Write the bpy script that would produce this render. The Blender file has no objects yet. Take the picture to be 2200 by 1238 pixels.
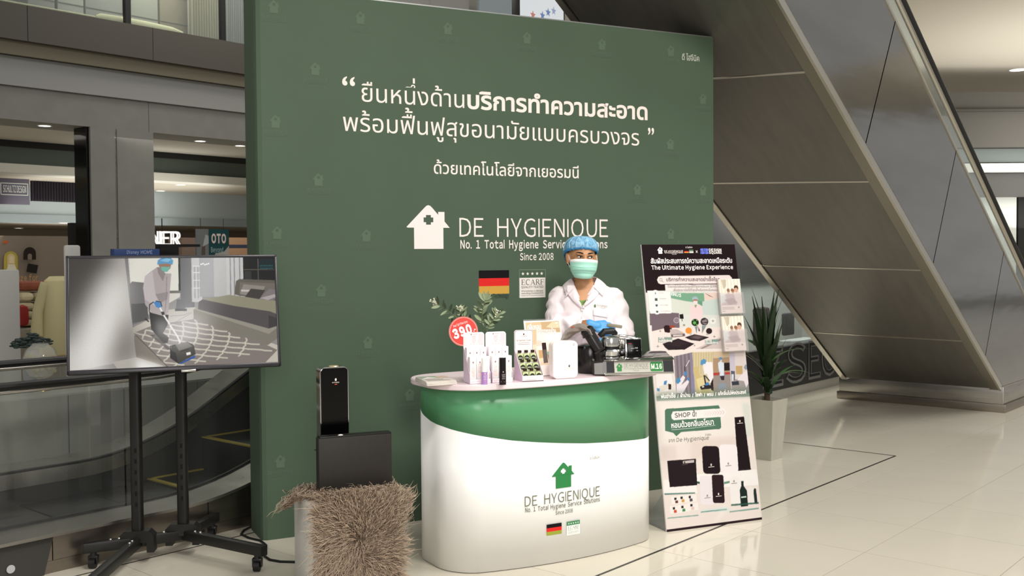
import bpy, bmesh, math, random
import numpy as np
from mathutils import Vector, Matrix, noise
from mathutils.bvhtree import BVHTree
random.seed(7)
D = bpy.data
SC = bpy.context.scene
COL = SC.collection
rad, sin, cos, pi = math.radians, math.sin, math.cos, math.pi

# ------------------------------------------------------------------ camera
PW, PH = 2200, 1238
FOC, PITCH, ROLL, CAMH = 2194.76, 0.0302897, -0.0073721, 1.54
_cp, _sp, _c, _s = cos(PITCH), sin(PITCH), cos(ROLL), sin(ROLL)
FW = Vector((0, _cp, -_sp)); _up = Vector((0, _sp, _cp)); _rt = Vector((1, 0, 0))
RT = _c * _rt + _s * _up
UP = -_s * _rt + _c * _up
CAM = Vector((0, 0, CAMH))
cd = D.cameras.new('camera'); cam = D.objects.new('camera', cd); COL.objects.link(cam)
cam.matrix_world = Matrix((
    (RT.x, UP.x, -FW.x, 0), (RT.y, UP.y, -FW.y, 0), (RT.z, UP.z, -FW.z, CAMH), (0, 0, 0, 1)))
cd.sensor_fit = 'HORIZONTAL'; cd.sensor_width = 36; cd.lens = 36 * FOC / PW
cd.clip_end = 200
cd.dof.use_dof = True; cd.dof.focus_distance = 5.6; cd.dof.aperture_fstop = 7.0
SC.camera = cam

# ------------------------------------------------------------------ world, exposure, big lights
SC.view_settings.view_transform = 'Standard'; SC.view_settings.look = 'None'
SC.view_settings.exposure = 0.0; SC.view_settings.gamma = 1.0
SC.view_settings.use_curve_mapping = False
wd_ = D.worlds.new('mall_ambience'); SC.world = wd_; wd_.use_nodes = True
bg = wd_.node_tree.nodes['Background']
bg.inputs[0].default_value = (0.98, 0.96, 0.92, 1); bg.inputs[1].default_value = 0.42

def area_light(name, loc, target, size, power, col=(1, 0.96, 0.9), shape='DISK', sy=None):
    l = D.lights.new(name, 'AREA'); l.energy = power; l.size = size; l.color = col; l.shape = shape
    if sy: l.size_y = sy
    o = D.objects.new(name, l); COL.objects.link(o); o.location = loc
    o.rotation_euler = (Vector(target) - Vector(loc)).to_track_quat('-Z', 'Y').to_euler()
    return o
def spot_light(name, loc, target, power, angle, blend=0.6, size=0.15, col=(1, 0.96, 0.9)):
    l = D.lights.new(name, 'SPOT'); l.energy = power; l.color = col; l.spot_size = rad(angle); l.spot_blend = blend
    l.shadow_soft_size = size
    o = D.objects.new(name, l); COL.objects.link(o); o.location = loc
    o.rotation_euler = (Vector(target) - Vector(loc)).to_track_quat('-Z', 'Y').to_euler()
    return o
area_light('booth_ceiling_light', (2.6, 1.6, 5.6), (0.2, 5.4, 0.6), 1.2, 190)
area_light('atrium_skylight', (6.0, 4.0, 9.0), (5.0, 7.5, 0), 5.0, 560, (1, 0.97, 0.93))
area_light('front_fill_light', (0.8, -3.0, 3.0), (0.3, 5.4, 0.5), 3.0, 185, (1, 0.97, 0.94))  # unseen fill added in front to brighten the counter evenly
spot_light('booth_spot_light', (0.6, 2.2, 4.8), (0.45, 5.4, 0.9), 330, 26, 0.8, 0.25)
spot_light('television_spot_light', (-2.9, 2.2, 3.4), (-1.2, 6.2, 0.5), 50, 60, 0.8, 0.05)
area_light('upper_shop_fill', (-3.5, 13.5, 6.6), (-3.5, 14.0, 4.6), 4.0, 150, (1, 0.97, 0.9))  # unseen fill added to brighten the dim upper storey

# ------------------------------------------------------------------ photo geometry helpers (pixel -> metres on a real surface)
def ray(px, py): return FW + RT * ((px - PW / 2) / FOC) - UP * ((py - PH / 2) / FOC)
def onz(px, py, z=0.0):
    d = ray(px, py); return CAM + d * ((z - CAMH) / d.z)
def ony(px, py, y):
    d = ray(px, py); return CAM + d * (y / d.y)
def onplane(px, py, o, n):
    d = ray(px, py); return CAM + d * ((Vector(o) - CAM).dot(n) / d.dot(n))
MA = 0.851401                                             # mall grid direction
ME = Vector((cos(MA), sin(MA), 0)); MM = Vector((-sin(MA), cos(MA), 0))
def mall(s, d, z=0.0): return ME * s + MM * d + Vector((0, 0, z))
def onmall(px, py, d):
    P = onplane(px, py, MM * d, MM); return P.dot(ME), P.z
def homog(src):
    """four corner points TL,TR,BR,BL -> function to unit square (u right, v down)"""
    A = []; B = []
    for (x, y), (u, v) in zip(src, ((0, 0), (1, 0), (1, 1), (0, 1))):
        A.append([x, y, 1, 0, 0, 0, -u * x, -u * y]); B.append(u)
        A.append([0, 0, 0, x, y, 1, -v * x, -v * y]); B.append(v)
    h = np.linalg.solve(np.array(A, float), np.array(B, float))
    def f(x, y):
        w = h[6] * x + h[7] * y + 1
        return ((h[0] * x + h[1] * y + h[2]) / w, (h[3] * x + h[4] * y + h[5]) / w)
    return f

# ------------------------------------------------------------------ materials
def lin(c):
    if isinstance(c, str): c = tuple(int(c[i:i + 2], 16) for i in (0, 2, 4))
    r = [x / 255.0 for x in c]
    return tuple(x / 12.92 if x <= 0.04045 else ((x + 0.055) / 1.055) ** 2.4 for x in r)
MATS = {}
def mat(name, col, rough=0.5, metal=0.0, spec=0.5, emit=0.0, alpha=1.0, trans=0.0, ior=1.45,
        noise_amt=0.0, noise_scale=20.0, stretch=(1, 1, 1), bump=0.0, bump_scale=80.0, coat=0.0, sheen=0.0, sss=0.0, rough_var=0.0):
    if name in MATS: return MATS[name]
    m = D.materials.new(name); m.use_nodes = True; nt = m.node_tree; b = nt.nodes['Principled BSDF']
    c = lin(col) if (isinstance(col, str) or max(col) > 1.0) else tuple(col)
    b.inputs['Base Color'].default_value = (*c, 1)
    b.inputs['Roughness'].default_value = rough; b.inputs['Metallic'].default_value = metal
    b.inputs['Specular IOR Level'].default_value = spec; b.inputs['IOR'].default_value = ior
    b.inputs['Alpha'].default_value = alpha; b.inputs['Transmission Weight'].default_value = trans
    b.inputs['Coat Weight'].default_value = coat; b.inputs['Sheen Weight'].default_value = sheen
    if sss: b.inputs['Subsurface Weight'].default_value = sss; b.inputs['Subsurface Radius'].default_value = (0.02, 0.008, 0.004)
    if emit:
        b.inputs['Emission Color'].default_value = (*c, 1); b.inputs['Emission Strength'].default_value = emit
    if noise_amt or bump or rough_var:
        tc = nt.nodes.new('ShaderNodeTexCoord'); mp = nt.nodes.new('ShaderNodeMapping')
        mp.inputs['Scale'].default_value = stretch
        nt.links.new(tc.outputs['Object'], mp.inputs['Vector'])
        if noise_amt or rough_var:
            n = nt.nodes.new('ShaderNodeTexNoise'); n.inputs['Scale'].default_value = noise_scale; n.inputs['Detail'].default_value = 4
            nt.links.new(mp.outputs[0], n.inputs['Vector'])
        if noise_amt:
            r = nt.nodes.new('ShaderNodeMapRange'); r.inputs[1].default_value = 0.3; r.inputs[2].default_value = 0.7
            r.inputs[3].default_value = 1 - noise_amt; r.inputs[4].default_value = 1 + noise_amt * 0.6
            x = nt.nodes.new('ShaderNodeMix'); x.data_type = 'RGBA'; x.blend_type = 'MULTIPLY'; x.inputs[0].default_value = 1
            nt.links.new(n.outputs['Fac'], r.inputs[0]); x.inputs[6].default_value = (*c, 1)
            nt.links.new(r.outputs[0], x.inputs[7]); nt.links.new(x.outputs[2], b.inputs['Base Color'])
        if rough_var:
            r = nt.nodes.new('ShaderNodeMapRange'); r.inputs[3].default_value = max(0.02, rough - rough_var); r.inputs[4].default_value = rough + rough_var
            nt.links.new(n.outputs['Fac'], r.inputs[0]); nt.links.new(r.outputs[0], b.inputs['Roughness'])
        if bump:
            n2 = nt.nodes.new('ShaderNodeTexNoise'); n2.inputs['Scale'].default_value = bump_scale; n2.inputs['Detail'].default_value = 3
            nt.links.new(mp.outputs[0], n2.inputs['Vector'])
            bp = nt.nodes.new('ShaderNodeBump'); bp.inputs['Strength'].default_value = bump; bp.inputs['Distance'].default_value = 0.01
            nt.links.new(n2.outputs['Fac'], bp.inputs['Height']); nt.links.new(bp.outputs[0], b.inputs['Normal'])
    MATS[name] = m; return m
def attr_mat(name, rough=0.5, emit=0.0, spec=0.4, metal=0.0):
    if name in MATS: return MATS[name]
    m = D.materials.new(name); m.use_nodes = True; nt = m.node_tree; b = nt.nodes['Principled BSDF']
    a = nt.nodes.new('ShaderNodeAttribute'); a.attribute_name = 'Col'
    b.inputs['Roughness'].default_value = rough; b.inputs['Specular IOR Level'].default_value = spec; b.inputs['Metallic'].default_value = metal
    if emit:
        b.inputs['Base Color'].default_value = (0.01, 0.01, 0.01, 1)
        nt.links.new(a.outputs['Color'], b.inputs['Emission Color']); b.inputs['Emission Strength'].default_value = emit
    else:
        nt.links.new(a.outputs['Color'], b.inputs['Base Color'])
    MATS[name] = m; return m
def glass_mat(name, tint=(0.9, 0.95, 0.93), opacity=0.12, rough=0.03):
    """thin pane: mostly clear, a little tint, mirror reflection by fresnel"""
    if name in MATS: return MATS[name]
    m = D.materials.new(name); m.use_nodes = True; nt = m.node_tree; nt.nodes.clear()
    out = nt.nodes.new('ShaderNodeOutputMaterial')
    tr = nt.nodes.new('ShaderNodeBsdfTransparent'); tr.inputs[0].default_value = (*tint, 1)
    df = nt.nodes.new('ShaderNodeBsdfDiffuse'); df.inputs[0].default_value = (*tint, 1)
    gl = nt.nodes.new('ShaderNodeBsdfGlossy'); gl.inputs['Roughness'].default_value = rough
    m1 = nt.nodes.new('ShaderNodeMixShader'); m1.inputs[0].default_value = opacity
    m2 = nt.nodes.new('ShaderNodeMixShader'); fr = nt.nodes.new('ShaderNodeFresnel'); ge = nt.nodes.new('ShaderNodeNewGeometry')
    mr = nt.nodes.new('ShaderNodeMapRange'); mr.inputs[3].default_value = 1.5; mr.inputs[4].default_value = 1 / 1.5
    nt.links.new(ge.outputs['Backfacing'], mr.inputs[0]); nt.links.new(mr.outputs[0], fr.inputs[0])
    nt.links.new(tr.outputs[0], m1.inputs[1]); nt.links.new(df.outputs[0], m1.inputs[2])
    nt.links.new(fr.outputs[0], m2.inputs[0]); nt.links.new(m1.outputs[0], m2.inputs[1]); nt.links.new(gl.outputs[0], m2.inputs[2])
    nt.links.new(m2.outputs[0], out.inputs[0]); MATS[name] = m; return m

# ------------------------------------------------------------------ mesh builder
class MB:
    def __init__(s): s.v = []; s.f = []; s.m = []
    def add(s, vs, fs, mi=0, M=None):
        o = len(s.v)
        s.v += [tuple(M @ Vector(p)) for p in vs] if M is not None else [tuple(p) for p in vs]
        s.f += [tuple(i + o for i in f) for f in fs]; s.m += [mi] * len(fs); return s
    def box(s, c, d, r=0.0, seg=2, mi=0, M=None):
        x, y, z = d[0] / 2, d[1] / 2, d[2] / 2
        if r <= 0:
            vs = [(c[0] + i * x, c[1] + j * y, c[2] + k * z) for k in (-1, 1) for j in (-1, 1) for i in (-1, 1)]
            return s.add(vs, [(0, 2, 3, 1), (4, 5, 7, 6), (0, 1, 5, 4), (2, 6, 7, 3), (0, 4, 6, 2), (1, 3, 7, 5)], mi, M)
        bm = bmesh.new(); bmesh.ops.create_cube(bm, size=1)
        for v in bm.verts: v.co = Vector((v.co.x * d[0], v.co.y * d[1], v.co.z * d[2])) + Vector(c)
        bmesh.ops.bevel(bm, geom=bm.edges[:], offset=min(r, 0.49 * min(d)), segments=seg, profile=0.5, affect='EDGES')
        return s.bm(bm, mi, M)
    def bm(s, bm, mi=0, M=None):
        bm.verts.index_update()
        s.add([v.co.copy() for v in bm.verts], [[v.index for v in f.verts] for f in bm.faces], mi, M); bm.free(); return s
    def cyl(s, p0, p1, r0, r1=None, n=16, cap=True, mi=0, M=None):
        r1 = r0 if r1 is None else r1
        p0 = Vector(p0); p1 = Vector(p1); q = (p1 - p0).to_track_quat('Z', 'Y').to_matrix()
        vs = []
        for p, r in ((p0, r0), (p1, r1)):
            vs += [p + q @ Vector((r * cos(2 * pi * i / n), r * sin(2 * pi * i / n), 0)) for i in range(n)]
        fs = [(i, (i + 1) % n, n + (i + 1) % n, n + i) for i in range(n)]
        if cap: fs += [tuple(range(n - 1, -1, -1)), tuple(range(n, 2 * n))]
        return s.add(vs, fs, mi, M)
    def tube(s, pts, r, n=10, cap=True, mi=0, M=None, flat=1.0):
        pts = [Vector(p) for p in pts]; N = len(pts); rs = r if isinstance(r, (list, tuple)) else [r] * N
        vs = []; up = None
        for i, p in enumerate(pts):
            t = (pts[min(i + 1, N - 1)] - pts[max(i - 1, 0)]).normalized()
            if up is None:
                up = Vector((0, 0, 1)) if abs(t.z) < 0.9 else Vector((0, 1, 0))
            a = t.cross(up).normalized(); up = a.cross(t).normalized()
            vs += [p + (a * cos(2 * pi * k / n) + up * sin(2 * pi * k / n) * flat) * rs[i] for k in range(n)]
        fs = [(i * n + k, i * n + (k + 1) % n, (i + 1) * n + (k + 1) % n, (i + 1) * n + k) for i in range(N - 1) for k in range(n)]
        if cap: fs += [tuple(range(n - 1, -1, -1)), tuple(range((N - 1) * n, N * n))]
        return s.add(vs, fs, mi, M)
    def lathe(s, prof, n=24, mi=0, M=None, cap=True):
        vs = [(r * cos(2 * pi * k / n), r * sin(2 * pi * k / n), z) for r, z in prof for k in range(n)]
        fs = [(i * n + k, i * n + (k + 1) % n, (i + 1) * n + (k + 1) % n, (i + 1) * n + k) for i in range(len(prof) - 1) for k in range(n)]
        if cap: fs += [tuple(range(n - 1, -1, -1)), tuple(range((len(prof) - 1) * n, len(prof) * n))]
        return s.add(vs, fs, mi, M)
    def ell(s, c, r, nu=16, nv=10, mi=0, M=None):
        vs = [(c[0], c[1], c[2] - r[2])]
        for j in range(1, nv):
            t = -pi / 2 + pi * j / nv
            vs += [(c[0] + r[0] * cos(t) * cos(2 * pi * i / nu), c[1] + r[1] * cos(t) * sin(2 * pi * i / nu), c[2] + r[2] * sin(t)) for i in range(nu)]
        vs.append((c[0], c[1], c[2] + r[2])); fs = []
        for i in range(nu): fs.append((0, 1 + (i + 1) % nu, 1 + i))
        for j in range(nv - 2):
            for i in range(nu):
                a = 1 + j * nu; fs.append((a + i, a + (i + 1) % nu, a + nu + (i + 1) % nu, a + nu + i))
        a = 1 + (nv - 2) * nu
        for i in range(nu): fs.append((a + i, a + (i + 1) % nu, len(vs) - 1))
        return s.add(vs, fs, mi, M)
    def prism(s, poly, a0, a1, fn=None, mi=0, M=None):
        """polygon (u,v) extruded from a0 to a1 along the third axis; fn(u,v,a)->xyz (default x,z + depth y)"""
        fn = fn or (lambda u, v, a: (u, a, v)); n = len(poly)
        vs = [fn(u, v, a0) for u, v in poly] + [fn(u, v, a1) for u, v in poly]
        fs = [tuple(range(n)), tuple(range(2 * n - 1, n - 1, -1))] + [(i, n + i, n + (i + 1) % n, (i + 1) % n) for i in range(n)]
        return s.add(vs, fs, mi, M)
    def grid(s, nu, nv, fn, mi=0, M=None, wrap=False):
        vs = [fn(i / (nu if wrap else nu), j / nv) for j in range(nv + 1) for i in range(nu + (0 if wrap else 1))]
        w = nu if wrap else nu + 1
        fs = [(j * w + i, j * w + (i + 1) % w, (j + 1) * w + (i + 1) % w, (j + 1) * w + i) for j in range(nv) for i in range(nu)]
        return s.add(vs, fs, mi, M)
    def build(s, name, mats, parent=None, label=None, smooth=True, angle=35, fix=True):
        me = D.meshes.new(name); me.from_pydata(s.v, [], s.f)
        if not isinstance(mats, (list, tuple)): mats = [mats]
        for m in mats: me.materials.append(m)
        if len(mats) > 1: me.polygons.foreach_set('material_index', s.m)
        if fix:
            bm = bmesh.new(); bm.from_mesh(me); bmesh.ops.recalc_face_normals(bm, faces=bm.faces[:]); bm.to_mesh(me); bm.free()
        if smooth:
            me.polygons.foreach_set('use_smooth', [True] * len(me.polygons)); me.set_sharp_from_angle(angle=rad(angle))
        me.update()
        return link(name, me, parent, label)
def link(name, me, parent=None, label=None):
    o = D.objects.new(name, me); COL.objects.link(o)
    if parent is not None: o.parent = parent
    if label: o['label'] = label
    return o
def thing(name, label, cat, loc=(0, 0, 0), rz=0.0, group=None, rot=None):
    o = D.objects.new(name, None); COL.objects.link(o); o.location = loc
    o.rotation_euler = rot if rot else (0, 0, rz); o.empty_display_size = 0.1
    return tag(o, label, cat, group)
def tag(o, label, cat, group=None):
    o['label'] = label; o['category'] = cat
    if group: o['group'] = group
    return o
def struct(o, label=None):
    o['kind'] = 'structure'
    if label: o['label'] = label
    return o
def copy_tree(o, loc, rz=None, label=None):
    def cp(x, par):
        c = x.copy(); COL.objects.link(c)
        if par is not None: c.parent = par
        for ch in list(x.children): cp(ch, c)
        return c
    r = cp(o, None); r.location = loc
    if rz is not None: r.rotation_euler = (0, 0, rz)
    if label: r['label'] = label
    return r
def shell(o, t, off=-1.0):
    m = o.modifiers.new('thickness', 'SOLIDIFY'); m.thickness = t; m.offset = off; return o

# ------------------------------------------------------------------ lettering: glyph outlines of the built-in font as flat meshes
THAI_UP = set('\u0e31\u0e34\u0e35\u0e36\u0e37'); THAI_TONE = set('\u0e48\u0e49\u0e4a\u0e4b\u0e4c'); THAI_DN = set('\u0e38\u0e39')
_gl = {}
def _curve_mesh(cu):
    o = D.objects.new('tmp', cu); me = D.meshes.new_from_object(o)
    v = [(p.co.x, p.co.y) for p in me.vertices]; f = [tuple(p.vertices) for p in me.polygons]
    D.objects.remove(o); D.meshes.remove(me); return v, f
def glyph(ch, bold=0.0):
    k = (ch, bold)
    if k in _gl: return _gl[k]
    def raw(t):
        cu = D.curves.new('t', 'FONT'); cu.body = t; cu.size = 1; cu.resolution_u = 3; cu.offset = bold
        if len(t) == 1 and ord(t) > 0xE00 and ord(t) < 0xE80:      # overlapping strokes: fill each closed outline with its own holes
            cu.fill_mode = 'NONE'; o = D.objects.new('tmp', cu); me = D.meshes.new_from_object(o)
            nb = {}
            for e in me.edges:
                a, b = e.vertices; nb.setdefault(a, []).append(b); nb.setdefault(b, []).append(a)
            co = [(p.co.x, p.co.y) for p in me.vertices]; seen = set(); loops = []
            for s0 in nb:
                if s0 in seen or any(len(nb[s0]) != 2 for _ in (0,)): continue
                L = [s0]; seen.add(s0); prev, cur = s0, min(nb[s0], key=lambda q: (q - s0) % len(co))
                while cur != s0 and cur not in seen:
                    L.append(cur); seen.add(cur); nx = [q for q in nb[cur] if q != prev]; prev, cur = cur, (nx[0] if nx else s0)
                loops.append([co[i] for i in L])
            D.objects.remove(o); D.meshes.remove(me)
            ar = lambda P: sum(P[i - 1][0] * P[i][1] - P[i][0] * P[i - 1][1] for i in range(len(P))) / 2
            loops = [L for L in loops if abs(ar(L)) > 1e-6]
            if loops:
                sg = ar(max(loops, key=lambda P: abs(ar(P))))
                if bold:
                    k_ = bold if sg > 0 else -bold
                    def grow(P):
                        R = []
                        for i in range(len(P)):
                            a, b, c = P[i - 1], P[i], P[(i + 1) % len(P)]; d1 = Vector((b[0] - a[0], b[1] - a[1])).normalized(); d2 = Vector((c[0] - b[0], c[1] - b[1])).normalized()
                            n = Vector((d1.y + d2.y, -d1.x - d2.x)); n = n / max(.55, n.length_squared / 2); R.append((b[0] + n.x * k_, b[1] + n.y * k_))
                        return R
                    loops = [grow(L) for L in loops]
                out = [L for L in loops if ar(L) * sg > 0]; hol = [L for L in loops if ar(L) * sg < 0]
                def inside(p, P):
                    c = False
                    for i in range(len(P)):
                        (xa, ya), (xb, yb) = P[i - 1], P[i]
                        if (ya > p[1]) != (yb > p[1]) and p[0] < (xb - xa) * (p[1] - ya) / (yb - ya) + xa: c = not c
                    return c
                V = []; Fs = []
                for L in out:
                    v_, f_ = shape2d([L] + [h for h in hol if inside(h[0], L)]); o_ = len(V); V += v_; Fs += [tuple(i + o_ for i in q) for q in f_]
                D.curves.remove(cu); return V, Fs
            cu.fill_mode = 'BOTH'
        r = _curve_mesh(cu); D.curves.remove(cu); return r
    if ch.isascii() and ch.isalnum():                     # grotesque latin: take the full-width form and give it tight sides
        k_ = .040 + bold
        if ch in 'Iil':
            h_ = {'I': .733, 'l': .76, 'i': .54}[ch]; q_ = lambda z0, z1, w_: [(-w_, z0), (w_, z0), (w_, z1), (-w_, z1)]
            v = q_(-bold, h_ + bold, k_) + (q_(.64, .74 + bold, k_ * 1.15) if ch == 'i' else []); f = [(0, 1, 2, 3)] + ([(4, 5, 6, 7)] if ch == 'i' else [])
        else: v, f = raw(chr(ord(ch) + 0xFEE0))
        a = min(p[0] for p in v); b = max(p[0] for p in v)
        sb = .045 if ch in 'AVWXYTvwxytkfjr' else .075
        _gl[k] = ([(p[0] - a + sb, p[1]) for p in v], f, b - a + 2 * sb); return _gl[k]
    v, f = raw(ch) if ch.strip() else ([], [])
    if ch in THAI_UP or ch in THAI_TONE or ch in THAI_DN: adv = 0.0
    else:
        a = raw('H' + ch + 'H')[0]; b = raw('HH')[0]
        adv = max(p[0] for p in a) - max(p[0] for p in b)
    _gl[k] = (v, f, adv); return _gl[k]
def layout(text, bold=0.0, track=0.0):
    V = []; F = []; x = 0.0; up = False; tall = False
    for ch in text:
        v, f, adv = glyph(ch, bold); dx = dy = 0.0
        if ch in THAI_UP: up = True; dx = -0.07 if tall else 0
        elif ch in THAI_TONE:
            dy = 0.215 if up else 0.0; dx = -0.07 if tall else 0
        elif ch in THAI_DN: pass
        else: up = False; tall = ch in 'ปฝฟ'
        o = len(V); V += [(p[0] + x + dx, p[1] + dy) for p in v]; F += [tuple(i + o for i in q) for q in f]
        if adv: x += adv + track
    return V, F
def text2d(text, x0, y0, size, width=None, x1=None, bold=0.0, track=0.0, align='L', slant=0.0, rot=0.0):
    V, F = layout(text, bold, track)
    if not V: return [], []
    a = min(p[0] for p in V); b = max(p[0] for p in V)
    if x1 is not None: width = x1 - x0
    sx = (width / (b - a)) if width else size
    off = {'L': 0, 'C': -(b - a) * sx / 2, 'R': -(b - a) * sx}[align]
    out = []
    for p in V:
        lx = (p[0] - a) * sx + off + slant * p[1] * size; ly = p[1] * size
        out.append((x0 + lx * cos(rot) - ly * sin(rot), y0 + lx * sin(rot) + ly * cos(rot)))
    return out, F
def shape2d(loops):
    """filled outline with holes"""
    cu = D.curves.new('s', 'CURVE'); cu.dimensions = '2D'; cu.fill_mode = 'BOTH'
    for L in loops:
        sp = cu.splines.new('POLY'); sp.points.add(len(L) - 1); sp.use_cyclic_u = True
        for i, p in enumerate(L): sp.points[i].co = (p[0], p[1], 0, 1)
    r = _curve_mesh(cu); D.curves.remove(cu); return r
class Flat:
    """flat print: pieces (verts2d, faces, colour) -> one mesh with a colour attribute, layered by a hair"""
    def __init__(s): s.p = []
    def mesh2d(s, vf, col, layer=1): s.p.append((vf[0], vf[1], col, layer)); return s
    def poly(s, pts, col, layer=0): s.p.append((list(pts), [tuple(range(len(pts)))], col, layer)); return s
    def rect(s, x0, y0, x1, y1, col, layer=0): return s.poly([(x0, y0), (x1, y0), (x1, y1), (x0, y1)], col, layer)
    def disc(s, x, y, r, col, layer=0, n=20, ry=None): return s.poly([(x + r * cos(2 * pi * i / n), y + (ry or r) * sin(2 * pi * i / n)) for i in range(n)], col, layer)
    def rrect(s, x0, y0, x1, y1, r, col, layer=0):
        return s.poly(rrect(x0, y0, x1, y1, r), col, layer)
    def text(s, t, x0, y0, size, col, layer=1, **k): return s.mesh2d(text2d(t, x0, y0, size, **k), col, layer)
    def build(s, name, parent, fn, material=None, eps=0.0006, label=None):
        V = []; F = []; C = []
        for v, f, c, l in s.p:
            o = len(V); V += [fn(p[0], p[1], eps * (l + 1)) for p in v]; F += [tuple(i + o for i in q) for q in f]
            C += [(*lin(c), 1.0)] * len(v)
        me = D.meshes.new(name); me.from_pydata(V, [], F); me.materials.append(material or attr_mat('print_ink', 0.6, spec=.15))
        a = me.color_attributes.new('Col', 'FLOAT_COLOR', 'POINT'); a.data.foreach_set('color', [x for c in C for x in c])
        me.update(); return link(name, me, parent, label)
def rrect(x0, y0, x1, y1, r, n=5):
    P = []
    for cx, cy, a0 in ((x1 - r, y1 - r, 0), (x0 + r, y1 - r, 90), (x0 + r, y0 + r, 180), (x1 - r, y0 + r, 270)):
        P += [(cx + r * cos(rad(a0 + 90 * k / n)), cy + r * sin(rad(a0 + 90 * k / n))) for k in range(n + 1)]
    return P
def house2d(x, y, w, h):
    """house emblem with chimney and cross, bottom centre at (x,y)"""
    o = [(-.33, 0), (.34, 0), (.34, .485), (.49, .485), (.37, .63), (.37, .85), (.225, .85), (.225, .78), (.09, .94), (.045, .985), (0, 1), (-.045, .985), (-.09, .94), (-.5, .5), (-.47, .485), (-.33, .485)]
    c = .055; k = .11; cy = .665
    cr = [(-c, cy - k), (c, cy - k), (c, cy - c), (k, cy - c), (k, cy + c), (c, cy + c), (c, cy + k), (-c, cy + k), (-c, cy + c), (-k, cy + c), (-k, cy - c), (-c, cy - c)]
    f = lambda L: [(x + p[0] * w, y + p[1] * h) for p in L]
    return shape2d([f(o), f(cr)])
def star(x, y, r): return [(x + (r if i % 2 == 0 else r * .42) * sin(pi * i / 5), y + (r if i % 2 == 0 else r * .42) * cos(pi * i / 5)) for i in range(10)]
def serif_word(F, x0, y0, x1, h, col, layer=2):
    """the serif word ECARF from thick and thin strokes"""
    w = (x1 - x0) / 5.0; t = w * .13; n = w * .055
    def q(a, b, k):
        dx, dy = b[0] - a[0], b[1] - a[1]; L = math.hypot(dx, dy) or 1; ux, uy = -dy / L * k / 2, dx / L * k / 2
        F.poly([(a[0] + ux, a[1] + uy), (b[0] + ux, b[1] + uy), (b[0] - ux, b[1] - uy), (a[0] - ux, a[1] - uy)], col, layer)
    for i, ch in enumerate('ECARF'):
        a = x0 + i * w; b = a + w * .86
        if ch in 'EFR':
            q((a + .2 * w, y0), (a + .2 * w, y0 + h), t); q((a + .05 * w, y0 + n / 2), (a + .36 * w, y0 + n / 2), n); q((a + .05 * w, y0 + h - n / 2), (a + .4 * w, y0 + h - n / 2), n)
        if ch in 'EF':
            q((a + .2 * w, y0 + h - n / 2), (b - .1 * w, y0 + h - n / 2), n); q((b - .1 * w, y0 + h), (b - .1 * w, y0 + .78 * h), n)
            q((a + .2 * w, y0 + .52 * h), (b - .25 * w, y0 + .52 * h), n); q((b - .25 * w, y0 + .62 * h), (b - .25 * w, y0 + .42 * h), n)
        if ch == 'E': q((a + .2 * w, y0 + n / 2), (b - .05 * w, y0 + n / 2), n); q((b - .05 * w, y0), (b - .05 * w, y0 + .24 * h), n)
        if ch == 'C':
            P = []
            for k in range(13):
                g = rad(50 + 260 * k / 12); P.append((a + .46 * w + .4 * w * cos(g), y0 + h / 2 + h / 2 * sin(g)))
            for k in range(12): q(P[k], P[k + 1], n + (t - n) * max(0, sin(pi * (k + .5) / 12)))
            q((a + .74 * w, y0 + h), (a + .74 * w, y0 + .7 * h), n)
        if ch == 'A':
            q((a + .08 * w, y0), (a + .45 * w, y0 + h), n); q((a + .43 * w, y0 + h), (a + .82 * w, y0), t); q((a + .2 * w, y0 + .33 * h), (a + .66 * w, y0 + .33 * h), n)
            q((a - .04 * w, y0 + n / 2), (a + .2 * w, y0 + n / 2), n); q((a + .66 * w, y0 + n / 2), (a + .98 * w, y0 + n / 2), n)
        if ch == 'R':
            P = [(a + .2 * w, y0 + h)] + [(a + .45 * w + .24 * w * cos(rad(90 - 180 * k / 8)), y0 + .75 * h + .25 * h * sin(rad(90 - 180 * k / 8))) for k in range(9)] + [(a + .2 * w, y0 + .5 * h)]
            for k in range(len(P) - 1): q(P[k], P[k + 1], n + (t - n) * (sin(pi * k / (len(P) - 2)) ** 2))
            q((a + .45 * w, y0 + .5 * h), (a + .85 * w, y0), t); q((a + .75 * w, y0 + n / 2), (a + w, y0 + n / 2), n)
def ecarf(F, x0, y0, x1, y1, green, white, ink, layer=0):
    """quality seal: stars on green above a white field"""
    h = y1 - y0; w = x1 - x0
    F.rect(x0, y0, x1, y0 + .71 * h, white, layer); F.rect(x0, y0 + .71 * h, x1, y1, green, layer)
    for k in range(5): F.poly(star(x0 + w * (.15 + .175 * k), y0 + .855 * h, w * .062), white, layer + 1)
    serif_word(F, x0 + .08 * w, y0 + .46 * h, x0 + .97 * w, .19 * h, ink, layer + 1)
    F.text('QUALITY TESTED', x0 + .09 * w, y0 + .345 * h, .1 * h, ink, layer + 1, width=.82 * w, bold=.012)
    F.text('Informationen zu Allergien:', x0 + .09 * w, y0 + .215 * h, .075 * h, ink, layer + 1, width=.82 * w, bold=.01)
    F.text('www.allergy-foundation.info', x0 + .09 * w, y0 + .135 * h, .075 * h, ink, layer + 1, width=.82 * w, bold=.01)
    F.text('European Centre for Allergy Research Foundation', x0 + .09 * w, y0 + .065 * h, .05 * h, ink, layer + 1, width=.82 * w)
def flag(F, x0, y0, x1, y1, layer=0, gold='D8A840'):
    h = (y1 - y0) / 3
    for k, c in enumerate((gold, 'DC2B28', '120E12')): F.rect(x0, y0 + k * h, x1, y0 + (k + 1) * h, c, layer)

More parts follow.
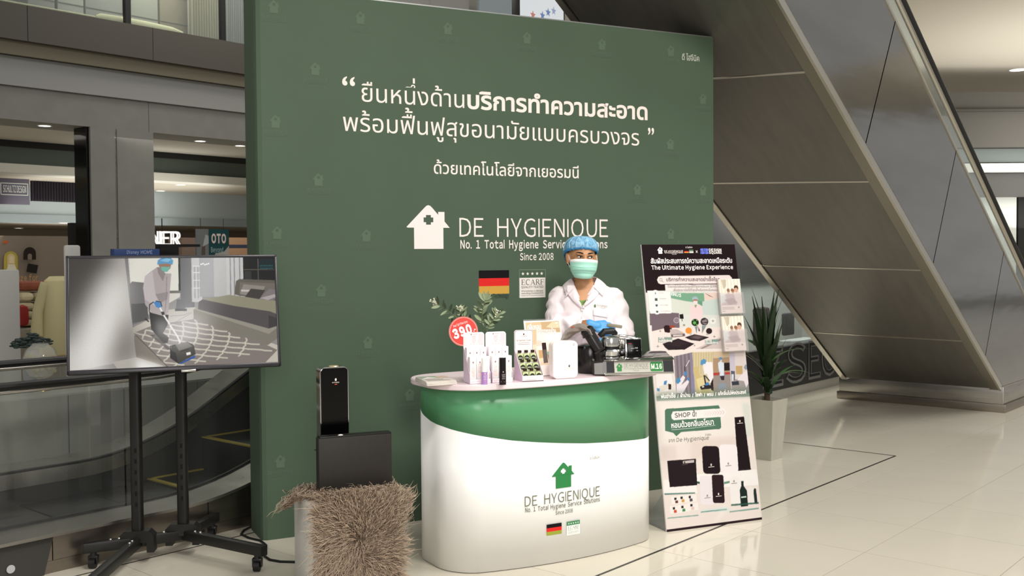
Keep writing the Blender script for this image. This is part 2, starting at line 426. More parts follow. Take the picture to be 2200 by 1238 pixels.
# ------------------------------------------------------------------ painted pictures (screen and photo prints): numpy raster -> vertex colours
class Paint:
    def __init__(s, w, h, col, map_=None):
        s.w, s.h, s.k = w, h, 2; s.a = np.zeros((h * 2, w * 2, 3)); s.a[:] = np.array(s.c(col)); s.map = map_ or (lambda x, y: (x, y))
    def c(s, c): return tuple(int(c[i:i + 2], 16) / 255 for i in (0, 2, 4)) if isinstance(c, str) else tuple(x / 255 for x in c)
    def pts(s, P): return np.array([s.map(*p) for p in P], float) * np.array([s.w * 2, s.h * 2])
    def _put(s, m, y0, x0, col, alpha):
        h, w = m.shape; m = (m * alpha)[..., None]; s.a[y0:y0 + h, x0:x0 + w] = s.a[y0:y0 + h, x0:x0 + w] * (1 - m) + np.array(col) * m
    def poly(s, P, col, alpha=1.0, blur=0):
        p = s.pts(P); b = int(blur * 2); H, W = s.a.shape[:2]
        x0 = max(0, int(p[:, 0].min()) - 2 * b - 1); x1 = min(W, int(p[:, 0].max()) + 2 * b + 2); y0 = max(0, int(p[:, 1].min()) - 2 * b - 1); y1 = min(H, int(p[:, 1].max()) + 2 * b + 2)
        if x1 <= x0 or y1 <= y0: return s
        X, Y = np.meshgrid(np.arange(x0, x1) + .5, np.arange(y0, y1) + .5); m = np.zeros(X.shape, bool)
        for i in range(len(p)):
            (xa, ya), (xb, yb) = p[i - 1], p[i]
            if ya == yb: continue
            m ^= ((ya > Y) != (yb > Y)) & (X < (xb - xa) * (Y - ya) / (yb - ya) + xa)
        m = m.astype(float)
        if b:
            for ax in (0, 1):
                for _ in range(2):
                    q = np.pad(m, [(b, b) if k == ax else (0, 0) for k in (0, 1)], mode='edge'); cs = np.cumsum(q, ax)
                    cs = np.concatenate([np.zeros_like(np.take(cs, [0], ax)), cs], ax); n = 2 * b + 1
                    m = (np.take(cs, range(n, cs.shape[ax]), ax) - np.take(cs, range(0, cs.shape[ax] - n), ax)) / n
        s._put(m, y0, x0, s.c(col), alpha); return s
    def rect(s, x0, y0, x1, y1, col, alpha=1.0, blur=0): return s.poly([(x0, y0), (x1, y0), (x1, y1), (x0, y1)], col, alpha, blur)
    def disc(s, x, y, rx, ry, col, alpha=1.0, blur=0): return s.poly([(x + rx * cos(2 * pi * i / 20), y + ry * sin(2 * pi * i / 20)) for i in range(20)], col, alpha, blur)
    def line(s, P, w, col, alpha=1.0, blur=0):
        for a, b in zip(P, P[1:]):
            dx, dy = b[0] - a[0], b[1] - a[1]; L = math.hypot(dx, dy) or 1; ux, uy = -dy / L * w / 2, dx / L * w / 2; ex, ey = dx / L * w * .2, dy / L * w * .2
            s.poly([(a[0] + ux - ex, a[1] + uy - ey), (b[0] + ux + ex, b[1] + uy + ey), (b[0] - ux + ex, b[1] - uy + ey), (a[0] - ux - ex, a[1] - uy - ey)], col, alpha, blur)
        return s
    def grain(s, amt, seed=1):
        r = np.random.default_rng(seed); s.a = np.clip(s.a * (1 + amt * r.normal(size=s.a.shape[:2])[..., None]), 0, 1); return s
    def build(s, name, parent, fn, material, label=None, gain=1.0):
        im = s.a.reshape(s.h, 2, s.w, 2, 3).mean((1, 3)); im = np.where(im <= .04045, im / 12.92, ((np.maximum(im, 0) + .055) / 1.055) ** 2.4) * gain
        h, w = s.h, s.w; V = np.array([fn((i) / (w - 1), 1 - j / (h - 1)) for j in range(h) for i in range(w)], float)
        I = np.arange((h - 1) * w).reshape(h - 1, w)[:, :-1].ravel(); Fq = np.stack([I + w, I + w + 1, I + 1, I], 1)
        me = D.meshes.new(name); me.vertices.add(h * w); me.vertices.foreach_set('co', V.ravel().astype(np.float32))
        me.loops.add(Fq.size); me.loops.foreach_set('vertex_index', Fq.ravel().astype(np.int32))
        me.polygons.add(len(Fq)); me.polygons.foreach_set('loop_start', np.arange(0, Fq.size, 4, dtype=np.int32))
        me.materials.append(material); me.update(calc_edges=True)
        at = me.color_attributes.new('Col', 'FLOAT_COLOR', 'POINT'); at.data.foreach_set('color', np.concatenate([im.reshape(-1, 3), np.ones((h * w, 1))], 1).ravel().astype(np.float32))
        return link(name, me, parent, label)
# ================================================================== THE SETTING
m_tile = mat('polished_cream_tile', 'D3CCBC', 0.09, spec=0.42, noise_amt=0.03, noise_scale=1.5)
m_grout = mat('grey_grout', '8F897C', 0.8)
m_inlay = mat('dark_metal_inlay', '2E2926', 0.4)
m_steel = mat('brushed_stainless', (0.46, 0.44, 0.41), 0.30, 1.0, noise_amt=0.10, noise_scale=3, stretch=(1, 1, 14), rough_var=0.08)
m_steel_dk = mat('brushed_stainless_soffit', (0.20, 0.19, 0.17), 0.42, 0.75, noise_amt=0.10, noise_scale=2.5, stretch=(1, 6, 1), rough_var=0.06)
m_steel_warm = mat('warm_stainless_cladding', (0.33, 0.29, 0.25), 0.33, 1.0, noise_amt=0.08, noise_scale=3, stretch=(1, 1, 12))
m_black = mat('black_rubber', '121212', 0.5)
m_blackmetal = mat('black_powder_metal', '1A1917', 0.45, noise_amt=0.1, noise_scale=60)
m_grey_wall = mat('grey_concrete_panel', '7E7D78', 0.75, noise_amt=0.07, noise_scale=5)
m_fascia_dk = mat('dark_bronze_fascia', '4A463F', 0.6)
m_white_paint = mat('white_paint', 'DEDCD6', 0.7)
m_off = mat('off_white_board', 'C4C0B6', 0.7)
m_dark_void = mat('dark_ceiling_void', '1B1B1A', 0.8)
m_lampface = mat('lamp_face', (1, 0.95, 0.85), 0.5, emit=3.0)
m_glass = glass_mat('clear_pane', (0.90, 0.94, 0.92), 0.05)

# floor: grid of single tiles along the mall axes
TS = 0.64572; T0 = Vector((0.900117, 5.17345, 0))
floor = struct(MB().box((0, 9, -0.054), (60, 60, 0.1)).build('floor', m_grout), 'polished cream tile floor of the mall hall')
def tile_centre(i, j): return T0 + ME * (TS * (i + .5)) - MM * (TS * (j + .5))
G = 0.0016
tm = MB().box((0, 0, -0.002), (TS - 2 * G, TS - 2 * G, 0.004)); near = []; far = []
for i in range(-32, 46):
    for j in range(-40, 34):
        c = tile_centre(i, j)
        if c.y < -8 or c.y > 34 or abs(c.x) > 22: continue
        d = c - CAM; dep = d.dot(FW)
        px = PW / 2 + FOC * d.dot(RT) / dep if dep > 0.5 else 1e9; py = PH / 2 - FOC * d.dot(UP) / dep if dep > 0.5 else 1e9
        if dep > 3 and dep < 15 and -150 < px < 2350 and py < 1420: near.append((dep, i, j))
        else: far.append((i, j))
near.sort(); far += [(i, j) for _, i, j in near[300:]]; near = near[:300]
first = None
for _, i, j in near:
    if first is None: first = o = tm.build('tile', m_tile, floor, smooth=False)
    else: o = first.copy(); COL.objects.link(o); o.parent = floor
    o.location = tile_centre(i, j); o.rotation_euler = (0, 0, MA)
ft = MB()
for i, j in far:
    ft.box((0, 0, -0.002), (TS - 2 * G, TS - 2 * G, 0.004), M=Matrix.Translation(tile_centre(i, j)) @ Matrix.Rotation(MA, 4, 'Z'))
o = ft.build('tile_field', m_tile, floor, smooth=False, fix=False); o['kind'] = 'stuff'
def strip(s0, d0, s1, d1, w):
    a = mall(s0, d0); b = mall(s1, d1); t = (b - a).normalized(); n = Vector((-t.y, t.x, 0)) * w / 2
    MB().prism([((a - n).x, (a - n).y), ((b - n).x, (b - n).y), ((b + n).x, (b + n).y), ((a + n).x, (a + n).y)], 0.0002, 0.0014, lambda u, v, z: (u, v, z)).build('inlay_strip', m_inlay, floor, 'thin dark inlay line set between the tiles', smooth=False)
p = onz(1924, 980)
ks, kd = p.dot(ME), p.dot(MM)
strip(-2, kd, ks, kd, 0.014); strip(ks, kd, ks, kd + 3.0, 0.014); strip(0.5, 4.86, 9, 4.86, 0.010)

# ---------------- upper storey on the left: slab fascia, underside, column, stores
FD = 12.0
def mbox(mb, s0, s1, d0, d1, z0, z1, r=0, mi=0):
    M = Matrix.Translation(mall((s0 + s1) / 2, (d0 + d1) / 2, (z0 + z1) / 2)) @ Matrix.Rotation(MA, 4, 'Z')
    return mb.box((0, 0, 0), (abs(s1 - s0), abs(d1 - d0), abs(z1 - z0)), r, 2, mi, M)
fas = struct(mbox(MB(), 2, 22, FD, FD + 7.5, 3.90, 4.04).build('trim_1', m_fascia_dk, smooth=False), 'slab edge of the upper storey with bronze fascia')
for k in range(9):
    s0 = 2.0 + 1.55 * k + 0.11
    mbox(MB(), s0, s0 + 1.543, FD - 0.12, FD, 4.045, 4.45).build('fascia_panel', m_fascia_dk, fas, smooth=False)
mbox(MB(), 2, 22, FD + 0.02, FD + 0.5, 4.04, 4.44).build('slab_edge', m_fascia_dk, fas, smooth=False)
mbox(MB(), 2, 22, FD - 0.05, FD, 3.885, 4.043).build('cove_strip', mat('beige_cove', '6A6454', 0.7), fas, smooth=False)
hd = struct(mbox(MB(), 2, 22, FD + 0.12, FD + 0.75, 3.17, 3.898).build('wall_upper_header', mat('grey_header', '85847F', 0.75), smooth=False), 'grey header wall above the shop openings')
mbox(MB(), 2, 22, FD + 0.04, FD + 0.16, 3.55, 3.885).build('header_board', mat('grey_header_board', '8F8F8C', 0.7), hd, smooth=False)
for k in range(5):
    s0 = 1.6 + 2.6 * k
    mbox(MB(), s0, s0 + 2.594, FD + 0.085, FD + 0.13, 3.165, 3.545).build('header_panel', m_grey_wall, hd, smooth=False)
cl = struct(mbox(MB(), 6.02, 6.84, FD + 0.10, FD + 0.45, 0, 3.17).build('trim_2', m_grey_wall, smooth=False), 'grey square column under the upper storey')
for a, b in ((6.015, 6.325), (6.355, 6.845)):
    mbox(MB(), a, b, FD + 0.07, FD + 0.11, 0.0, 3.165).build('cladding_panel', m_grey_wall, cl, smooth=False)
mbox(MB(), 6.325, 6.355, FD + 0.085, FD + 0.11, 0.0, 3.165).build('metal_reveal', m_steel, cl, smooth=False)
mbox(MB(), 5.985, 6.02, FD + 0.12, FD + 0.43, 0.0, 3.165).build('dark_side_panel', mat('black_glass_side', '0E0F10', 0.12), cl, smooth=False)
# underside of the slab and shop bulkheads
sf = struct(mbox(MB(), 1, 24, FD + 0.75, FD + 2.2, 3.17, 3.3).build('ceiling_arcade', m_off, smooth=False), 'pale arcade ceiling under the upper storey')
bk = struct(mbox(MB(), 1, 24, FD + 2.2, FD + 2.5, 3.08, 3.4).build('wall_bulkhead', m_dark_void, smooth=False), 'dark bulkhead band over the shop fronts')
mbox(MB(), 1, 24, FD + 2.21, FD + 2.5, 2.85, 3.08).build('bulkhead_band', mat('green_grey_band', '4A534C', 0.6), bk, smooth=False)
mbox(MB(), 1, 24, FD + 2.15, FD + 2.6, 2.73, 2.85).build('light_shelf', mat('pale_light_shelf', 'C9C9BE', 0.6), bk, smooth=False)
cs = struct(mbox(MB(), 1, 24, FD + 2.6, FD + 8, 2.73, 2.80).build('ceiling_shops', mat('shop_ceiling', 'B7B1A2', 0.8), smooth=False), 'cream ceiling inside the shops')
h2 = struct(mbox(MB(), 1, 24, FD + 4.4, FD + 4.6, 2.27, 2.74).build('wall_shop_header', mat('pale_blue_header', 'A9B5B8', 0.6), smooth=False), 'pale blue header over the inner shops')
mbox(MB(), 1, 24, FD + 4.35, FD + 4.62, 2.14, 2.27).build('header_lip', mat('blue_grey_lip', '8C989C', 0.6), h2, smooth=False)
bw = struct(mbox(MB(), 1, 24, FD + 8.0, FD + 8.2, 0, 3.2).build('wall_shop_back', mat('taupe_back_wall', '7B7062', 0.8), smooth=False), 'taupe back wall of the shops')
ci = struct(mbox(MB(), 1, 24, FD + 4.6, FD + 8, 2.14, 2.18).build('ceiling_inner_shops', mat('brown_shop_ceiling', '8A8071', 0.8), smooth=False), 'low taupe ceiling of the inner shops')
# ---------------- right side: far storefronts and high ceiling
rc = struct(MB().box((13.0, 20, 5.25), (16, 13, 0.1)).build('ceiling_right', mat('warm_white_ceiling', 'D8D2C4', 0.8)), 'warm white ceiling over the right gallery')
# ================================================================== BACKDROP
WY = 0.463288; WL = Vector((-1.37332, 5.53114, 0)); WWD, WHT, WDP = 3.0567, 3.0, 0.27
WD = Vector((cos(WY), sin(WY), 0)); WN = Vector((sin(WY), -cos(WY), 0))
def onwall(px, py):
    P = onplane(px, py, WL, WN); return (P - WL).dot(WD), P.z
m_green = mat('green_backdrop_fabric', '4B5D4B', 0.62, spec=0.3, noise_amt=0.05, noise_scale=2.0)
wall = thing('backdrop_wall', 'tall dark green exhibition backdrop with white Thai slogan and house emblem', 'backdrop', WL, WY)
pl = [(0.0, WDP), (0.0, 0.03), (0.008, 0.009), (0.03, 0.0), (WWD, 0.0), (WWD, WDP)]
MB().prism(pl, 0.0, WHT, lambda u, v, a: (u, v, a)).build('panel', m_green, wall, smooth=False)
MB().box((WWD / 2, WDP / 2, WHT + 0.004), (WWD - .01, WDP - .01, 0.008)).build('top_rail', mat('grey_aluminium', '9A9C9A', 0.4, 0.8), wall)
wfn = lambda u, z, e: (u, -e, z)
WHITE = 'F4E9E2'
F = Flat()
a = onwall(735, 190); b = onwall(777, 218); c = onwall(1391, 255)
F.text('“', a[0], b[1] - .0, .19, WHITE, width=.075, bold=.012)
n1 = onwall(1004, 232)[0]
F.text('ยืนหนึ่งด้าน', b[0], b[1], .143, WHITE, x1=n1 - .02)
F.text('บริการทำความสะอาด', n1, b[1], .143, WHITE, x1=c[0], bold=.026)
F.build('slogan_line', wall, wfn, label='white Thai slogan, upper line')
F = Flat(); b = onwall(737, 281); c = onwall(1373, 314.5)
F.text('พร้อมฟื้นฟูสุขอนามัยแบบครบวงจร', b[0], b[1], .143, WHITE, x1=c[0])
q0 = onwall(1392, 300); q1 = onwall(1405, 300); F.text('”', q0[0], b[1] - .0, .17, WHITE, x1=q1[0], bold=.012)
F.build('slogan_line', wall, wfn, label='white Thai slogan, second line')
F = Flat(); b = onwall(932, 373); c = onwall(1243, 383.5)
F.text('ด้วยเทคโนโลยีจากเยอรมนี', b[0], b[1], .098, WHITE, x1=c[0], bold=.008)
F.build('slogan_line', wall, wfn, label='white Thai slogan, small third line')
F = Flat(); b = onwall(1465, 128.5); c = onwall(1502, 130.5)
F.text('ดี ไฮจีนิค', b[0], b[1], .055, 'C9CBC0', x1=c[0], bold=.01); F.build('brand_line', wall, wfn)
F = Flat(); a = onwall(873, 485); b = onwall(967, 489); t = onwall(918, 441); bt = onwall(919, 535)
F.mesh2d(house2d((a[0] + b[0]) / 2, bt[1], b[0] - a[0], t[1] - bt[1]), 'F7EAE6'); F.build('house_emblem', wall, wfn)
F = Flat(); b = onwall(987, 509); c = onwall(1306, 510); t = onwall(987, 468)
F.text('DE  HYGIENIQUE', b[0], b[1], (t[1] - b[1]) / .735, WHITE, x1=c[0], bold=-.004); F.build('brand_name', wall, wfn)
F = Flat(); b = onwall(989, 534); c = onwall(1305, 536)
F.text('No.  1  Total  Hygiene  Service  Solutions', b[0], b[1], .066, WHITE, x1=c[0], bold=.02)
b = onwall(1117, 559); c = onwall(1189, 559.5); F.text('Since 2008', b[0], b[1], .056, WHITE, x1=c[0], bold=.015); F.build('brand_tagline', wall, wfn)
F = Flat(); a = onwall(1029, 632.5); b = onwall(1093.5, 580.5); flag(F, a[0], a[1], b[0], b[1], gold='CDA048'); F.build('flag_print', wall, wfn)
F = Flat(); b = onwall(1035, 640); c = onwall(1093, 641); F.text('German Technology', b[0], b[1] - .004, .036, '1B211A', x1=c[0]); F.build('flag_caption', wall, wfn)
F = Flat(); a = onwall(1115, 640.5); b = onwall(1172, 579); ecarf(F, a[0], a[1], b[0], b[1], '4A5F4A', 'EDE6DF', '3A3F38')
w_ = .0035
for x0, y0, x1, y1 in ((a[0], b[1] - w_, b[0], b[1]), (a[0], a[1], a[0] + w_, b[1]), (b[0] - w_, a[1], b[0], b[1])): F.rect(x0, y0, x1, y1, '7D8F7B', 3)
F.build('quality_seal', wall, wfn)
em = None
for px, py in ((567, 14), (774, 40), (962, 63), (1132, 83), (1293, 97), (1441, 111), (677, 150), (577, 262), (684, 388), (1510, 214), (1440, 311), (1369, 409), (1510, 411), (586, 502), (787, 508), (1441, 504), (690, 626), (1371, 606), (790, 738), (586, 995), (880, 850), (1510, 600), (1440, 690), (1371, 790), (690, 870)):
    u, z = onwall(px, py)
    if em is None:
        F = Flat(); F.mesh2d(house2d(0, 0, .068, .070), '5A6C59'); F.text('DE HYGIENIQUE', -.068, -.032, .026, '617361', width=.136)
        F.text('No. 1 Total Hygiene Service Solutions', -.068, -.048, .012, '617361', width=.136); em = o = F.build('faint_emblem', wall, wfn)
    else: o = em.copy(); COL.objects.link(o); o.parent = wall
    o.location = (min(max(u, .105), WWD - .075), 0, z - .03)

# ================================================================== PROMOTION COUNTER
CC = Vector((0.133, 5.417, 0)); CY = 0.545; CA, CB, CR, CBUL, COV = 0.641, 0.222, 0.152, 0.101, 0.049
ZB, ZT = 0.9, 0.928
def plan(a, b, r, bul, n=14, st=.02):
    P = []
    for sx, sy, a0 in ((-1, 1, 90), (-1, -1, 180), (1, -1, 270), (1, 1, 0)):
        P += [Vector((sx * (a - r) + r * cos(rad(a0 + 90 * k / n)), sy * (b - r) + r * sin(rad(a0 + 90 * k / n)))) for k in range(n + 1)]
    out = []
    for i in range(len(P)):
        p, q = P[i], P[(i + 1) % len(P)]; m = max(1, int((q - p).length / st)); out += [p + (q - p) * (k / m) for k in range(m)]
    return [Vector((p.x, p.y - (bul * (1 - (p.x / a) ** 2) if p.y < 0 else 0))) for p in out]
counter = thing('promotion_counter', 'curved white and green promotion counter with pale pink top and house emblem', 'counter', CC, CY)
def c_local(P):
    d = Vector(P) - CC; return Vector((d.x * cos(CY) + d.y * sin(CY), -d.x * sin(CY) + d.y * cos(CY), d.z))
def c_world(u, v, z): return CC + Vector((u * cos(CY) - v * sin(CY), u * sin(CY) + v * cos(CY), z))
per = plan(CA, CB, CR, CBUL)
i0 = min(range(len(per)), key=lambda i: (per[i] - Vector((-CA + CR, CB))).length); per = per[i0:] + per[:i0]
front = [p for p in per if not (p.y > CB - .003 and abs(p.x) < CA - CR + .001)]
fr = per[:len(per) - sum(1 for p in per if p.y > CB - .001 and abs(p.x) < CA - CR - .001)]
arc = [0.0]
for p, q in zip(fr, fr[1:]): arc.append(arc[-1] + (q - p).length)
def front_at(s, e=0.0):
    s = min(max(s, 0), arc[-1] - 1e-6); i = max(k for k in range(len(arc) - 1) if arc[k] <= s) if s > 0 else 0
    # arc is monotone, so a linear search is fine for the few thousand points of lettering
    t = (s - arc[i]) / (arc[i + 1] - arc[i]); p = fr[i].lerp(fr[i + 1], t); d = (fr[i + 1] - fr[i]).normalized(); n = Vector((d.y, -d.x))
    if n.dot(p) < 0: n = -n
    return p + n * e
def oncounter(px, py):
    d = ray(px, py); best = None
    W = [c_world(p.x, p.y, 0) for p in fr]
    for i in range(len(W) - 1):
        c0 = W[i].x * d.y - W[i].y * d.x; c1 = W[i + 1].x * d.y - W[i + 1].y * d.x
        if c0 * c1 <= 0:
            t = c0 / (c0 - c1 + 1e-12); P = W[i].lerp(W[i + 1], t); k = P.y / d.y
            if best is None or k < best[0]: best = (k, arc[i] + t * (arc[i + 1] - arc[i]), CAMH + d.z * k)
    return best[1], best[2]
m_wrap_w = mat('white_vinyl_wrap', 'F2F1EE', 0.28, spec=0.5)
m_wrap_g = mat('green_vinyl_wrap', '579A6C', 0.3, spec=0.5)
edge = [oncounter(x, y) for x, y in ((911, 893), (925, 905), (950, 916), (1000, 930.5), (1050, 940), (1100, 947), (1150, 950.5), (1200, 952.5), (1260, 953), (1320, 949.5), (1370, 945), (1388, 941.5))]
edge = [(0, edge[0][1] + .1)] + sorted(edge) + [(arc[-1], edge[-1][1] + .02)]
def zedge(s):
    for (a, za), (b, zb) in zip(edge, edge[1:]):
        if a <= s <= b: return za + (zb - za) * (s - a) / (b - a + 1e-9)
    return edge[-1][1]
mb = MB(); mg = MB(); n = len(fr)
vw = []; vg = []
for s, p in zip(arc, fr):
    z = zedge(s); vw += [(p.x, p.y, 0.004), (p.x, p.y, z)]; vg += [(p.x, p.y, z), (p.x, p.y, ZB)]
fs = [(2 * i, 2 * i + 2, 2 * i + 3, 2 * i + 1) for i in range(n - 1)]
shell(MB().add(vw, fs).build('white_front_wrap', m_wrap_w, counter, angle=60), .004)
shell(MB().add(vg, fs).build('green_band', m_wrap_g, counter, angle=60), .004)
# plain white back with an open shelf, bottom board
MB().prism([(p.x * .985, p.y * .97) for p in fr[::3]], 0.004, 0.03, lambda u, v, a: (u, v, a)).build('base_board', m_white_paint, counter)
MB().prism([(p.x * .98, p.y * .95) for p in fr[::3]], 0.42, 0.44, lambda u, v, a: (u, v, a)).build('shelf', m_white_paint, counter)
top = plan(CA + COV, CB + COV, CR + COV, CBUL)
bm = bmesh.new(); vs = [bm.verts.new((p.x, p.y, ZB)) for p in top]; f0 = bm.faces.new(vs)
ex = bmesh.ops.extrude_face_region(bm, geom=[f0]); bmesh.ops.translate(bm, verts=[v for v in ex['geom'] if isinstance(v, bmesh.types.BMVert)], vec=(0, 0, ZT - ZB))
be = [e for e in bm.edges if abs(e.verts[0].co.z - e.verts[1].co.z) < 1e-6]
bmesh.ops.bevel(bm, geom=be, offset=.004, segments=2, affect='EDGES')
m_top = mat('pale_pink_laminate', 'F0DEE2', 0.25, spec=0.5)
MB().bm(bm).build('counter_top', m_top, counter, angle=40)
cfn = lambda s, z, e: (lambda p: (p.x, p.y, z))(front_at(s, e))
GREEN = '35844B'; INK = '6B6F5F'
def cspan(x0, y0, x1, y1): a = oncounter(x0, y0); b = oncounter(x1, y1); return a, b
F = Flat(); a, b = cspan(1185, 1022, 1234, 1018); t = oncounter(1209, 994); bt = oncounter(1209, 1048)
F.mesh2d(house2d((a[0] + b[0]) / 2, bt[1], b[0] - a[0], t[1] - bt[1]), GREEN, 2); F.build('house_emblem', counter, cfn, eps=.001)
F = Flat(); a, b = cspan(1127, 1086, 1288, 1068); a2 = oncounter(1127, 1064)
F.text('DE  HYGIENIQUE', a[0], (a[1] + b[1]) / 2, (a2[1] - a[1]) / .735, INK, 2, x1=b[0], bold=-.006)
a, b = cspan(1128, 1099, 1288, 1079); F.text('No.  1  Total  Hygiene  Service  Solutions', a[0], (a[1] + b[1]) / 2, .031, INK, 2, x1=b[0], bold=.012)
a, b = cspan(1193, 1105, 1230, 1102); F.text('Since 2008', a[0], (a[1] + b[1]) / 2, .026, INK, 2, x1=b[0], bold=.008)
F.build('brand_name', counter, cfn, eps=.001)
F = Flat(); a, b = cspan(1267, 987, 1287, 985.5); F.text('ดี ไฮจีนิค', a[0], (a[1] + b[1]) / 2, .020, '8A8D80', 2, x1=b[0]); F.build('brand_line', counter, cfn, eps=.001)
F = Flat(); a, b = cspan(1174, 1151.5, 1206, 1123); flag(F, a[0], a[1], b[0], b[1], 2, gold='9AA03C'); F.build('flag_print', counter, cfn, eps=.001)
F = Flat(); a, b = cspan(1217, 1151, 1245, 1117); ecarf(F, a[0], a[1], b[0], b[1], '4C8A5E', 'F6F6F2', '8B9388', 2); F.build('quality_seal', counter, cfn, eps=.001)
# ================================================================== TELEVISION ON A ROLLING STAND
TVC = Vector((-1.64, 4.98, 1.282)); TVY, TVT, TVW, TVH = 0.36, -0.2, 0.985, 0.568
base = Vector((-1.82, 5.22, 0))
tv = thing('television_stand', 'wide black television on a two-pole rolling stand left of the green backdrop', 'television', base)
Mtv = Matrix.Translation(TVC - base) @ Matrix.Rotation(TVY, 4, 'Z') @ Matrix.Rotation(TVT, 4, 'X')
m_plastic = mat('black_plastic', '1C1B1D', 0.35)
body = MB().box((0, .028, 0), (TVW, .03, TVH), .006, M=Mtv).box((0, .055, -.05), (TVW * .7, .03, TVH * .6), .012, M=Mtv).build('television', m_plastic, tv)
bz = MB(); bw_ = .014
for c, d in (((0, .004, TVH / 2 - bw_ / 2), (TVW, .022, bw_)), ((0, .004, -TVH / 2 + bw_ * .75), (TVW, .022, bw_ * 1.5)), ((-TVW / 2 + bw_ / 2, .004, 0), (bw_, .022, TVH)), ((TVW / 2 - bw_ / 2, .004, 0), (bw_, .022, TVH))): bz.box(c, d, .003, M=Mtv)
bz.build('bezel', mat('dark_bezel', '2B292E', 0.3), body)
MB().box((.05, -.006, -TVH / 2 - .004), (.07, .012, .014), .004, M=Mtv).build('silver_logo_lip', mat('silver_trim', 'A9A6A0', .3, .8), body)
# picture on the screen
tm_ = homog([(515, 115), (2100, 120), (2115, 910), (518, 1003)])
P = Paint(440, 250, '8f8a84', tm_)
P.rect(480, 90, 2150, 1010, '9a9794')
P.poly([(965, 100), (1390, 100), (1390, 420), (1010, 640)], 'd9d5cd')                       # bright window area
P.poly([(960, 110), (990, 110), (1050, 900), (1020, 900)], '8d8c8b')
P.poly([(1000, 120), (1380, 120), (1380, 372), (1010, 372)], 'e4e1d8'); P.rect(1380, 118, 1398, 380, '3c3a38'); P.rect(1010, 372, 1398, 392, '77746d')
P.rect(1398, 115, 1500, 500, '6f6f70'); P.rect(1480, 115, 1560, 460, 'c9c8c6'); P.rect(1540, 115, 1650, 420, 'a7a7a7'); P.rect(1650, 115, 1745, 420, 'bdbcb9'); P.rect(1745, 115, 1880, 420, 'c8c7c5')
for x in (1500, 1525): P.rect(x, 190, x + 8, 430, '9b9a98')
for y in (180, 230, 290, 350): P.rect(1490, y, 1545, y + 6, 'e6e5e3')
for x in (1770, 1800, 1840): P.rect(x, 120, x + 8, 420, '8f8e8d')
for x in range(1555, 1615, 14): P.disc(x, 165 + (x % 3) * 4, 6, 6, 'ffffff')
P.poly([(1395, 115), (1480, 115), (1480, 490), (1395, 500)], '777778')
P.poly([(1870, 118), (2110, 118), (2112, 300), (1870, 300)], '15171a'); P.rect(1875, 210, 2110, 216, '6f6a5f'); P.rect(1978, 130, 1984, 300, '6f6a5f')
P.rect(1988, 135, 2100, 212, '0c2a30')
for y in (180, 200): 
    for x in range(1996, 2090, 12): P.rect(x, y, x + 8, y + 9, '2a6c70')
P.rect(1880, 225, 1930, 290, '3a3b3c')
# floor and rug
P.poly([(1020, 660), (1300, 520), (1500, 500), (1700, 640), (2130, 790), (2130, 960), (1020, 1000)], 'c9c3b8')
P.poly([(1030, 700), (1180, 640), (1500, 590), (1760, 655), (2110, 820), (2020, 915), (1700, 940), (1280, 955)], '8f8580')
hl = []
rg = [(1030, 700), (1500, 590), (2110, 820), (1290, 965)]
def rp(u, v):
    a = [rg[0][k] + (rg[1][k] - rg[0][k]) * u for k in (0, 1)]; b = [rg[3][k] + (rg[2][k] - rg[3][k]) * u for k in (0, 1)]
    return (a[0] + (b[0] - a[0]) * v, a[1] + (b[1] - a[1]) * v)
for i in range(-5, 9):
    for sg in (1, -1):
        L = []
        for k in range(33):
            v = k / 32; u = i / 5 + sg * (v * .95) + .009 * sin(v * 10 * 2 * pi) * sg
            if 0 <= u <= 1: L.append(rp(u, v))
            elif L: break
        if len(L) > 1: P.line(L, 11, 'd2cfc0', .85)
P.poly([(1030, 720), (1060, 720), (1290, 960), (1040, 960)], '8c857b'); P.line([(1030, 705), (1290, 960)], 4, '3a3633')
# bed
P.poly([(1490, 520), (1540, 505), (2130, 660), (2130, 720), (2040, 785), (1490, 590)], '8b867b'); P.poly([(1490, 515), (1520, 505), (2110, 655), (2050, 700)], 'a19c90')
P.poly([(1530, 460), (1560, 440), (1780, 410), (2110, 470), (2110, 640), (2050, 660), (1525, 515)], '5f5a5b'); P.poly([(1560, 440), (1760, 405), (2110, 450), (2110, 550), (2060, 530), (1800, 490)], '9a9782')
P.poly([(2050, 560), (2110, 580), (2110, 640), (2050, 660)], '4a4647')
P.poly([(1800, 400), (1815, 300), (1840, 285), (2110, 295), (2110, 450), (1830, 410)], '6e6960'); P.poly([(1835, 390), (1845, 310), (2110, 318), (2110, 440)], '7d786e')
P.poly([(1850, 380), (1870, 325), (2030, 340), (2010, 390), (1900, 410), (1840, 400)], '9b948c'); P.poly([(1850, 365), (2000, 372), (1990, 385), (1850, 380)], 'c9c3bd')
P.poly([(1985, 435), (2060, 360), (2112, 370), (2108, 430), (2080, 450)], '8b8485'); P.poly([(1990, 430), (2100, 400), (2108, 420), (2050, 445)], 'b5aeae')
P.poly([(1880, 420), (1925, 358), (2030, 370), (1985, 438)], '4b4745')
# armchair and cart behind the worker
P.poly([(1000, 320), (1020, 300), (1120, 310), (1130, 460), (1150, 590), (1020, 640), (1000, 480)], '7d7c7b'); P.poly([(1010, 475), (1140, 470), (1140, 600), (1020, 625)], '5f5e5d'); P.line([(1120, 590), (1145, 612)], 10, '2a2725')
P.poly([(1365, 440), (1420, 440), (1430, 520), (1355, 520)], '757678'); P.rect(1350, 512, 1440, 530, '58595b')
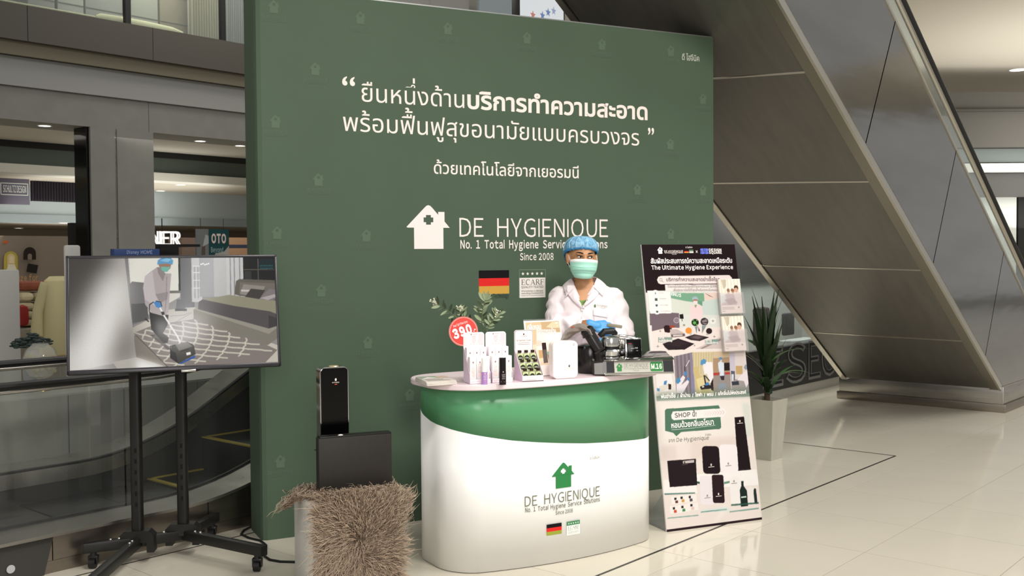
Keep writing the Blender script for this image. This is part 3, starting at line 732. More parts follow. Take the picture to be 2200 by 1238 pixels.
# worker
P.poly([(1150, 540), (1300, 560), (1290, 640), (1255, 700), (1300, 735), (1290, 775), (1255, 780), (1205, 720), (1165, 670)], '2d2c2b')
P.poly([(1165, 225), (1215, 190), (1260, 235), (1325, 240), (1310, 400), (1300, 540), (1265, 570), (1170, 545), (1120, 480), (1105, 350), (1120, 260)], 'b7aead')
P.poly([(1120, 260), (1180, 220), (1200, 400), (1235, 470), (1195, 490), (1120, 440), (1105, 350)], 'c8c0c0'); P.poly([(1215, 190), (1245, 190), (1280, 240), (1260, 300), (1225, 240)], '9a9090'); P.line([(1290, 260), (1285, 420), (1270, 560)], 4, '8b8282')
P.poly([(1200, 400), (1300, 380), (1290, 440), (1235, 470)], '8f8686', .6)
P.poly([(1225, 150), (1330, 150), (1318, 200), (1290, 228), (1250, 205), (1230, 180)], 'a98470'); P.poly([(1245, 185), (1318, 188), (1300, 222), (1275, 228), (1250, 212)], '7fbdaf')
P.poly([(1217, 170), (1222, 135), (1260, 112), (1320, 112), (1342, 140), (1335, 172), (1290, 160)], '6fa6c8'); P.poly([(1240, 140), (1290, 118), (1330, 130), (1300, 150)], '93c3de')
P.poly([(1185, 465), (1215, 448), (1250, 480), (1240, 512), (1205, 500)], '4f8fc4')
P.line([(1185, 460), (1155, 480), (1150, 530), (1165, 560)], 7, '1d1b1a'); P.line([(1205, 452), (1240, 460), (1250, 495)], 6, '1d1b1a')
P.line([(1235, 505), (1262, 560), (1365, 725), (1385, 770)], 12, 'f1eeea'); P.poly([(1240, 535), (1265, 535), (1270, 560), (1250, 562)], '2b2a28')
# carpet machine
P.poly([(1320, 800), (1440, 765), (1490, 790), (1502, 860), (1370, 935), (1305, 880)], '45423c'); P.poly([(1350, 790), (1440, 768), (1480, 800), (1375, 835)], '77736a'); P.poly([(1310, 830), (1350, 850), (1370, 935), (1305, 890)], '23211f')
P.poly([(1370, 935), (1495, 868), (1498, 885), (1390, 937)], '1f5aa6'); P.poly([(1430, 850), (1462, 842), (1466, 862), (1434, 870)], 'efece4'); P.line([(1310, 850), (1312, 800), (1350, 790)], 6, '1d1c1b'); P.line([(1390, 840), (1450, 822)], 8, '232220')
P.poly([(1150, 715), (1200, 710), (1310, 820), (1290, 830)], '4b4542', .7); P.line([(1300, 640), (1380, 600), (1480, 540)], 3, '8a8681'); P.line([(1310, 570), (1420, 560), (1460, 540)], 3, '8a8681')
# left wall panel and beams of light in the picture
P.poly([(500, 110), (962, 110), (1045, 890), (930, 930), (515, 1010)], 'bdb9b3')
P.poly([(480, 90), (900, 90), (700, 330), (560, 620), (490, 900)], '4a4642', .9, 28); P.poly([(480, 90), (800, 90), (600, 300), (500, 600)], '47423e', .7, 20)
P.poly([(900, 200), (980, 350), (760, 990), (530, 1000), (640, 700)], 'efece8', .95, 26)
P.poly([(1020, 560), (1045, 890), (850, 960), (930, 720)], '6e6963', .75, 18); P.poly([(860, 930), (1050, 890), (1280, 960), (900, 985)], 'b9b4ac')
P.poly([(1040, 900), (1180, 930), (1260, 960), (1050, 975)], 'f4f2ef', .9, 8)
P.poly([(1480, 90), (1840, 90), (1560, 640), (1300, 820), (1200, 700), (1380, 420)], 'ffffff', .30, 30); P.poly([(1300, 620), (1600, 560), (1560, 720), (1380, 800), (1260, 800)], 'ffffff', .62, 26)
P.poly([(1195, 600), (1260, 600), (1280, 720), (1220, 740)], 'e8e8e8', .5, 10)
P.a = np.clip(P.a, 0, 1) ** 1.22
P.grain(.02)
P.build('screen', body, lambda u, v: tuple(Mtv @ Vector(((u - .5) * (TVW - 2 * bw_), -.004, (v - .5) * (TVH - 2.5 * bw_) + bw_ * .25))), attr_mat('screen_picture', 0.3, emit=0.92, spec=0.12), 'screen showing a worker in blue cap cleaning a rug beside a bed')
W2 = lambda x, y, z: tuple(Vector((x, y, z)) - base)
for hx, hy, nm in ((-1.915, 5.165, 'near'), (-1.725, 5.295, 'far')):
    po = MB().box((hx - base.x, hy - base.y, .72), (.052, .052, 1.28), .012, 3, M=None).build('pole', m_blackmetal, tv)
    for k in range(6): MB().box((hx - base.x + .004, hy - base.y - .0265, .30 + .055 * k), (.010, .003, .022)).build('height_slot', mat('slot_shadow', '050505', .9), po)
    dirp = Vector((.19, .13, 0)).normalized(); ang = math.atan2(dirp.y, dirp.x)
    M = Matrix.Translation((hx - base.x, hy - base.y, .115)) @ Matrix.Rotation(ang - .5, 4, 'Z')
    MB().prism([(-.085, -.06), (-.085, .025), (-.06, .05), (.06, .05), (.085, .025), (.085, -.06), (.05, -.06), (.05, -.01), (-.05, -.01), (-.05, -.06)], -.035, .035, M=M).build('pole_bracket', m_blackmetal, tv)
def leg(p0, p1, nm='leg'):
    a = Vector(W2(*p0)); b = Vector(W2(*p1)); d = (b - a); L = d.length; M = Matrix.Translation((a + b) / 2) @ Matrix.Rotation(math.atan2(d.y, d.x), 4, 'Z')
    lg = MB().box((0, 0, 0), (L, .045, .052), .006, M=M).build(nm, m_blackmetal, tv); t = d.normalized()
    for k in (.09, .13):
        q = a + t * k + Vector((0, 0, .026)); MB().lathe([(0, .007), (.006, .006), (.008, .002), (.008, 0)][::-1], 10, M=Matrix.Translation(q)).build('bolt', mat('bright_bolt', 'C9C9C6', .25, 1), lg)
    return b
def caster(b):
    ct = MB().cyl((b.x, b.y, .03 + .03), (b.x, b.y, .088), .016).box((b.x, b.y, .056), (.05, .034, .018), .006)
    c = ct.box((b.x - .02, b.y, .042), (.008, .03, .045), .003).box((b.x + .02, b.y, .042), (.008, .03, .045), .003).build('caster', m_plastic, tv)
    MB().cyl((b.x - .015, b.y - .01, .026), (b.x + .015, b.y - .01, .026), .026, n=20).build('wheel', m_black, c)
hl_, hr_ = (-1.915, 5.165, .105), (-1.725, 5.295, .105)
for p0, p1 in ((hl_, (-2.15, 5.05, .105)), (hl_, (-1.88, 4.42, .105)), (hr_, (-1.225, 4.975, .105)), (hr_, (-1.66, 5.66, .105))):
    b = leg(p0, p1); t = (Vector(p1) - Vector(p0)).normalized(); caster(b - t * .05)
leg(hl_, hr_, 'cross_beam')
mb = MB(); M0 = Mtv
mb.box((0, .09, 0), (.5, .02, .32), .004, M=Mtv).box((-.09, .13, 0), (.03, .07, .36), .004, M=Mtv).box((.09, .13, 0), (.03, .07, .36), .004, M=Mtv)
mb.build('wall_mount', m_blackmetal, tv)

# ================================================================== CABLE behind the stand
cable = tag(MB().tube([tuple(onz(x, y, .006)) for x, y in ((541, 1131), (524, 1140), (518, 1148), (535, 1156), (560, 1162), (572, 1172), (571, 1186), (568, 1195), (580, 1203), (603, 1207), (640, 1208))] , .0065, 8).build('power_cable', m_black), 'black power cable curling on the tiles beside the backdrop corner', 'cable')

# ================================================================== LEFT ESCALATOR
def EP(s): return .205 if s < 2.9 else (.205 + .58 * (s - 2.9) ** 2 / 2.2 if s < 4.0 else .524 + .58 * (s - 4.0))
es = thing('escalator', 'steel and glass escalator with yellow edged steps rising behind the backdrop', 'escalator', mall(2.0, 5.0), MA)
E0 = mall(2.0, 5.0)
def el(s, d, z): return (s - 2.0, d - 5.0, z)          # local frame: x along the run, y across
S = [0.9 + .1 * k for k in range(72)]
def EPF(s): return .262 if s < 2.8 else (.262 + .58 * (s - 2.8) ** 2 / 1.8 if s < 3.7 else .523 + .58 * (s - 3.7))
def band(name, d0, d1, z0, z1, material, s0=.9, s1=8.0, par=es, label=None):
    ss = [s for s in S if s0 <= s <= s1]; vs = []
    for s in ss:
        z = EP(s) if d0 < 5.5 else EPF(s); vs += [el(s, d0, z + z0), el(s, d1, z + z0), el(s, d1, z + z1), el(s, d0, z + z1)]
    fs = []
    for i in range(len(ss) - 1):
        a = 4 * i; fs += [(a + k, a + (k + 1) % 4, a + 4 + (k + 1) % 4, a + 4 + k) for k in range(4)]
    fs += [(0, 1, 2, 3), (4 * len(ss) - 1, 4 * len(ss) - 2, 4 * len(ss) - 3, 4 * len(ss) - 4)]
    return MB().add(vs, fs).build(name, material, par, label, angle=50)
band('deck', 4.955, 5.22, -.016, 0.0, m_steel, 1.2)
band('inner_skirt', 5.22, 5.235, -.10, .012, m_black, 1.2)
m_skirt = mat('bright_skirt_steel', (.72, .71, .69), .28, 1.0, noise_amt=.25, noise_scale=2.2, stretch=(3, 1, 1), rough_var=.1)
band('skirt', 5.85, 5.89, .0, .085, m_skirt, 1.0)
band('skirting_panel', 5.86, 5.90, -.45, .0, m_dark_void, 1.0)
band('deck', 5.89, 6.15, .075, .09, m_steel, 1.0)
band('gasket', 5.85, 5.88, .085, .098, m_black, 1.0)
def glass(name, d, s0, s1, z0, z1):
    ss = [s0 + (s1 - s0) * k / 24 for k in range(25)]; vs = []
    E_ = EP if d < 5.5 else EPF
    for s in ss: vs += [el(s, d, E_(s) + z0), el(s, d, E_(s) + z1)]
    o = MB().add(vs, [(2 * i, 2 * i + 2, 2 * i + 3, 2 * i + 1) for i in range(24)]).build(name, m_glass, es, angle=60); return o
m_glass_keep = m_glass; m_glass = glass_mat('dimming_pane', (.84, .86, .84), .03)  # clear glass; grey tint added to darken what stands behind it
for a, b in ((1.3, 2.74), (2.75, 4.4), (4.41, 6.2)): glass('glass_panel', 5.19, a, b, 0.0, .70)
for a, b in ((1.3, 2.9), (2.91, 4.4), (4.41, 6.2)): glass('glass_panel', 5.91, a, b, .09, .68)
m_glass = m_glass_keep
for d, nm in ((5.19, 'handrail'), (5.91, 'handrail')):
    ss = [1.15 + .12 * k for k in range(56)]
    MB().tube([el(s, d, (EP(s) + .715) if d < 5.5 else (EPF(s) + .70)) for s in ss], .036, 10, flat=.55).build(nm, m_black, es)
    MB().tube([el(s, d, (EP(s) + .690) if d < 5.5 else (EPF(s) + .675)) for s in ss], .016, 8).build('handrail_track', m_steel, es)
cpz = [(1.2, 2.255), (2.26, 3.125), (3.13, 4.1), (4.105, 5.1)]
for a, b in cpz:
    ss = [a + (b - a) * k / 6 for k in range(7)]
    poly = [(a, .062), (b, .062)] + [(s, EP(s) - .017) for s in ss[::-1]]
    MB().prism(poly, 5.0, 5.03, lambda u, v, w: el(u, w, v)).build('cladding_panel', m_steel_warm, es, smooth=False)
MB().box(el(3.2, 5.012, .03), (4.0, .02, .06)).build('base_skirting', m_steel_warm, es, smooth=False)
mb = MB(); ss = [1.2 + .15 * k for k in range(40)]
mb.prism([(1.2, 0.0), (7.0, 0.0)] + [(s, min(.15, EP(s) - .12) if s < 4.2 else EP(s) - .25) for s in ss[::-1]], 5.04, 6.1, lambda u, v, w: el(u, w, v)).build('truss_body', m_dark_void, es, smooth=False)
m_step = mat('black_step', '0B0B0B', .6); m_yel = mat('step_yellow', '9A8A34', .6)
for k in range(-2, 6):
    s0 = 3.23 + .385 * k; z = .168 if k < 0 else .182 + .207 * k
    st = MB().box(el(s0 + .1925, 5.545, z - .10), (.383, .60, .20), .004).build('step', m_step, es)
    for c, d in (() if k < 0 else (((s0 + .1925, 5.833), (.383, .022)), ((s0 + .016, 5.545), (.032, .59)))) + (((s0 + .1925, 5.30 if k < 0 else 5.262), (.383, .030)),):
        MB().box(el(*c, z + .003), (*d, .008)).build('yellow_edge', m_yel, st, smooth=False)
MB().box(el(1.85, 5.545, .15), (1.2, .60, .03)).build('comb_plate', mat('grooved_plate', '4A4844', .45, .8), es)
MB().prism([(-.05, .0), (.28, .0), (.33, .185), (-.05, .185)], 4.99, 5.03, lambda u, v, w: el(1.93 + u, w, v)).build('newel_bracket', mat('dark_newel', '3A3936', .5), es)
MB().lathe([(0.0, .0), (.02, .0), (.02, .003), (0, .003)], 20, M=Matrix.Translation(el(2.05, 4.986, .07)) @ Matrix.Rotation(pi / 2, 4, 'X')).build('round_sticker', mat('sticker_grey', 'B9B9BC', .5), es)

# ================================================================== RIGHT ESCALATOR: leaning stainless soffit and side
re_ = thing('escalator', 'leaning stainless clad underside of the escalator at the right', 'escalator', mall(10.5, 2.94), MA)
RD0, RD1 = 2.94, 4.53
def rz_(s, d): k = (d - RD0) / (RD1 - RD0); return .235 + (.622 + .023 * k) * (10.5 - s)
def rl(s, d, z): return (s - 10.5, d - RD0, z)
sj = [3.0, 4.2, 5.35, 6.45, 7.53, 8.62, 9.68, 10.56]
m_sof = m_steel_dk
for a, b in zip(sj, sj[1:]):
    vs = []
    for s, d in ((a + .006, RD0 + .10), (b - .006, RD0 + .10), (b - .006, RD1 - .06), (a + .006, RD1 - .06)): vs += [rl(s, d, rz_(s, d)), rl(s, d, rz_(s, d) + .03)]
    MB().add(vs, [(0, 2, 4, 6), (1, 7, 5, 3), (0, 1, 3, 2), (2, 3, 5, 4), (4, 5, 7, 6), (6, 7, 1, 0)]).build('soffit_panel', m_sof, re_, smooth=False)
for s in sj[1:-1]:
    vs = []
    for q in (s - .006, s + .006):
        for d in (RD0 + .10, RD1 - .06): vs += [rl(q, d, rz_(q, d) - .004), rl(q, d, rz_(q, d) + .012)]
    MB().add(vs, [(0, 2, 3, 1), (4, 5, 7, 6), (0, 4, 6, 2), (1, 3, 7, 5), (0, 1, 5, 4), (2, 6, 7, 3)]).build('joint_glint_strip', mat('pale_metal_trim', (.62, .59, .52), .28, 1.0), re_, smooth=False)  # pale strips added to imitate bright reflections along the joints
def bar(name, d0, d1, z0, z1, material, s0=3.0, s1=10.56, N=16):
    vs = []
    for k in range(N + 1):
        s = s0 + (s1 - s0) * k / N
        for d, z in ((d0, z0), (d1, z0), (d1, z1), (d0, z1)): vs.append(rl(s, d, rz_(s, d) + z))
    fs = [(4 * k + q, 4 * k + (q + 1) % 4, 4 * k + 4 + (q + 1) % 4, 4 * k + 4 + q) for k in range(N) for q in range(4)] + [(0, 3, 2, 1), (4 * N, 4 * N + 1, 4 * N + 2, 4 * N + 3)]
    return MB().add(vs, fs).build(name, material, re_, smooth=False)
m_trim = mat('pale_metal_trim', (.62, .59, .52), .28, 1.0)
bar('edge_trim', RD1 - .055, RD1, -.02, .06, m_trim); bar('edge_profile', RD0 + .012, RD0 + .095, -.012, .03, mat('olive_metal_trim', (.30, .285, .24), .38, 1.0)); bar('edge_lip', RD0 - .01, RD0 + .01, -.02, .05, m_trim)
bar('joint_backing', RD0 + .02, RD1 - .02, .03, .05, m_dark_void)
sk = .62 * .34
jp = [3.0, 4.4, 5.8, 7.2, 8.6, 10.0, 11.3]
m_mirror = mat('polished_stainless_side', (.33, .33, .325), .13, 1.0, noise_amt=.16, noise_scale=1.6, stretch=(.35, 1, 1.6), bump=.5, bump_scale=1.3)  # stretched colour noise paints in the streaky reflections
for a, b in zip(jp, jp[1:]):
    f = lambda s: rz_(s, RD0); q = []
    for s, h in ((a + .006, .05), (b - .006, .05), (b - .006 + .55, 1.35 + .622 * .0), (a + .006 + .55, 1.35)):
        q.append((s, f(s) + h + (0 if h < 1 else 0)))
    MB().prism(q, RD0 - .012, RD0 + .01, lambda u, v, w: rl(u, w, v)).build('side_panel', m_mirror, re_, smooth=False)
bar('side_backing', RD0 + .012, RD0 + .03, .04, 1.33, m_dark_void, 3.0, 11.8); bar('side_top_trim', RD0 - .02, RD0 + .05, 1.34, 1.37, m_trim, 3.0, 11.8)
bar('balustrade_pane', RD0 + .03, RD0 + .036, 1.37, 1.66, m_glass, 4.5, 11.8)
ss = [4.5 + .5 * k for k in range(16)]
MB().tube([rl(s, RD0 + .03, rz_(s, RD0) + 1.69) for s in ss], .04, 10).build('handrail', m_black, re_)
MB().tube([rl(s, RD0 + .03, rz_(s, RD0) + 1.645) for s in ss], .022, 8).build('handrail_track', m_trim, re_)
bar('truss_body', RD0 + .06, RD1 - .06, .06, .9, m_dark_void, 3.0, 11.8)
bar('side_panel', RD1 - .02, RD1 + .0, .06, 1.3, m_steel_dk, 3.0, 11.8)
pb = MB().box((.06 + 1.4, (RD1 - RD0) / 2, .165), (2.9, RD1 - RD0 + .06, .17), .006).build('plinth', m_steel, re_)
MB().box((.06 + 1.4, (RD1 - RD0) / 2, .04), (2.92, RD1 - RD0 + .10, .08), .004).build('plinth_base', m_steel_warm, re_)

# ================================================================== POSTER STAND
PC = Vector((1.15, 5.782, 0)); PY, PT, PWD, PHT = 0.408, -0.164, 0.647, 1.628
ps = thing('poster_stand', 'leaning printed poster stand with two leaflet pockets right of the counter', 'poster', PC, rot=(PT, 0, PY))
pq = homog([(1372.5, 527), (1580, 524), (1634, 1117), (1436, 1143)])
MB().box((0, .006, PHT / 2), (PWD, .010, PHT), .001).build('board', mat('foam_board', 'E8E6E2', .5), ps)
iv = ps.matrix_basis.copy(); Minv = (Matrix.Rotation(PY, 4, 'Z') @ Matrix.Rotation(PT, 4, 'X')).inverted()
bp_ = MB()
for x in (-PWD / 2 + .004, PWD / 2 - .004):
    a = Minv @ Vector((x * cos(PY), x * sin(PY), .004)); 
    bp_.add([tuple(Minv @ Matrix.Rotation(PY, 4, 'Z') @ Vector(q)) for q in ((x, 0.02, .004), (x, .24, .004), (x, .02 + .035, .20), (x + .003, .02, .004), (x + .003, .24, .004), (x + .003, .055, .20))], [(0, 1, 2), (3, 5, 4), (0, 3, 4, 1), (1, 4, 5, 2), (2, 5, 3, 0)])
bp_.add([tuple(Minv @ Matrix.Rotation(PY, 4, 'Z') @ Vector(q)) for q in ((-PWD / 2, .012, .003), (PWD / 2, .012, .003), (PWD / 2, .24, .003), (-PWD / 2, .24, .003), (-PWD / 2, .012, .007), (PWD / 2, .012, .007), (PWD / 2, .24, .007), (-PWD / 2, .24, .007))], [(0, 3, 2, 1), (4, 5, 6, 7), (0, 1, 5, 4), (1, 2, 6, 5), (2, 3, 7, 6), (3, 0, 4, 7)])
bp_.build('acrylic_foot', glass_mat('grey_acrylic', (.75, .77, .76), .25), ps, smooth=False)
ppx = lambda P: [((pq(x, y)[0] - .5) * PWD, (1 - pq(x, y)[1]) * PHT) for x, y in P]
P = Paint(270, 676, 'f2e9e4', pq)
c1 = lambda x, y: (1370 + x / 6.878, 520 + y / 6.878)      # detail crops of the photograph, as read off
c2 = lambda x, y: (1380 + x / 6.192, 680 + y / 6.192)
c3 = lambda x, y: (1410 + x / 4.422, 870 + y / 4.422)
def pp(cv, pts, col, alpha=1, blur=0): P.poly([cv(*q) for q in pts], col, alpha, blur)
def pd(cv, x, y, r, col, alpha=1, ry=None):
    pp(cv, [(x + r * cos(2 * pi * i / 18), y + (ry or r) * sin(2 * pi * i / 18)) for i in range(18)], col, alpha)
pp(c1, [(0, 20), (1460, 0), (1560, 800), (100, 800)], '1d0a10')
pp(c1, [(120, 770), (1600, 740), (1600, 1250), (150, 1250)], 'dfe3d8')                         # pale wall in the picture
pp(c1, [(470, 800), (975, 800), (985, 960), (700, 925), (470, 880)], '7fae90'); pp(c1, [(800, 900), (960, 930), (955, 1000), (880, 960)], '6d9d80'); pp(c1, [(975, 800), (1180, 790), (1180, 880), (985, 915)], 'f0d8cc'); pp(c1, [(985, 795), (1120, 865), (1060, 845)], '3b2a26'); pp(c1, [(950, 930), (1190, 880), (1220, 1250), (960, 1250)], 'cfdcd6')
pp(c1, [(160, 1085), (600, 1110), (610, 1300), (170, 1300)], '7b6b73')
pp(c2, [(100, 10), (480, 10), (490, 215), (120, 260)], '76666e'); pp(c2, [(480, 30), (1030, 30), (1040, 200), (490, 215)], 'e2e4dc'); pp(c2, [(120, 260), (300, 215), (1040, 190), (1060, 490), (140, 515)], 'f3e4de')
pp(c2, [(700, 495), (1040, 330), (1060, 490)], 'd7c6c2'); pp(c2, [(760, 490), (1040, 350), (1045, 375), (800, 492)], '9b8a88')
pp(c2, [(485, 25), (535, 20), (545, 85), (490, 85)], '1b1516'); pp(c2, [(515, 85), (525, 85), (528, 120), (518, 120)], '3a2f2d'); pp(c2, [(522, 150), (570, 148), (575, 195), (525, 197)], 'efeae2'); pp(c2, [(532, 158), (562, 157), (565, 187), (535, 188)], 'a29a8e')
# worker in the picture
pp(c1, [(770, 1010), (830, 980), (920, 985), (960, 1080), (955, 1190), (900, 1240), (800, 1240), (765, 1150)], 'f3d9da'); pp(c2, [(630, 0), (800, 0), (790, 80), (760, 250), (640, 170)], 'f2dadc'); pp(c2, [(740, 190), (765, 250), (745, 255)], '3a2a30'); pp(c1, [(830, 985), (870, 980), (850, 1030)], '8fa06a')
pp(c1, [(812, 895), (880, 890), (880, 950), (850, 980), (820, 960)], 'f0e2e0'); pp(c1, [(810, 895), (882, 893), (880, 920), (812, 920)], 'b5806a'); pp(c1, [(798, 905), (800, 870), (840, 850), (880, 865), (892, 905), (850, 890)], 'a9c0cc')
# machine and cloths on the bed
pp(c2, [(275, 200), (300, 175), (370, 180), (390, 240), (350, 280), (290, 270)], '2a1618'); pp(c2, [(360, 230), (450, 225), (560, 285), (570, 325), (380, 345), (365, 300)], 'c9b9b6'); pp(c2, [(375, 300), (560, 288), (562, 322), (382, 342)], '6b5a58'); pp(c2, [(400, 305), (530, 298), (530, 318), (402, 330)], 'd8cdc9'); pp(c2, [(350, 180), (425, 175), (420, 210), (360, 215)], 'a04a34')
pp(c2, [(560, 340), (690, 295), (890, 335), (760, 388), (640, 375)], '2f2226'); pp(c2, [(620, 340), (700, 310), (820, 330), (740, 365)], '7b6c6c', .8, 2); pp(c2, [(262, 430), (470, 355), (690, 425), (560, 505), (340, 512), (300, 480)], '2b1f24'); pp(c2, [(300, 432), (470, 380), (600, 420), (480, 470)], '34262b')
pp(c2, [(205, 340), (390, 338), (395, 400), (205, 412)], '8fa39a'); pp(c2, [(830, 368), (1010, 360), (1015, 425), (835, 437)], '86a097')
# magnified spots
pp(c2, [(690, 180), (735, 180), (718, 290)], '7d8f8b', .9); pp(c2, [(790, 175), (850, 175), (790, 285)], '7d8f8b', .9); pp(c2, [(600, 280), (660, 270), (640, 310)], '9aa59c', .8); pp(c2, [(850, 280), (920, 285), (850, 310)], '9aa59c', .8)
pd(c2, 698, 135, 55, 'e8ece6'); pd(c2, 698, 135, 50, '142a12'); pd(c2, 690, 140, 22, '6fb05a'); pd(c2, 720, 105, 9, '7fc266'); pd(c2, 672, 105, 8, '7fc266'); pd(c2, 722, 165, 9, '7fc266')
pd(c2, 823, 122, 58, 'e8ece6'); pd(c2, 823, 122, 53, '3c2f34'); pp(c2, [(785, 110), (850, 85), (865, 120), (800, 140)], '8d8184'); pp(c2, [(790, 150), (860, 140), (840, 165)], '9a8e90')
pd(c2, 611, 247, 48, 'f6e6d6'); pd(c2, 611, 247, 43, 'ee9540'); pd(c2, 886, 250, 46, 'e8ece6'); pd(c2, 886, 250, 41, '2e1b1c'); pd(c2, 447, 108, 40, 'c7bcc4'); pd(c2, 447, 108, 33, '8d7f8a'); pd(c2, 938, 110, 42, 'f4f2ec')
for x, y, r in ((938, 110, 22), (230, 258, 14), (958, 325, 16), (200, 465, 20), (690, 448, 12)):
    pp(c2, [(x - r, y - 3), (x + r, y - 3), (x + r, y + 3), (x - r, y + 3)], '6d6a66'); pp(c2, [(x - 3, y - r), (x + 3, y - r), (x + 3, y + r), (x - 3, y + r)], '6d6a66')
# white icon panel and search pill
pp(c1, [(130, 770), (470, 780), (495, 1100), (480, 1115), (170, 1120)], 'fbf6f2'); pp(c1, [(385, 675), (1220, 660), (1225, 790), (395, 770)], 'f7eeea')
for y, sx in ((802, 0), (893, 12), (993, 22), (1088, 32)): pd(c1, 242 + sx, y, 46, 'fdfaf7'); 
P.poly([c1(*q) for q in [(265, 600), (285, 555), (320, 540), (1360, 515), (1400, 560), (1380, 630), (1340, 645), (320, 668), (285, 650)]], 'f8e9e6')
pp(c1, [(236, 815), (240, 785), (254, 815), (245, 825)], '3b4a44'); pp(c1, [(236, 885), (275, 885), (278, 925), (238, 925)], '4a5850'); pp(c1, [(245, 980), (285, 980), (280, 1005), (266, 1018), (250, 1005)], '4a5f66'); pp(c1, [(255, 1075), (295, 1080), (285, 1110), (262, 1105)], '55655a')
for x0, y0, l in ((290, 803, 80), (300, 893, 110), (315, 990, 120), (325, 1082, 150)): pp(c1, [(x0, y0 - 4), (x0 + l, y0 - 6), (x0 + l, y0 + 2), (x0, y0 + 4)], 'b59f9c', .7)
# row of job photos
pp(c2, [(140, 515), (1400, 500), (1440, 1130), (190, 1195)], 'efe3dc')
pp(c2, [(165, 760), (400, 740), (440, 1100), (190, 1150)], 'e9dfd8'); pp(c2, [(175, 830), (240, 800), (380, 800), (410, 960), (340, 1060), (200, 1070)], 'f8efec'); pp(c2, [(230, 780), (310, 775), (300, 810), (240, 815)], '8fa7bd'); pp(c2, [(225, 1000), (345, 965), (355, 1030), (235, 1070)], 'e6ddd4'); pp(c2, [(345, 965), (385, 970), (385, 1040), (350, 1040)], '372824'); pp(c2, [(290, 930), (330, 920), (320, 975), (285, 980)], '4f8fc6'); pp(c2, [(195, 1020), (235, 1030), (230, 1070), (200, 1060)], '5f96c6')
pp(c2, [(415, 600), (660, 540), (700, 1120), (455, 1130)], '857983')
for k in range(9): pp(c2, [(425 + 26 * k, 590 - 5 * k), (436 + 26 * k, 590 - 5 * k), (470 + 26 * k, 1100), (455 + 26 * k, 1100)], '6c6069' if k % 2 else 'a1959c', .7)
pp(c2, [(640, 560), (690, 560), (715, 1110), (650, 1110)], '8b87a8', .7); P.line([c2(565, 850), c2(560, 740), c2(630, 640)], 2, '4a4146'); P.line([c2(575, 730), c2(625, 645)], 1.6, 'e8e4e6')
pp(c2, [(455, 960), (540, 850), (570, 880), (520, 980), (610, 900), (620, 940), (540, 1090), (455, 1090)], 'eee5ea'); pp(c2, [(555, 800), (585, 800), (590, 855), (560, 850)], '4a8ac8'); pp(c2, [(595, 885), (620, 875), (625, 915), (605, 925)], '4a8ac8'); pp(c2, [(445, 930), (460, 890), (500, 885), (510, 930), (470, 970)], '4f90bf')
pp(c2, [(660, 540), (935, 530), (950, 1100), (715, 1110)], 'd9c9a2')
for k in range(8): pp(c2, [(670 + 34 * k, 540), (684 + 34 * k, 540), (684 + 34 * k, 830), (672 + 34 * k, 830)], 'c2b28a', .8)
pp(c2, [(680, 740), (740, 730), (765, 850), (830, 870), (900, 1090), (720, 1100)], 'd2bd84'); pp(c2, [(715, 900), (830, 860), (850, 980), (760, 1080)], 'e3d3a0')
pp(c2, [(805, 720), (850, 670), (930, 670), (945, 880), (905, 960), (860, 830), (820, 830)], 'f6eef0'); pp(c2, [(905, 960), (940, 880), (948, 1060), (915, 1040)], '2b2426'); pp(c2, [(770, 700), (775, 650), (820, 625), (850, 650), (840, 690), (790, 715)], '5b97c2'); pp(c2, [(805, 700), (845, 690), (845, 720), (815, 735)], 'e6eaf0'); pp(c2, [(765, 1000), (840, 970), (915, 980), (915, 1025), (780, 1040)], '2c2427'); pp(c2, [(795, 988), (820, 986), (820, 1008), (795, 1010)], 'e9e6ea'); pp(c2, [(830, 960), (875, 935), (895, 975), (840, 985)], '4786c6'); P.line([c2(820, 850), c2(840, 960)], 3, '2c2a2e'); P.line([c2(835, 855), c2(890, 920)], 2.4, '2c2a2e')
pp(c2, [(935, 530), (1160, 520), (1180, 1080), (950, 1100)], 'b09478'); pp(c2, [(940, 530), (1155, 520), (1155, 600), (940, 620)], 'd6bfa2'); pp(c2, [(1085, 680), (1160, 675), (1165, 780), (1090, 785)], '241c1e'); pp(c2, [(942, 815), (1180, 800), (1182, 830), (945, 850)], 'b5433c'); pp(c2, [(945, 850), (1182, 830), (1190, 1080), (955, 1090)], '9d918c'); pp(c2, [(1005, 680), (1035, 655), (1085, 680), (1085, 850), (1030, 855), (1010, 740)], 'dfe6f2'); pp(c2, [(1030, 855), (1090, 850), (1088, 910), (1050, 910)], '3a2c34'); pd(c2, 1041, 622, 20, '5b97c2'); pp(c2, [(1030, 640), (1060, 640), (1050, 665)], 'dbe6ec'); pp(c2, [(1010, 955), (1115, 950), (1130, 1025), (1010, 1040)], '8f9aa4'); P.line([c2(1005, 1000), c2(1030, 800)], 1.4, '8e9298'); P.line([c2(1120, 1000), c2(1090, 800)], 1.4, '8e9298')
pp(c2, [(1155, 520), (1400, 500), (1430, 1080), (1180, 1080)], 'e4d8d4'); pp(c2, [(1155, 540), (1230, 540), (1235, 800), (1165, 810)], 'cfc6d4'); pp(c2, [(1240, 720), (1330, 715), (1335, 830), (1245, 830)], 'c9a774'); pp(c2, [(1180, 900), (1425, 890), (1430, 1080), (1185, 1080)], 'a39c9a'); pp(c2, [(1280, 880), (1350, 800), (1400, 790), (1425, 920), (1380, 1010), (1350, 920), (1260, 910)], 'efe4ea'); pp(c2, [(1350, 740), (1370, 700), (1405, 700), (1410, 760), (1370, 770)], '8d9aa6'); pp(c2, [(1185, 930), (1280, 920), (1285, 970), (1195, 980)], '3a3b48'); pp(c2, [(1175, 785), (1230, 790), (1230, 910), (1185, 920)], '5b5f70'); pp(c2, [(1185, 830), (1215, 830), (1212, 920), (1188, 920)], 'dfe0ea')
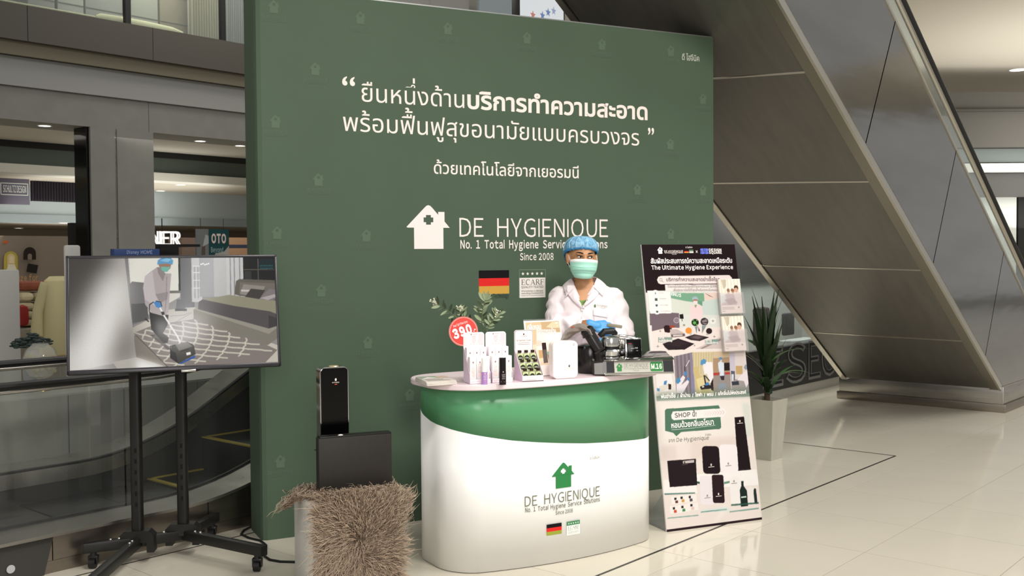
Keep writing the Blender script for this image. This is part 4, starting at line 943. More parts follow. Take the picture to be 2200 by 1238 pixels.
pp(c2, [(185, 1090), (1425, 1010), (1445, 1125), (195, 1195)], '5f7a6a', .55, 6); pp(c2, [(188, 1130), (1430, 1060), (1440, 1125), (196, 1195)], '5a7466', .55)
# lower picture: products on white podiums
pp(c3, [(10, 20), (900, -10), (990, 1070), (110, 1190)], 'f1e5de'); pp(c3, [(20, 20), (880, 0), (900, 300), (50, 420)], 'f6ede6', .9, 8); pp(c3, [(50, 430), (190, 420), (210, 560), (60, 560)], 'e5d6cf', .8, 4); pp(c3, [(320, 370), (740, 340), (760, 470), (330, 560)], 'e9d8cf', .8, 5); pp(c3, [(810, 20), (880, 30), (900, 330), (850, 340)], 'dadfd6', .8, 4)
pp(c3, [(90, 290), (85, 100), (100, 85), (590, 48), (602, 70), (615, 255), (600, 270), (240, 300), (195, 340), (165, 308)], '557a64')
P.poly([c3(*q) for q in [(145, 145), (160, 110), (640, 75), (665, 110), (640, 155), (170, 190), (150, 175)]], 'fbf4f0')
for k in range(8): P.line([c3(455 + 24 * k, 110 - 2 * k), c3(475 + 24 * k, 127 - 2 * k), c3(458 + 24 * k, 147 - 2 * k)], 1.5, 'e2c9c6', .35 + .08 * k)
P.line([c3(150, 280), c3(350, 262), c3(560, 235)], .9, 'dfe8e0')
pp(c3, [(740, 160), (830, 153), (890, 640), (770, 655)], '1d1014'); pp(c3, [(770, 640), (885, 625), (890, 642), (770, 656)], '2a1a20'); pp(c3, [(85, 740), (370, 720), (395, 860), (85, 870)], 'faf4f0'); pp(c3, [(375, 690), (680, 660), (940, 640), (965, 780), (660, 800), (380, 770)], 'fbf6f3')
pp(c3, [(85, 860), (370, 850), (375, 862), (95, 875)], '6f8f86'); pp(c3, [(370, 745), (415, 755), (415, 775), (372, 765)], '2f5a44'); pp(c3, [(640, 755), (760, 730), (760, 750), (642, 775)], '6f9a80')
pp(c3, [(112, 565), (378, 545), (392, 785), (138, 805)], '23161b'); pp(c3, [(258, 566), (362, 556), (362, 580), (260, 590)], 'c9bfbd')
def rp_(cv, x0, y0, x1, y1, r, col, k=0): pp(cv, [(a + (b - (y0 + y1) / 2) * k * -1, b) for a, b in rrect(x0, y0, x1, y1, r)], col)
rp_(c3, 440, 428, 600, 682, 34, '1f1217', -.06); rp_(c3, 602, 412, 768, 668, 34, 'faf3f4', -.06); rp_(c3, 420, 700, 540, 960, 18, 'f2eaee', -.05); rp_(c3, 532, 690, 640, 945, 18, '2a171d', -.05)
pp(c3, [(430, 1005), (660, 975), (700, 1000), (660, 1020), (430, 1035)], 'dfe6e2'); pp(c3, [(425, 1022), (665, 995), (665, 1008), (425, 1032)], '7fa59a')
pp(c3, [(690, 735), (715, 708), (760, 705), (785, 730), (800, 960), (705, 965)], 'f8f2ef'); pp(c3, [(785, 830), (800, 790), (798, 748), (820, 745), (822, 790), (850, 830), (862, 970), (795, 978)], '1b2a26'); pp(c3, [(855, 820), (880, 795), (910, 810), (925, 940), (870, 945)], 'f3ece9'); pp(c3, [(912, 830), (922, 810), (935, 815), (950, 950), (922, 952)], '1f2f2b'); pp(c3, [(705, 955), (960, 935), (960, 950), (705, 972)], '2f5a4a', .8); pp(c3, [(690, 1018), (960, 985), (960, 998), (690, 1030)], '88aaa0')
for x, y, cp in ((190, 905, '6b3a2c'), (248, 895, 'd8a04a'), (322, 888, '5a5056'), (178, 990, 'd0503a'), (256, 978, '4a8f5e'), (338, 962, 'e6c9b8')):
    pp(c3, [(x - 40, y - 15), (x + 60, y - 22), (x + 68, y + 45), (x - 30, y + 52)], 'faf3ee', .9); pp(c3, [(x - 10, y - 5), (x + 10, y - 8), (x + 12, y + 14), (x - 8, y + 16)], '2b2326'); pp(c3, [(x, y + 20), (x + 26, y + 17), (x + 28, y + 42), (x + 2, y + 45)], cp)
pp(c3, [(120, 1078), (400, 1050), (410, 1060), (120, 1088)], '8fb0a6'); pp(c3, [(640, 980), (690, 950), (560, 1150), (520, 1160)], 'ffffff', .5, 6)
pp(c3, [(105, 1185), (990, 1070), (995, 1100), (110, 1220)], '2c1a20')
P.build('poster_print', ps, lambda u, v: ((u - .5) * PWD, -.0012, v * PHT), attr_mat('poster_ink', .5, spec=.15), gain=.74)
# crisp lettering of the poster
fnP = lambda x, z, e: (x, -.0014 - e, z)
def ptext(t, a, b, size, col, **k):
    (x0, z0), (x1, z1) = ppx([a, b]); rot = math.atan2(z1 - z0, x1 - x0)
    F.text(t, x0, z0, size, col, 1, width=math.hypot(x1 - x0, z1 - z0), rot=rot, **k)
C1 = lambda x, y: c1(x, y); C2 = lambda x, y: c2(x, y); C3 = lambda x, y: c3(x, y)
F = Flat(); W_ = 'FFF4F0'
(xa, za), (xb, zb) = ppx([C1(265, 190), C1(352, 190)]); F.mesh2d(house2d((xa + xb) / 2, za, xb - xa, .04), W_)
ptext('DE HYGIENIQUE', C1(368, 166), C1(655, 160), .0155, W_); ptext('No. 1 Total Hygiene Service Solutions', C1(375, 182), C1(655, 176), .0075, W_, bold=.02); ptext('Since 2008', C1(487, 201), C1(555, 199), .0075, W_)
(xa, za), (xb, zb) = ppx([C1(672, 172), C1(738, 132)]); flag(F, xa, za, xb, zb, 1); (xa, za), (xb, zb) = ppx([C1(750, 172), C1(808, 120)]); F.rect(xa, za, xb, zb, 'DADCD2', 1); F.rect(xa, zb - .010, xb, zb, '5A7A62', 2)
ptext('X', C1(847, 168), C1(880, 166), .018, W_, bold=.012); ptext('ดี ไฮจีนิค', C1(692, 96), C1(797, 93), .012, W_)
ptext('DESIGN', C1(1052, 138), C1(1240, 136), .0195, W_, bold=.035); ptext('SQUARE', C1(1052, 180), C1(1246, 178), .0195, W_, bold=.035)
B_ = '6A78D8'
for bx, by, s1, s2 in ((918, 98, 1, 0), (982, 98, 0, 1), (920, 144, 0, 1), (984, 144, 0, 1)):
    (xa, za), (xb, zb) = ppx([C1(bx, by + 42), C1(bx + 60, by)]); F.rrect(xa, za, xb, zb, .0085, B_, 1)
    if not s1: F.rect(xa, za, xa + .01, zb, B_, 1)
    else: F.rect(xb - .01, za, xb, zb, B_, 1)
F.build('header_logos', ps, fnP, eps=.0004)
F = Flat(); ptext('สัมผัสประสบการณ์ความสะอาดเหนือระดับ', C1(165, 342), C1(1405, 318),   .040, W_, bold=.022); ptext('The Ultimate Hygiene Experience', C1(178, 440), C1(1418, 416), .032, W_, bold=.018); F.build('poster_headline', ps, fnP, eps=.0004)
F = Flat(); ptext('บริการทำความสะอาดฆ่าเชื้อโรค', C1(405, 618), C1(1215, 604), .028, '6B5F60', bold=.016)
F.build('search_caption', ps, fnP, eps=.0004); F = Flat()
(xa, za), = ppx([C1(322, 595)]); r0 = .0095
F.p.append(([(xa + r * cos(2 * pi * k / 16), za + r * sin(2 * pi * k / 16)) for r in (r0, r0 * .78) for k in range(16)], [(k, (k + 1) % 16, 16 + (k + 1) % 16, 16 + k) for k in range(16)], '8A7D80', 1)); F.poly([(xa + .006, za - .008), (xa + .008, za - .006), (xa + .016, za - .014), (xa + .014, za - .016)], '8A7D80', 1)
F.build('magnifier_icon', ps, fnP, eps=.0004); F = Flat()
ptext('ด้วยเทคโนโลยีและขั้นตอนที่ดีที่สุดจากประเทศ GERMANY', C1(428, 718), C1(1240, 706), .021, '8A7D80'); ptext('เพื่อสุขอนามัยที่ดีที่สุดสำหรับทุกคนในครอบครัว', C1(512, 772), C1(1240, 762), .021, '8A7D80')
F.build('small_caption', ps, fnP, eps=.0004); F = Flat()
ptext('After', C2(216, 366), C2(285, 362), .0175, W_, bold=.02); ptext('(หลังใช้บริการ)', C2(214, 404), C2(388, 398), .018, W_, bold=.015); F.build('after_label', ps, fnP, eps=.0004); F = Flat(); ptext('Before', C2(838, 392), C2(920, 388), .0175, W_, bold=.02); ptext('(ก่อนใช้บริการ)', C2(838, 426), C2(1010, 420), .018, W_, bold=.015)
F.build('before_label', ps, fnP, eps=.0004); F = Flat(); ptext('MINUS', C1(455, 835), C1(628, 860), .024, 'EEF2EA', bold=.03)
F.build('wall_lettering', ps, fnP, eps=.0004)
F = Flat()
for t, a, b in (('พ่นฆ่าเชื้อ', (250, 1158), (442, 1146)), ('/', (466, 1150), (484, 1148)), ('ผ้าม่าน', (506, 1142), (636, 1134)), ('/', (662, 1140), (682, 1138)), ('โซฟา', (702, 1132), (795, 1126)), ('/', (818, 1130), (838, 1128)), ('พรม', (858, 1124), (944, 1118)), ('/', (966, 1120), (986, 1118)), ('แก้กลิ่นไม่พึงประสงค์', (1006, 1112), (1380, 1088))):
    ptext(t, C2(*a), C2(*b), .028, W_, bold=.022)
F.build('service_line', ps, fnP, eps=.0004)
F = Flat(); ptext('SHOP นี้!', C3(178, 167), C3(383, 152), .034, '4D4A46', bold=.012); F.build('shop_caption', ps, fnP, eps=.0004); F = Flat(); ptext('หอมด้วยกลิ่นอโรมา', C3(148, 265), C3(545, 228), .044, W_, bold=.018); ptext('จาก De Hygienique', C3(120, 398), C3(498, 368), .030, '6A6760', slant=.15); F.build('shop_caption', ps, fnP, eps=.0004); F = Flat(); ptext('ดี ไฮจีนิค', C3(465, 335), C3(520, 330), .015, '8A867E')
F.build('brand_line', ps, fnP, eps=.0004)
for x, y, c in ((520, 600, 'D9CDC8'), (680, 588, '8A8078'), (588, 865, 'D9CDC8'), (485, 880, '8A8078'), (790, 195, 'D9CDC8'), (732, 748, '8A8078'), (272, 580, '4A423E')):
    F = Flat(); (xa, za), = ppx([C3(x, y)]); F.mesh2d(house2d(xa, za - .006, .012, .013), c, 1); F.rect(xa - .02, za - .014, xa + .02, za - .011, c, 1); F.build('product_mark', ps, fnP, eps=.0004)
F = Flat(); (xa, za), = ppx([C3(822, 895)]); F.rect(xa - .018, za - .002, xa + .018, za + .006, 'B9C4BC', 1); F.build('bottle_label', ps, fnP, eps=.0004)
# leaflet pockets in front of the board
m_acr = glass_mat('clear_acrylic', (.96, .96, .96), .08)
for n, (tl, br) in enumerate((((1541, 636), (1600, 682)), ((1548, 718), (1604, 764)))):
    (x0, z1), (x1, z0) = ppx([tl, br]); x0 -= .004; x1 = x0 + .165
    pk = MB().box(((x0 + x1) / 2, -.034, (z0 + z1) / 2), (x1 - x0, .003, z1 - z0)).box((x0, -.018, (z0 + z1) / 2), (.003, .034, z1 - z0)).box((x1, -.018, (z0 + z1) / 2), (.003, .034, z1 - z0)).box(((x0 + x1) / 2, -.018, z0), (x1 - x0, .034, .003)).build('leaflet_pocket', m_acr, ps, smooth=False)
    lw, lh = x1 - x0 - .012, .205
    lf = thing('leaflet_stack', 'family photo leaflets in the ' + ('upper' if n == 0 else 'lower') + ' clear pocket on the poster', 'leaflet', group='leaflets in the poster pockets')
    lf.matrix_basis = Matrix.Translation(PC) @ Matrix.Rotation(PY, 4, 'Z') @ Matrix.Rotation(PT, 4, 'X') @ Matrix.Translation(((x0 + x1) / 2, -.018, z0 + .006))
    MB().box((0, .004, lh / 2), (lw, .016, lh), .001).build('paper_block', mat('leaflet_paper', 'EADDD8', .5), lf)
    L = Paint(60, 88, 'd9c8c2'); L.rect(0, 0, 1, .76, 'e6dccd')
    for k in range(12): L.rect(.1 + .075 * k, 0, .13 + .075 * k, .4, 'f8f3e6' if k % 2 else 'd3c8b4', .8)
    L.poly([(.12, .02), (.36, .02), (.33, .22), (.2, .3)], 'b3a894', .8); L.disc(.78, .27, .10, .08, '4c3328'); L.disc(.77, .33, .085, .07, 'c9a08c'); L.disc(.62, .36, .07, .065, 'b98d74'); L.disc(.60, .33, .075, .05, '8a6248'); L.disc(.42, .36, .07, .065, 'c79f8b'); L.disc(.41, .33, .07, .05, '8a6a55')
    L.poly([(.68, .42), (.9, .38), (1, .5), (1, .76), (.6, .76)], 'dccbc8'); L.poly([(.1, .5), (.35, .42), (.65, .44), (.75, .76), (.05, .76)], 'c3aeb0'); L.poly([(.02, .4), (.25, .45), (.3, .65), (.05, .72)], 'd9dade', .9, 2); L.poly([(.2, .6), (.6, .55), (.8, .7), (.4, .76)], 'a89294', .8, 1)
    L.rect(0, .76, 1, 1, 'e7d6d2')
    for y in (.81, .84, .87): L.rect(.06, y, .62, y + .012, 'a8958f')
    L.rect(.06, .92, .2, .935, 'a8958f'); L.disc(.82, .83, .035, .025, '8a7d78')
    L.build('leaflet_print', lf, lambda u, v: ((u - .5) * lw, -.0046, v * lh), attr_mat('poster_ink'))

# ================================================================== POTTED PLANT behind the poster
pt = thing('potted_plant', 'dark spiky leaved plant in a tall tapered concrete pot behind the poster', 'plant', onz(1648, 985), MA - .05)
m_conc = mat('pale_concrete', 'B4B0A2', .8, noise_amt=.08, noise_scale=9, stretch=(1, 1, .4))
w0, w1, H_ = .078, .112, .455
def frus(mb, a, b, z0, z1):
    vs = [(i * a, j * a, z0) for i, j in ((-1, -1), (1, -1), (1, 1), (-1, 1))] + [(i * b, j * b, z1) for i, j in ((-1, -1), (1, -1), (1, 1), (-1, 1))]
    return mb.add(vs, [(3, 2, 1, 0), (0, 1, 5, 4), (1, 2, 6, 5), (2, 3, 7, 6), (3, 0, 4, 7)])
b = frus(MB(), w0, w1, 0, H_)
vs = [(i * w1, j * w1, H_) for i, j in ((-1, -1), (1, -1), (1, 1), (-1, 1))] + [(i * (w1 - .014), j * (w1 - .014), H_) for i, j in ((-1, -1), (1, -1), (1, 1), (-1, 1))] + [(i * (w1 - .016), j * (w1 - .016), H_ - .04) for i, j in ((-1, -1), (1, -1), (1, 1), (-1, 1))]
b.add(vs, [(k, (k + 1) % 4, 4 + (k + 1) % 4, 4 + k) for k in range(4)] + [(4 + k, 4 + (k + 1) % 4, 8 + (k + 1) % 4, 8 + k) for k in range(4)])
b.build('pot', m_conc, pt, smooth=False)
MB().box((0, 0, H_ - .04), (2 * w1 - .035, 2 * w1 - .035, .02)).build('soil', mat('brown_soil', '3A2A20', .9, noise_amt=.3, noise_scale=80), pt)
m_leaf = mat('dark_green_leaf', '1E3218', .45, noise_amt=.25, noise_scale=12); m_leaf2 = mat('mid_green_leaf', '3F6A34', .4, noise_amt=.2, noise_scale=12)
def blade(mb, p, az, L, lean, w, bend, n=8, fold=.25):
    pts = []; t = lean; q = Vector(p); prev = []
    side = Vector((-sin(az), cos(az), 0))
    for k in range(n + 1):
        f = k / n; ww = w * (sin(pi * min(1, .18 + .82 * f)) ** .7) * (1 - f ** 3) + .002
        pts += [q + side * ww + Vector((0, 0, ww * fold)), q, q - side * ww + Vector((0, 0, ww * fold))]
        q = q + Vector((cos(az) * sin(t), sin(az) * sin(t), cos(t))) * (L / n); t += bend / n
    fs = []
    for k in range(n):
        a = 3 * k; fs += [(a, a + 1, a + 4, a + 3), (a + 1, a + 2, a + 5, a + 4)]
    return mb.add(pts, fs)
rnd = random.Random(3)
MB().tube([(0, 0, H_ - .03), (.01, .005, H_ + .12), (.0, .01, H_ + .25)], [.022, .02, .016], 10).build('stem', mat('brown_stem', '4A3828', .8), pt)
for k in range(46):
    az = k * 2.4 + rnd.uniform(-.3, .3); up_ = k / 46
    L = rnd.uniform(.46, .76); lean = rnd.uniform(.04, .30) if k % 3 else rnd.uniform(.5, .9)
    o = blade(MB(), (rnd.uniform(-.03, .03), rnd.uniform(-.03, .03), H_ + .02 + .26 * up_), az, L * (.9 if k % 3 else .7), lean, rnd.uniform(.018, .030), rnd.uniform(.05, .35) if k % 3 else rnd.uniform(.9, 1.6)).build('leaf', m_leaf2 if k % 9 == 0 else m_leaf, pt, angle=80, fix=False)

# ================================================================== PEDESTAL, SHEEPSKIN, DEVICES
# ================================================================== PEDESTAL, SHEEPSKIN, DEVICES
PED = Vector((-.80, 4.76, 0)); PDY = .42; PH_ = .44
ped = tag(MB().box((0, 0, PH_ / 2), (.38, .38, PH_), .004).build('pedestal', mat('white_gloss_cube', 'D9D7D2', .3)), 'white cube pedestal under the sheepskin left of the counter', 'pedestal')
ped.location = PED; ped.rotation_euler = (0, 0, PDY)
skin = thing('sheepskin', 'shaggy beige brown sheepskin draped over the white pedestal', 'sheepskin', PED + Vector((0, 0, PH_)), PDY)
def sheet(a, b):
    """a across -1..1, b along 0 (rear of the top) .. 1 (bottom of the front)"""
    L = .30 + .44; t = b * L
    if t < .30:
        f = t / .30; w = .17 + .03 * sin(f * 5); xl = -w - (.085 * max(0, 1 - abs(f - .10) / .22)); xr = w + .02 + .03 * f
        x = xl + (xr - xl) * (a + 1) / 2; y = .10 - .30 * f; z = .008
        if x < -.19: z -= (-.19 - x) * 1.1
        if x > .19: z -= (x - .19) * .8
    else:
        f = (t - .30) / .44; xl = -.165 - .012 * sin(f * 9); xr = .215 + .035 * math.exp(-(f / .12) ** 2) - .045 * math.exp(-((f - .34) / .10) ** 2) + .02 * sin(f * 7)
        x = xl + (xr - xl) * (a + 1) / 2; y = -.200 - .012 * sin(pi * min(1, f * 3)); z = .008 - (t - .30)
        if x > .19: y += (x - .19) * .5
    return Vector((x, y, z))
shell(MB().grid(14, 30, lambda u, v: tuple(sheet(u * 2 - 1, v))).build('hide', mat('tan_hide', '9A8268', .9), skin, fix=False), .006)
rnd = random.Random(11); V = []; Fc = []; Cc = []
for _ in range(16000):
    a = rnd.uniform(-1, 1); b = rnd.uniform(0, 1) ** .9
    p = sheet(a, b); e1 = (sheet(min(1, a + .01), b) - sheet(max(-1, a - .01), b)).normalized(); e2 = (sheet(a, min(1, b + .01)) - sheet(a, max(0, b - .01))).normalized()
    n = e2.cross(e1).normalized()
    if n.dot(Vector((0, -.6, .8))) < 0: n = -n
    flow = (p - Vector((.02, -.2, -.16 - .10 * (a > 0)))); flow = flow - n * flow.dot(n)
    if b < .40: flow = Vector((p.x * .6, -.25, 0)) + Vector((0, 0, .20 if b > .34 else .0))
    flow = flow.normalized() * .9 + e1 * rnd.gauss(0, .30) + e2 * rnd.gauss(0, .30)
    L = rnd.uniform(.035, .078) * (1.15 if abs(a) > .85 or b > .9 else 1); w = rnd.uniform(.0009, .0021)
    wob = Vector((rnd.gauss(0, 1), rnd.gauss(0, 1), rnd.gauss(0, 1))) * .014
    sd = n.cross(flow).normalized() if n.cross(flow).length > 1e-6 else e1
    o = len(V); tone = rnd.uniform(.75, 1.15)
    for k in range(4):
        f = k / 3; c = p + n * (L * (.75 * f - .30 * f * f)) + flow * (L * .85 * f ** 1.4) + wob * sin(pi * f) - Vector((0, 0, .010 * f * f))
        ww = w * (1.0, 1.15, .75, .12)[k]
        V += [c + sd * ww, c - sd * ww, c + n * ww * 1.2]
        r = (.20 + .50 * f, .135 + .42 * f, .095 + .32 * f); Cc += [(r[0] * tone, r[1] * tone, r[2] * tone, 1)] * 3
    for k in range(3):
        q = o + 3 * k; Fc += [(q, q + 1, q + 4, q + 3), (q + 1, q + 2, q + 5, q + 4), (q + 2, q, q + 3, q + 5)]
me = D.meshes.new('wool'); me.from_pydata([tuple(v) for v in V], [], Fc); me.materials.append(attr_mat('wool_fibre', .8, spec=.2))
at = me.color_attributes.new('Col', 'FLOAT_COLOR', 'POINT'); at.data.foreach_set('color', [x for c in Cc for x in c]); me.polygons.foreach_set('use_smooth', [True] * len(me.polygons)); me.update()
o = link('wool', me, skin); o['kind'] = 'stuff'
# tall chrome and black tower
zt = PH_ + .012
m_gloss = mat('gloss_black', '030303', .16, spec=.28); m_chrome = mat('chrome', (.72, .71, .69), .09, 1.0); m_matblk = mat('matt_black_brown', '231F1C', .55, noise_amt=.12, noise_scale=25)
tp = onz(691, 1049, zt)
tw = thing('aroma_diffuser', 'tall narrow gloss black aroma diffuser tower with chrome sides on the sheepskin', 'diffuser', tp, .42)
TW, TH, TDp = .137, .572, .082
pr = [(0, 0), (TW, 0), (TW, TH - .022), (TW - .008, TH - .008), (TW - .022, TH), (.022, TH), (.008, TH - .008), (0, TH - .022)]
MB().prism(pr, .006, TDp, lambda u, v, a: (u, a, v)).build('housing', m_chrome, tw, angle=30)
MB().prism(rrect(.004, .004, TW - .004, TH - .005, .018), 0, .007, lambda u, v, a: (u, a, v)).build('front_panel', m_gloss, tw, angle=30)
MB().lathe([(0, 0), (.025, 0), (.022, .005), (0, .006)], 20, M=Matrix.Translation((TW * .55, .042, TH - .002))).build('top_vent', mat('warm_brass_light', 'D9C7A0', .3, .6), tw)
F = Flat(); F.mesh2d(house2d(TW * .54, TH - .066, .011, .013), 'F4EFEA'); F.text('DE HYGIENIQUE', TW * .54 - .017, TH - .076, .007, 'E9D9D0', width=.034, bold=.02); F.rect(TW * .5, TH - .084, TW * .5 + .012, TH - .081, 'E0604A', 1)
F.build('brand_mark', tw, lambda u, v, e: (u, -.0008 - e, v))
bp2 = onz(686, 1072, zt)
bx_ = thing('aroma_diffuser', 'wide matt black diffuser box in front of the tower on the sheepskin', 'diffuser', bp2, .40)
BW, BH, BD = .342, .272, .060
MB().box((BW / 2, BD / 2, BH / 2), (BW, BD, BH), .003).build('case', m_matblk, bx_)
MB().box((BW / 2 + .003, BD / 2, BH + .003), (BW * .98, BD * .9, .008), .002).build('lid', mat('black_lid', '121110', .4), bx_)
MB().ell((.105, .018, BH + .004), (.014, .010, .007), 14, 8).build('white_knob', mat('white_knob', 'F4F2EE', .3), bx_)
for x in (.03, BW - .03): MB().cyl((x, .03, -.010), (x, .03, 0), .012).build('foot', m_black, bx_)
MB().box((-.006, .03, BH * .80), (.012, .008, .004)).build('side_latch', m_black, bx_)

# ================================================================== ON THE COUNTER
TOPZ = ZT
def top(px, py): return onz(px, py, TOPZ)
m_card = mat('white_card', 'F5EFF0', .5); m_lilac = mat('lilac_card', 'E3CFE0', .5); m_lilac_side = mat('mauve_card_inside', 'B79BB8', .6)
# brochures
b0 = top(899, 829); yawb = .30
names = ['topmost', 'second from top', 'third from top', 'fourth from top', 'fifth from top', 'lowest']
rnd = random.Random(5)
for i in range(6):
    k = 5 - i; L_ = 'open colour brochure lying ' if i == 0 else 'white edged brochure '
    br = thing('brochure', f'{names[i]} of the brochures stacked at the left end of the counter', 'brochure', b0 + Vector((.075, .10, .0004 + .0036 * k)), yawb + rnd.uniform(-.10, .10), 'brochures stacked on the counter')
    MB().box((0, 0, .0017), (.150, .205, .0030), .0006).build('pages', mat('brochure_paper', 'E9E2DA', .5), br)
    F = Flat(); F.rect(-.074, -.101, .074, .101, 'CFC7BE', 0)
    if i == 0:
        F.rect(-.07, .0, .02, .098, '8FA08C', 1); F.rect(.02, .02, .072, .098, 'C9B29E', 1); F.poly([(-.07, .0), (-.03, .05), (.0, .03), (.02, .0)], 'EDE6DC', 2); F.rect(-.06, -.09, .05, -.05, 'B8AFA6', 1); F.rect(-.06, -.04, .03, -.03, '6A625C', 1)
    F.build('cover_print', br, lambda u, v, e: (u, v, .0033 + e))
# spray display trays
def carton(label, P, yaw, h, kind, group):
    c = thing('spray_carton', label, 'carton', P, yaw, group)
    MB().box((.0165, .0165, h / 2), (.0325, .0325, h), .001).build('carton_body', m_card, c)
    F = Flat(); F.mesh2d(house2d(.0165, h - .030, .008, .009), '8A6A66'); F.text('DE HYGIENIQUE', .006, h - .037, .005, 'D9BFA8', width=.021)
    if kind:
        for q, t in enumerate(('SLEEP', 'TIGHT', 'PILLOW', 'SPRAY')): F.text(t, .0165, h - .052 - .0085 * q, .0075, 'C7AF9E', width=.016 if q < 2 else .019, align='C')
        F.disc(.019, .040, .009, 'F3DCD4', 1)
    else: F.text('SLEEP', .0165, h - .050, .0065, 'D6C6BA', width=.016, align='C')
    F.build('carton_print', c, lambda u, v, e: (u, -.0002 - e, v), eps=.0004)
def spray_display(nm, P, yaw, side):
    t = thing('spray_display', f'{side} white and pink cardboard display of pillow spray cartons', 'display', P, yaw, 'spray displays on the counter')
    w, d, h = .108, .098, .243
    MB().prism([(0, 0), (w, 0)] + [(w, h - .012), (w - .004, h - .004), (w - .012, h), (.012, h), (.004, h - .004), (0, h - .012)], d - .003, d, lambda u, v, a: (u, a, v)).build('back_card', m_card, t, smooth=False)
    for x in (0, w - .002): MB().prism([(0, 0), (d - .003, 0), (d - .003, .175), (.012, .060), (0, .050)], x, x + .002, lambda u, v, a: (a, u, v)).build('side_flap', m_lilac, t, smooth=False)
    MB().box((w / 2, d / 2, .001), (w, d, .002)).build('tray_floor', m_lilac_side, t); MB().box((w / 2, .001, .011), (w, .002, .022)).build('front_lip', m_card, t)
    MB().box((w / 2, .060, .016), (w - .006, .046, .028)).build('riser', m_lilac_side, t)
    F = Flat(); F.rrect(.003, h - .062, w - .003, h - .003, .010, 'F6E6E6', 0); F.poly([(w - .03, h - .004), (w - .004, h - .012), (w - .004, h - .062), (w - .026, h - .062), (w - .036, h - .045), (w - .03, h - .025)], 'EBCFD4', 1); F.poly([(.004, h - .02), (.02, h - .03), (.014, h - .062), (.004, h - .062)], 'F1D9DA', 1)
    F.mesh2d(house2d(.040, h - .013, .006, .007), '5A3A40'); F.text('DE HYGIENIQUE', .045, h - .012, .006, 'B08A8C', width=.028)
    for q, s_ in enumerate(('SLEEP', 'TIGHT', 'PILLOW', 'SPRAY')): F.text(s_, w / 2, h - .024 - .0085 * q, .0075, 'A98C8C', 2, width=.02, align='C')
    for q in range(3): F.disc(w / 2 - .015 + .015 * q, h - .055, .0045, 'C9B0B0', 2); F.disc(w / 2 - .015 + .015 * q, h - .055, .0034, 'F6E6E6', 3)
    F.build('header_print', t, lambda u, v, e: (u, d - .0034 - e, v), eps=.0004)
    F = Flat(); F.text('SLEEP TIGHT PILLOW SPRAY', .006, .009, .006, 'D2A9B0', 1, width=w - .012); F.build('lip_print', t, lambda u, v, e: (u, -.0004 - e, v), eps=.0004)
    R = Matrix.Rotation(yaw, 4, 'Z')
    for j, nmx in enumerate(('left', 'middle', 'right')):
        carton(f'{nmx} spray carton in the rear row of the {side} pink display', P + R @ Vector((.003 + .0345 * j, .052, .031)), yaw, .141, 0, f'spray cartons in the {side} display')
        carton(f'{nmx} spray carton in the front row of the {side} pink display', P + R @ Vector((.003 + .0345 * j, .006, .003)), yaw, .127, 1, f'spray cartons in the {side} display')
YI = .36
spray_display('a', top(1009.5, 826), YI, 'left'); spray_display('b', top(1057.5, 823.5), YI, 'right')
def bottle(label, P, prof, mats, cuts):
    t = thing('spray_bottle', label, 'bottle', P)
    for nm, (za, zb, r), m in zip(('label_body', 'cap'), cuts, mats): MB().lathe([(0, za), (r, za), (r, zb - .001), (r - .001, zb), (0, zb)], 24).build(nm, m, t, angle=40)
    return t
t = bottle('slim purple and white spray bottle standing before the left display', top(1041, 826), None, (mat('lilac_label', 'B48BC8', .4), mat('white_cap', 'FAF6F4', .35)), ((0, .060, .0145), (.0605, .128, .0142)))
wrapf = lambda r, a0: (lambda u, v, e: ((r + e) * sin(u / r + a0), -(r + e) * cos(u / r + a0), v))
F = Flat(); F.mesh2d(house2d(.003, .050, .005, .006), 'F7EEF7')
for q, s_ in enumerate(('SLEEP', 'TIGHT', 'SPRAY')): F.text(s_, -.003, .038 - .008 * q, .007, 'F7EEF7', width=.013)
F.build('bottle_print', t, wrapf(.0145, 0))
t = bottle('slim black spray bottle standing before the right display', top(1080, 826.5), None, (mat('black_bottle', '17090C', .25), mat('black_cap', '0E0708', .2)), ((0, .064, .0168), (.0645, .130, .0164)))
F = Flat(); F.mesh2d(house2d(.003, .060, .005, .006), 'E9E2E0')
for q, s_ in enumerate(('SLEEP', 'TIGHT', 'SPRAY')): F.text(s_, -.003, .046 - .009 * q, .008, 'CFC6C6', width=.015)
F.rect(-.008, .014, .010, .016, 'A09898', 1); F.build('bottle_print', t, wrapf(.0168, 0))
# round price sign
sp = ony(995.5, 712, 5.46)
sg = thing('price_sign', 'round red price sign reading 390 on a stick behind the left display', 'sign', sp, .25, rot=(0, -rad(18), .25))
SR = .0795
MB().lathe([(0, -.002), (SR, -.002), (SR, .002), (0, .002)], 48, M=Matrix.Rotation(pi / 2, 4, 'X')).build('disc', mat('red_card', 'E04840', .5), sg, angle=40)
Rm = Matrix.Rotation(rad(18), 3, 'Y')
zdown = TOPZ - sp.z
MB().tube([tuple(Rm @ Vector(q)) for q in ((.012, .004, -.05), (.016, .005, zdown * .6), (.02, .006, zdown + .001))], .0022, 8).build('stick', m_white_paint, sg)
F = Flat()
ring = lambda r0, r1, n=48: ([(r * cos(2 * pi * k / n), r * sin(2 * pi * k / n)) for r in (r0, r1) for k in range(n)], [(k, (k + 1) % n, n + (k + 1) % n, n + k) for k in range(n)])
F.mesh2d(ring(SR * .915, SR * .94), 'F9DAD2'); F.mesh2d(ring(SR * .985, SR * 1.0), 'F2B9A8')
F.text('390', -.060, -.022, .064, 'FFFFFF', 1, width=.106, bold=.062); F.text('.-', .052, -.020, .04, 'FFFFFF', 1, width=.014, bold=.03); F.text('Sleep Tight Pillow Spray', -.045, .038, .016, 'FBE6E0', 1, width=.082, bold=.02)
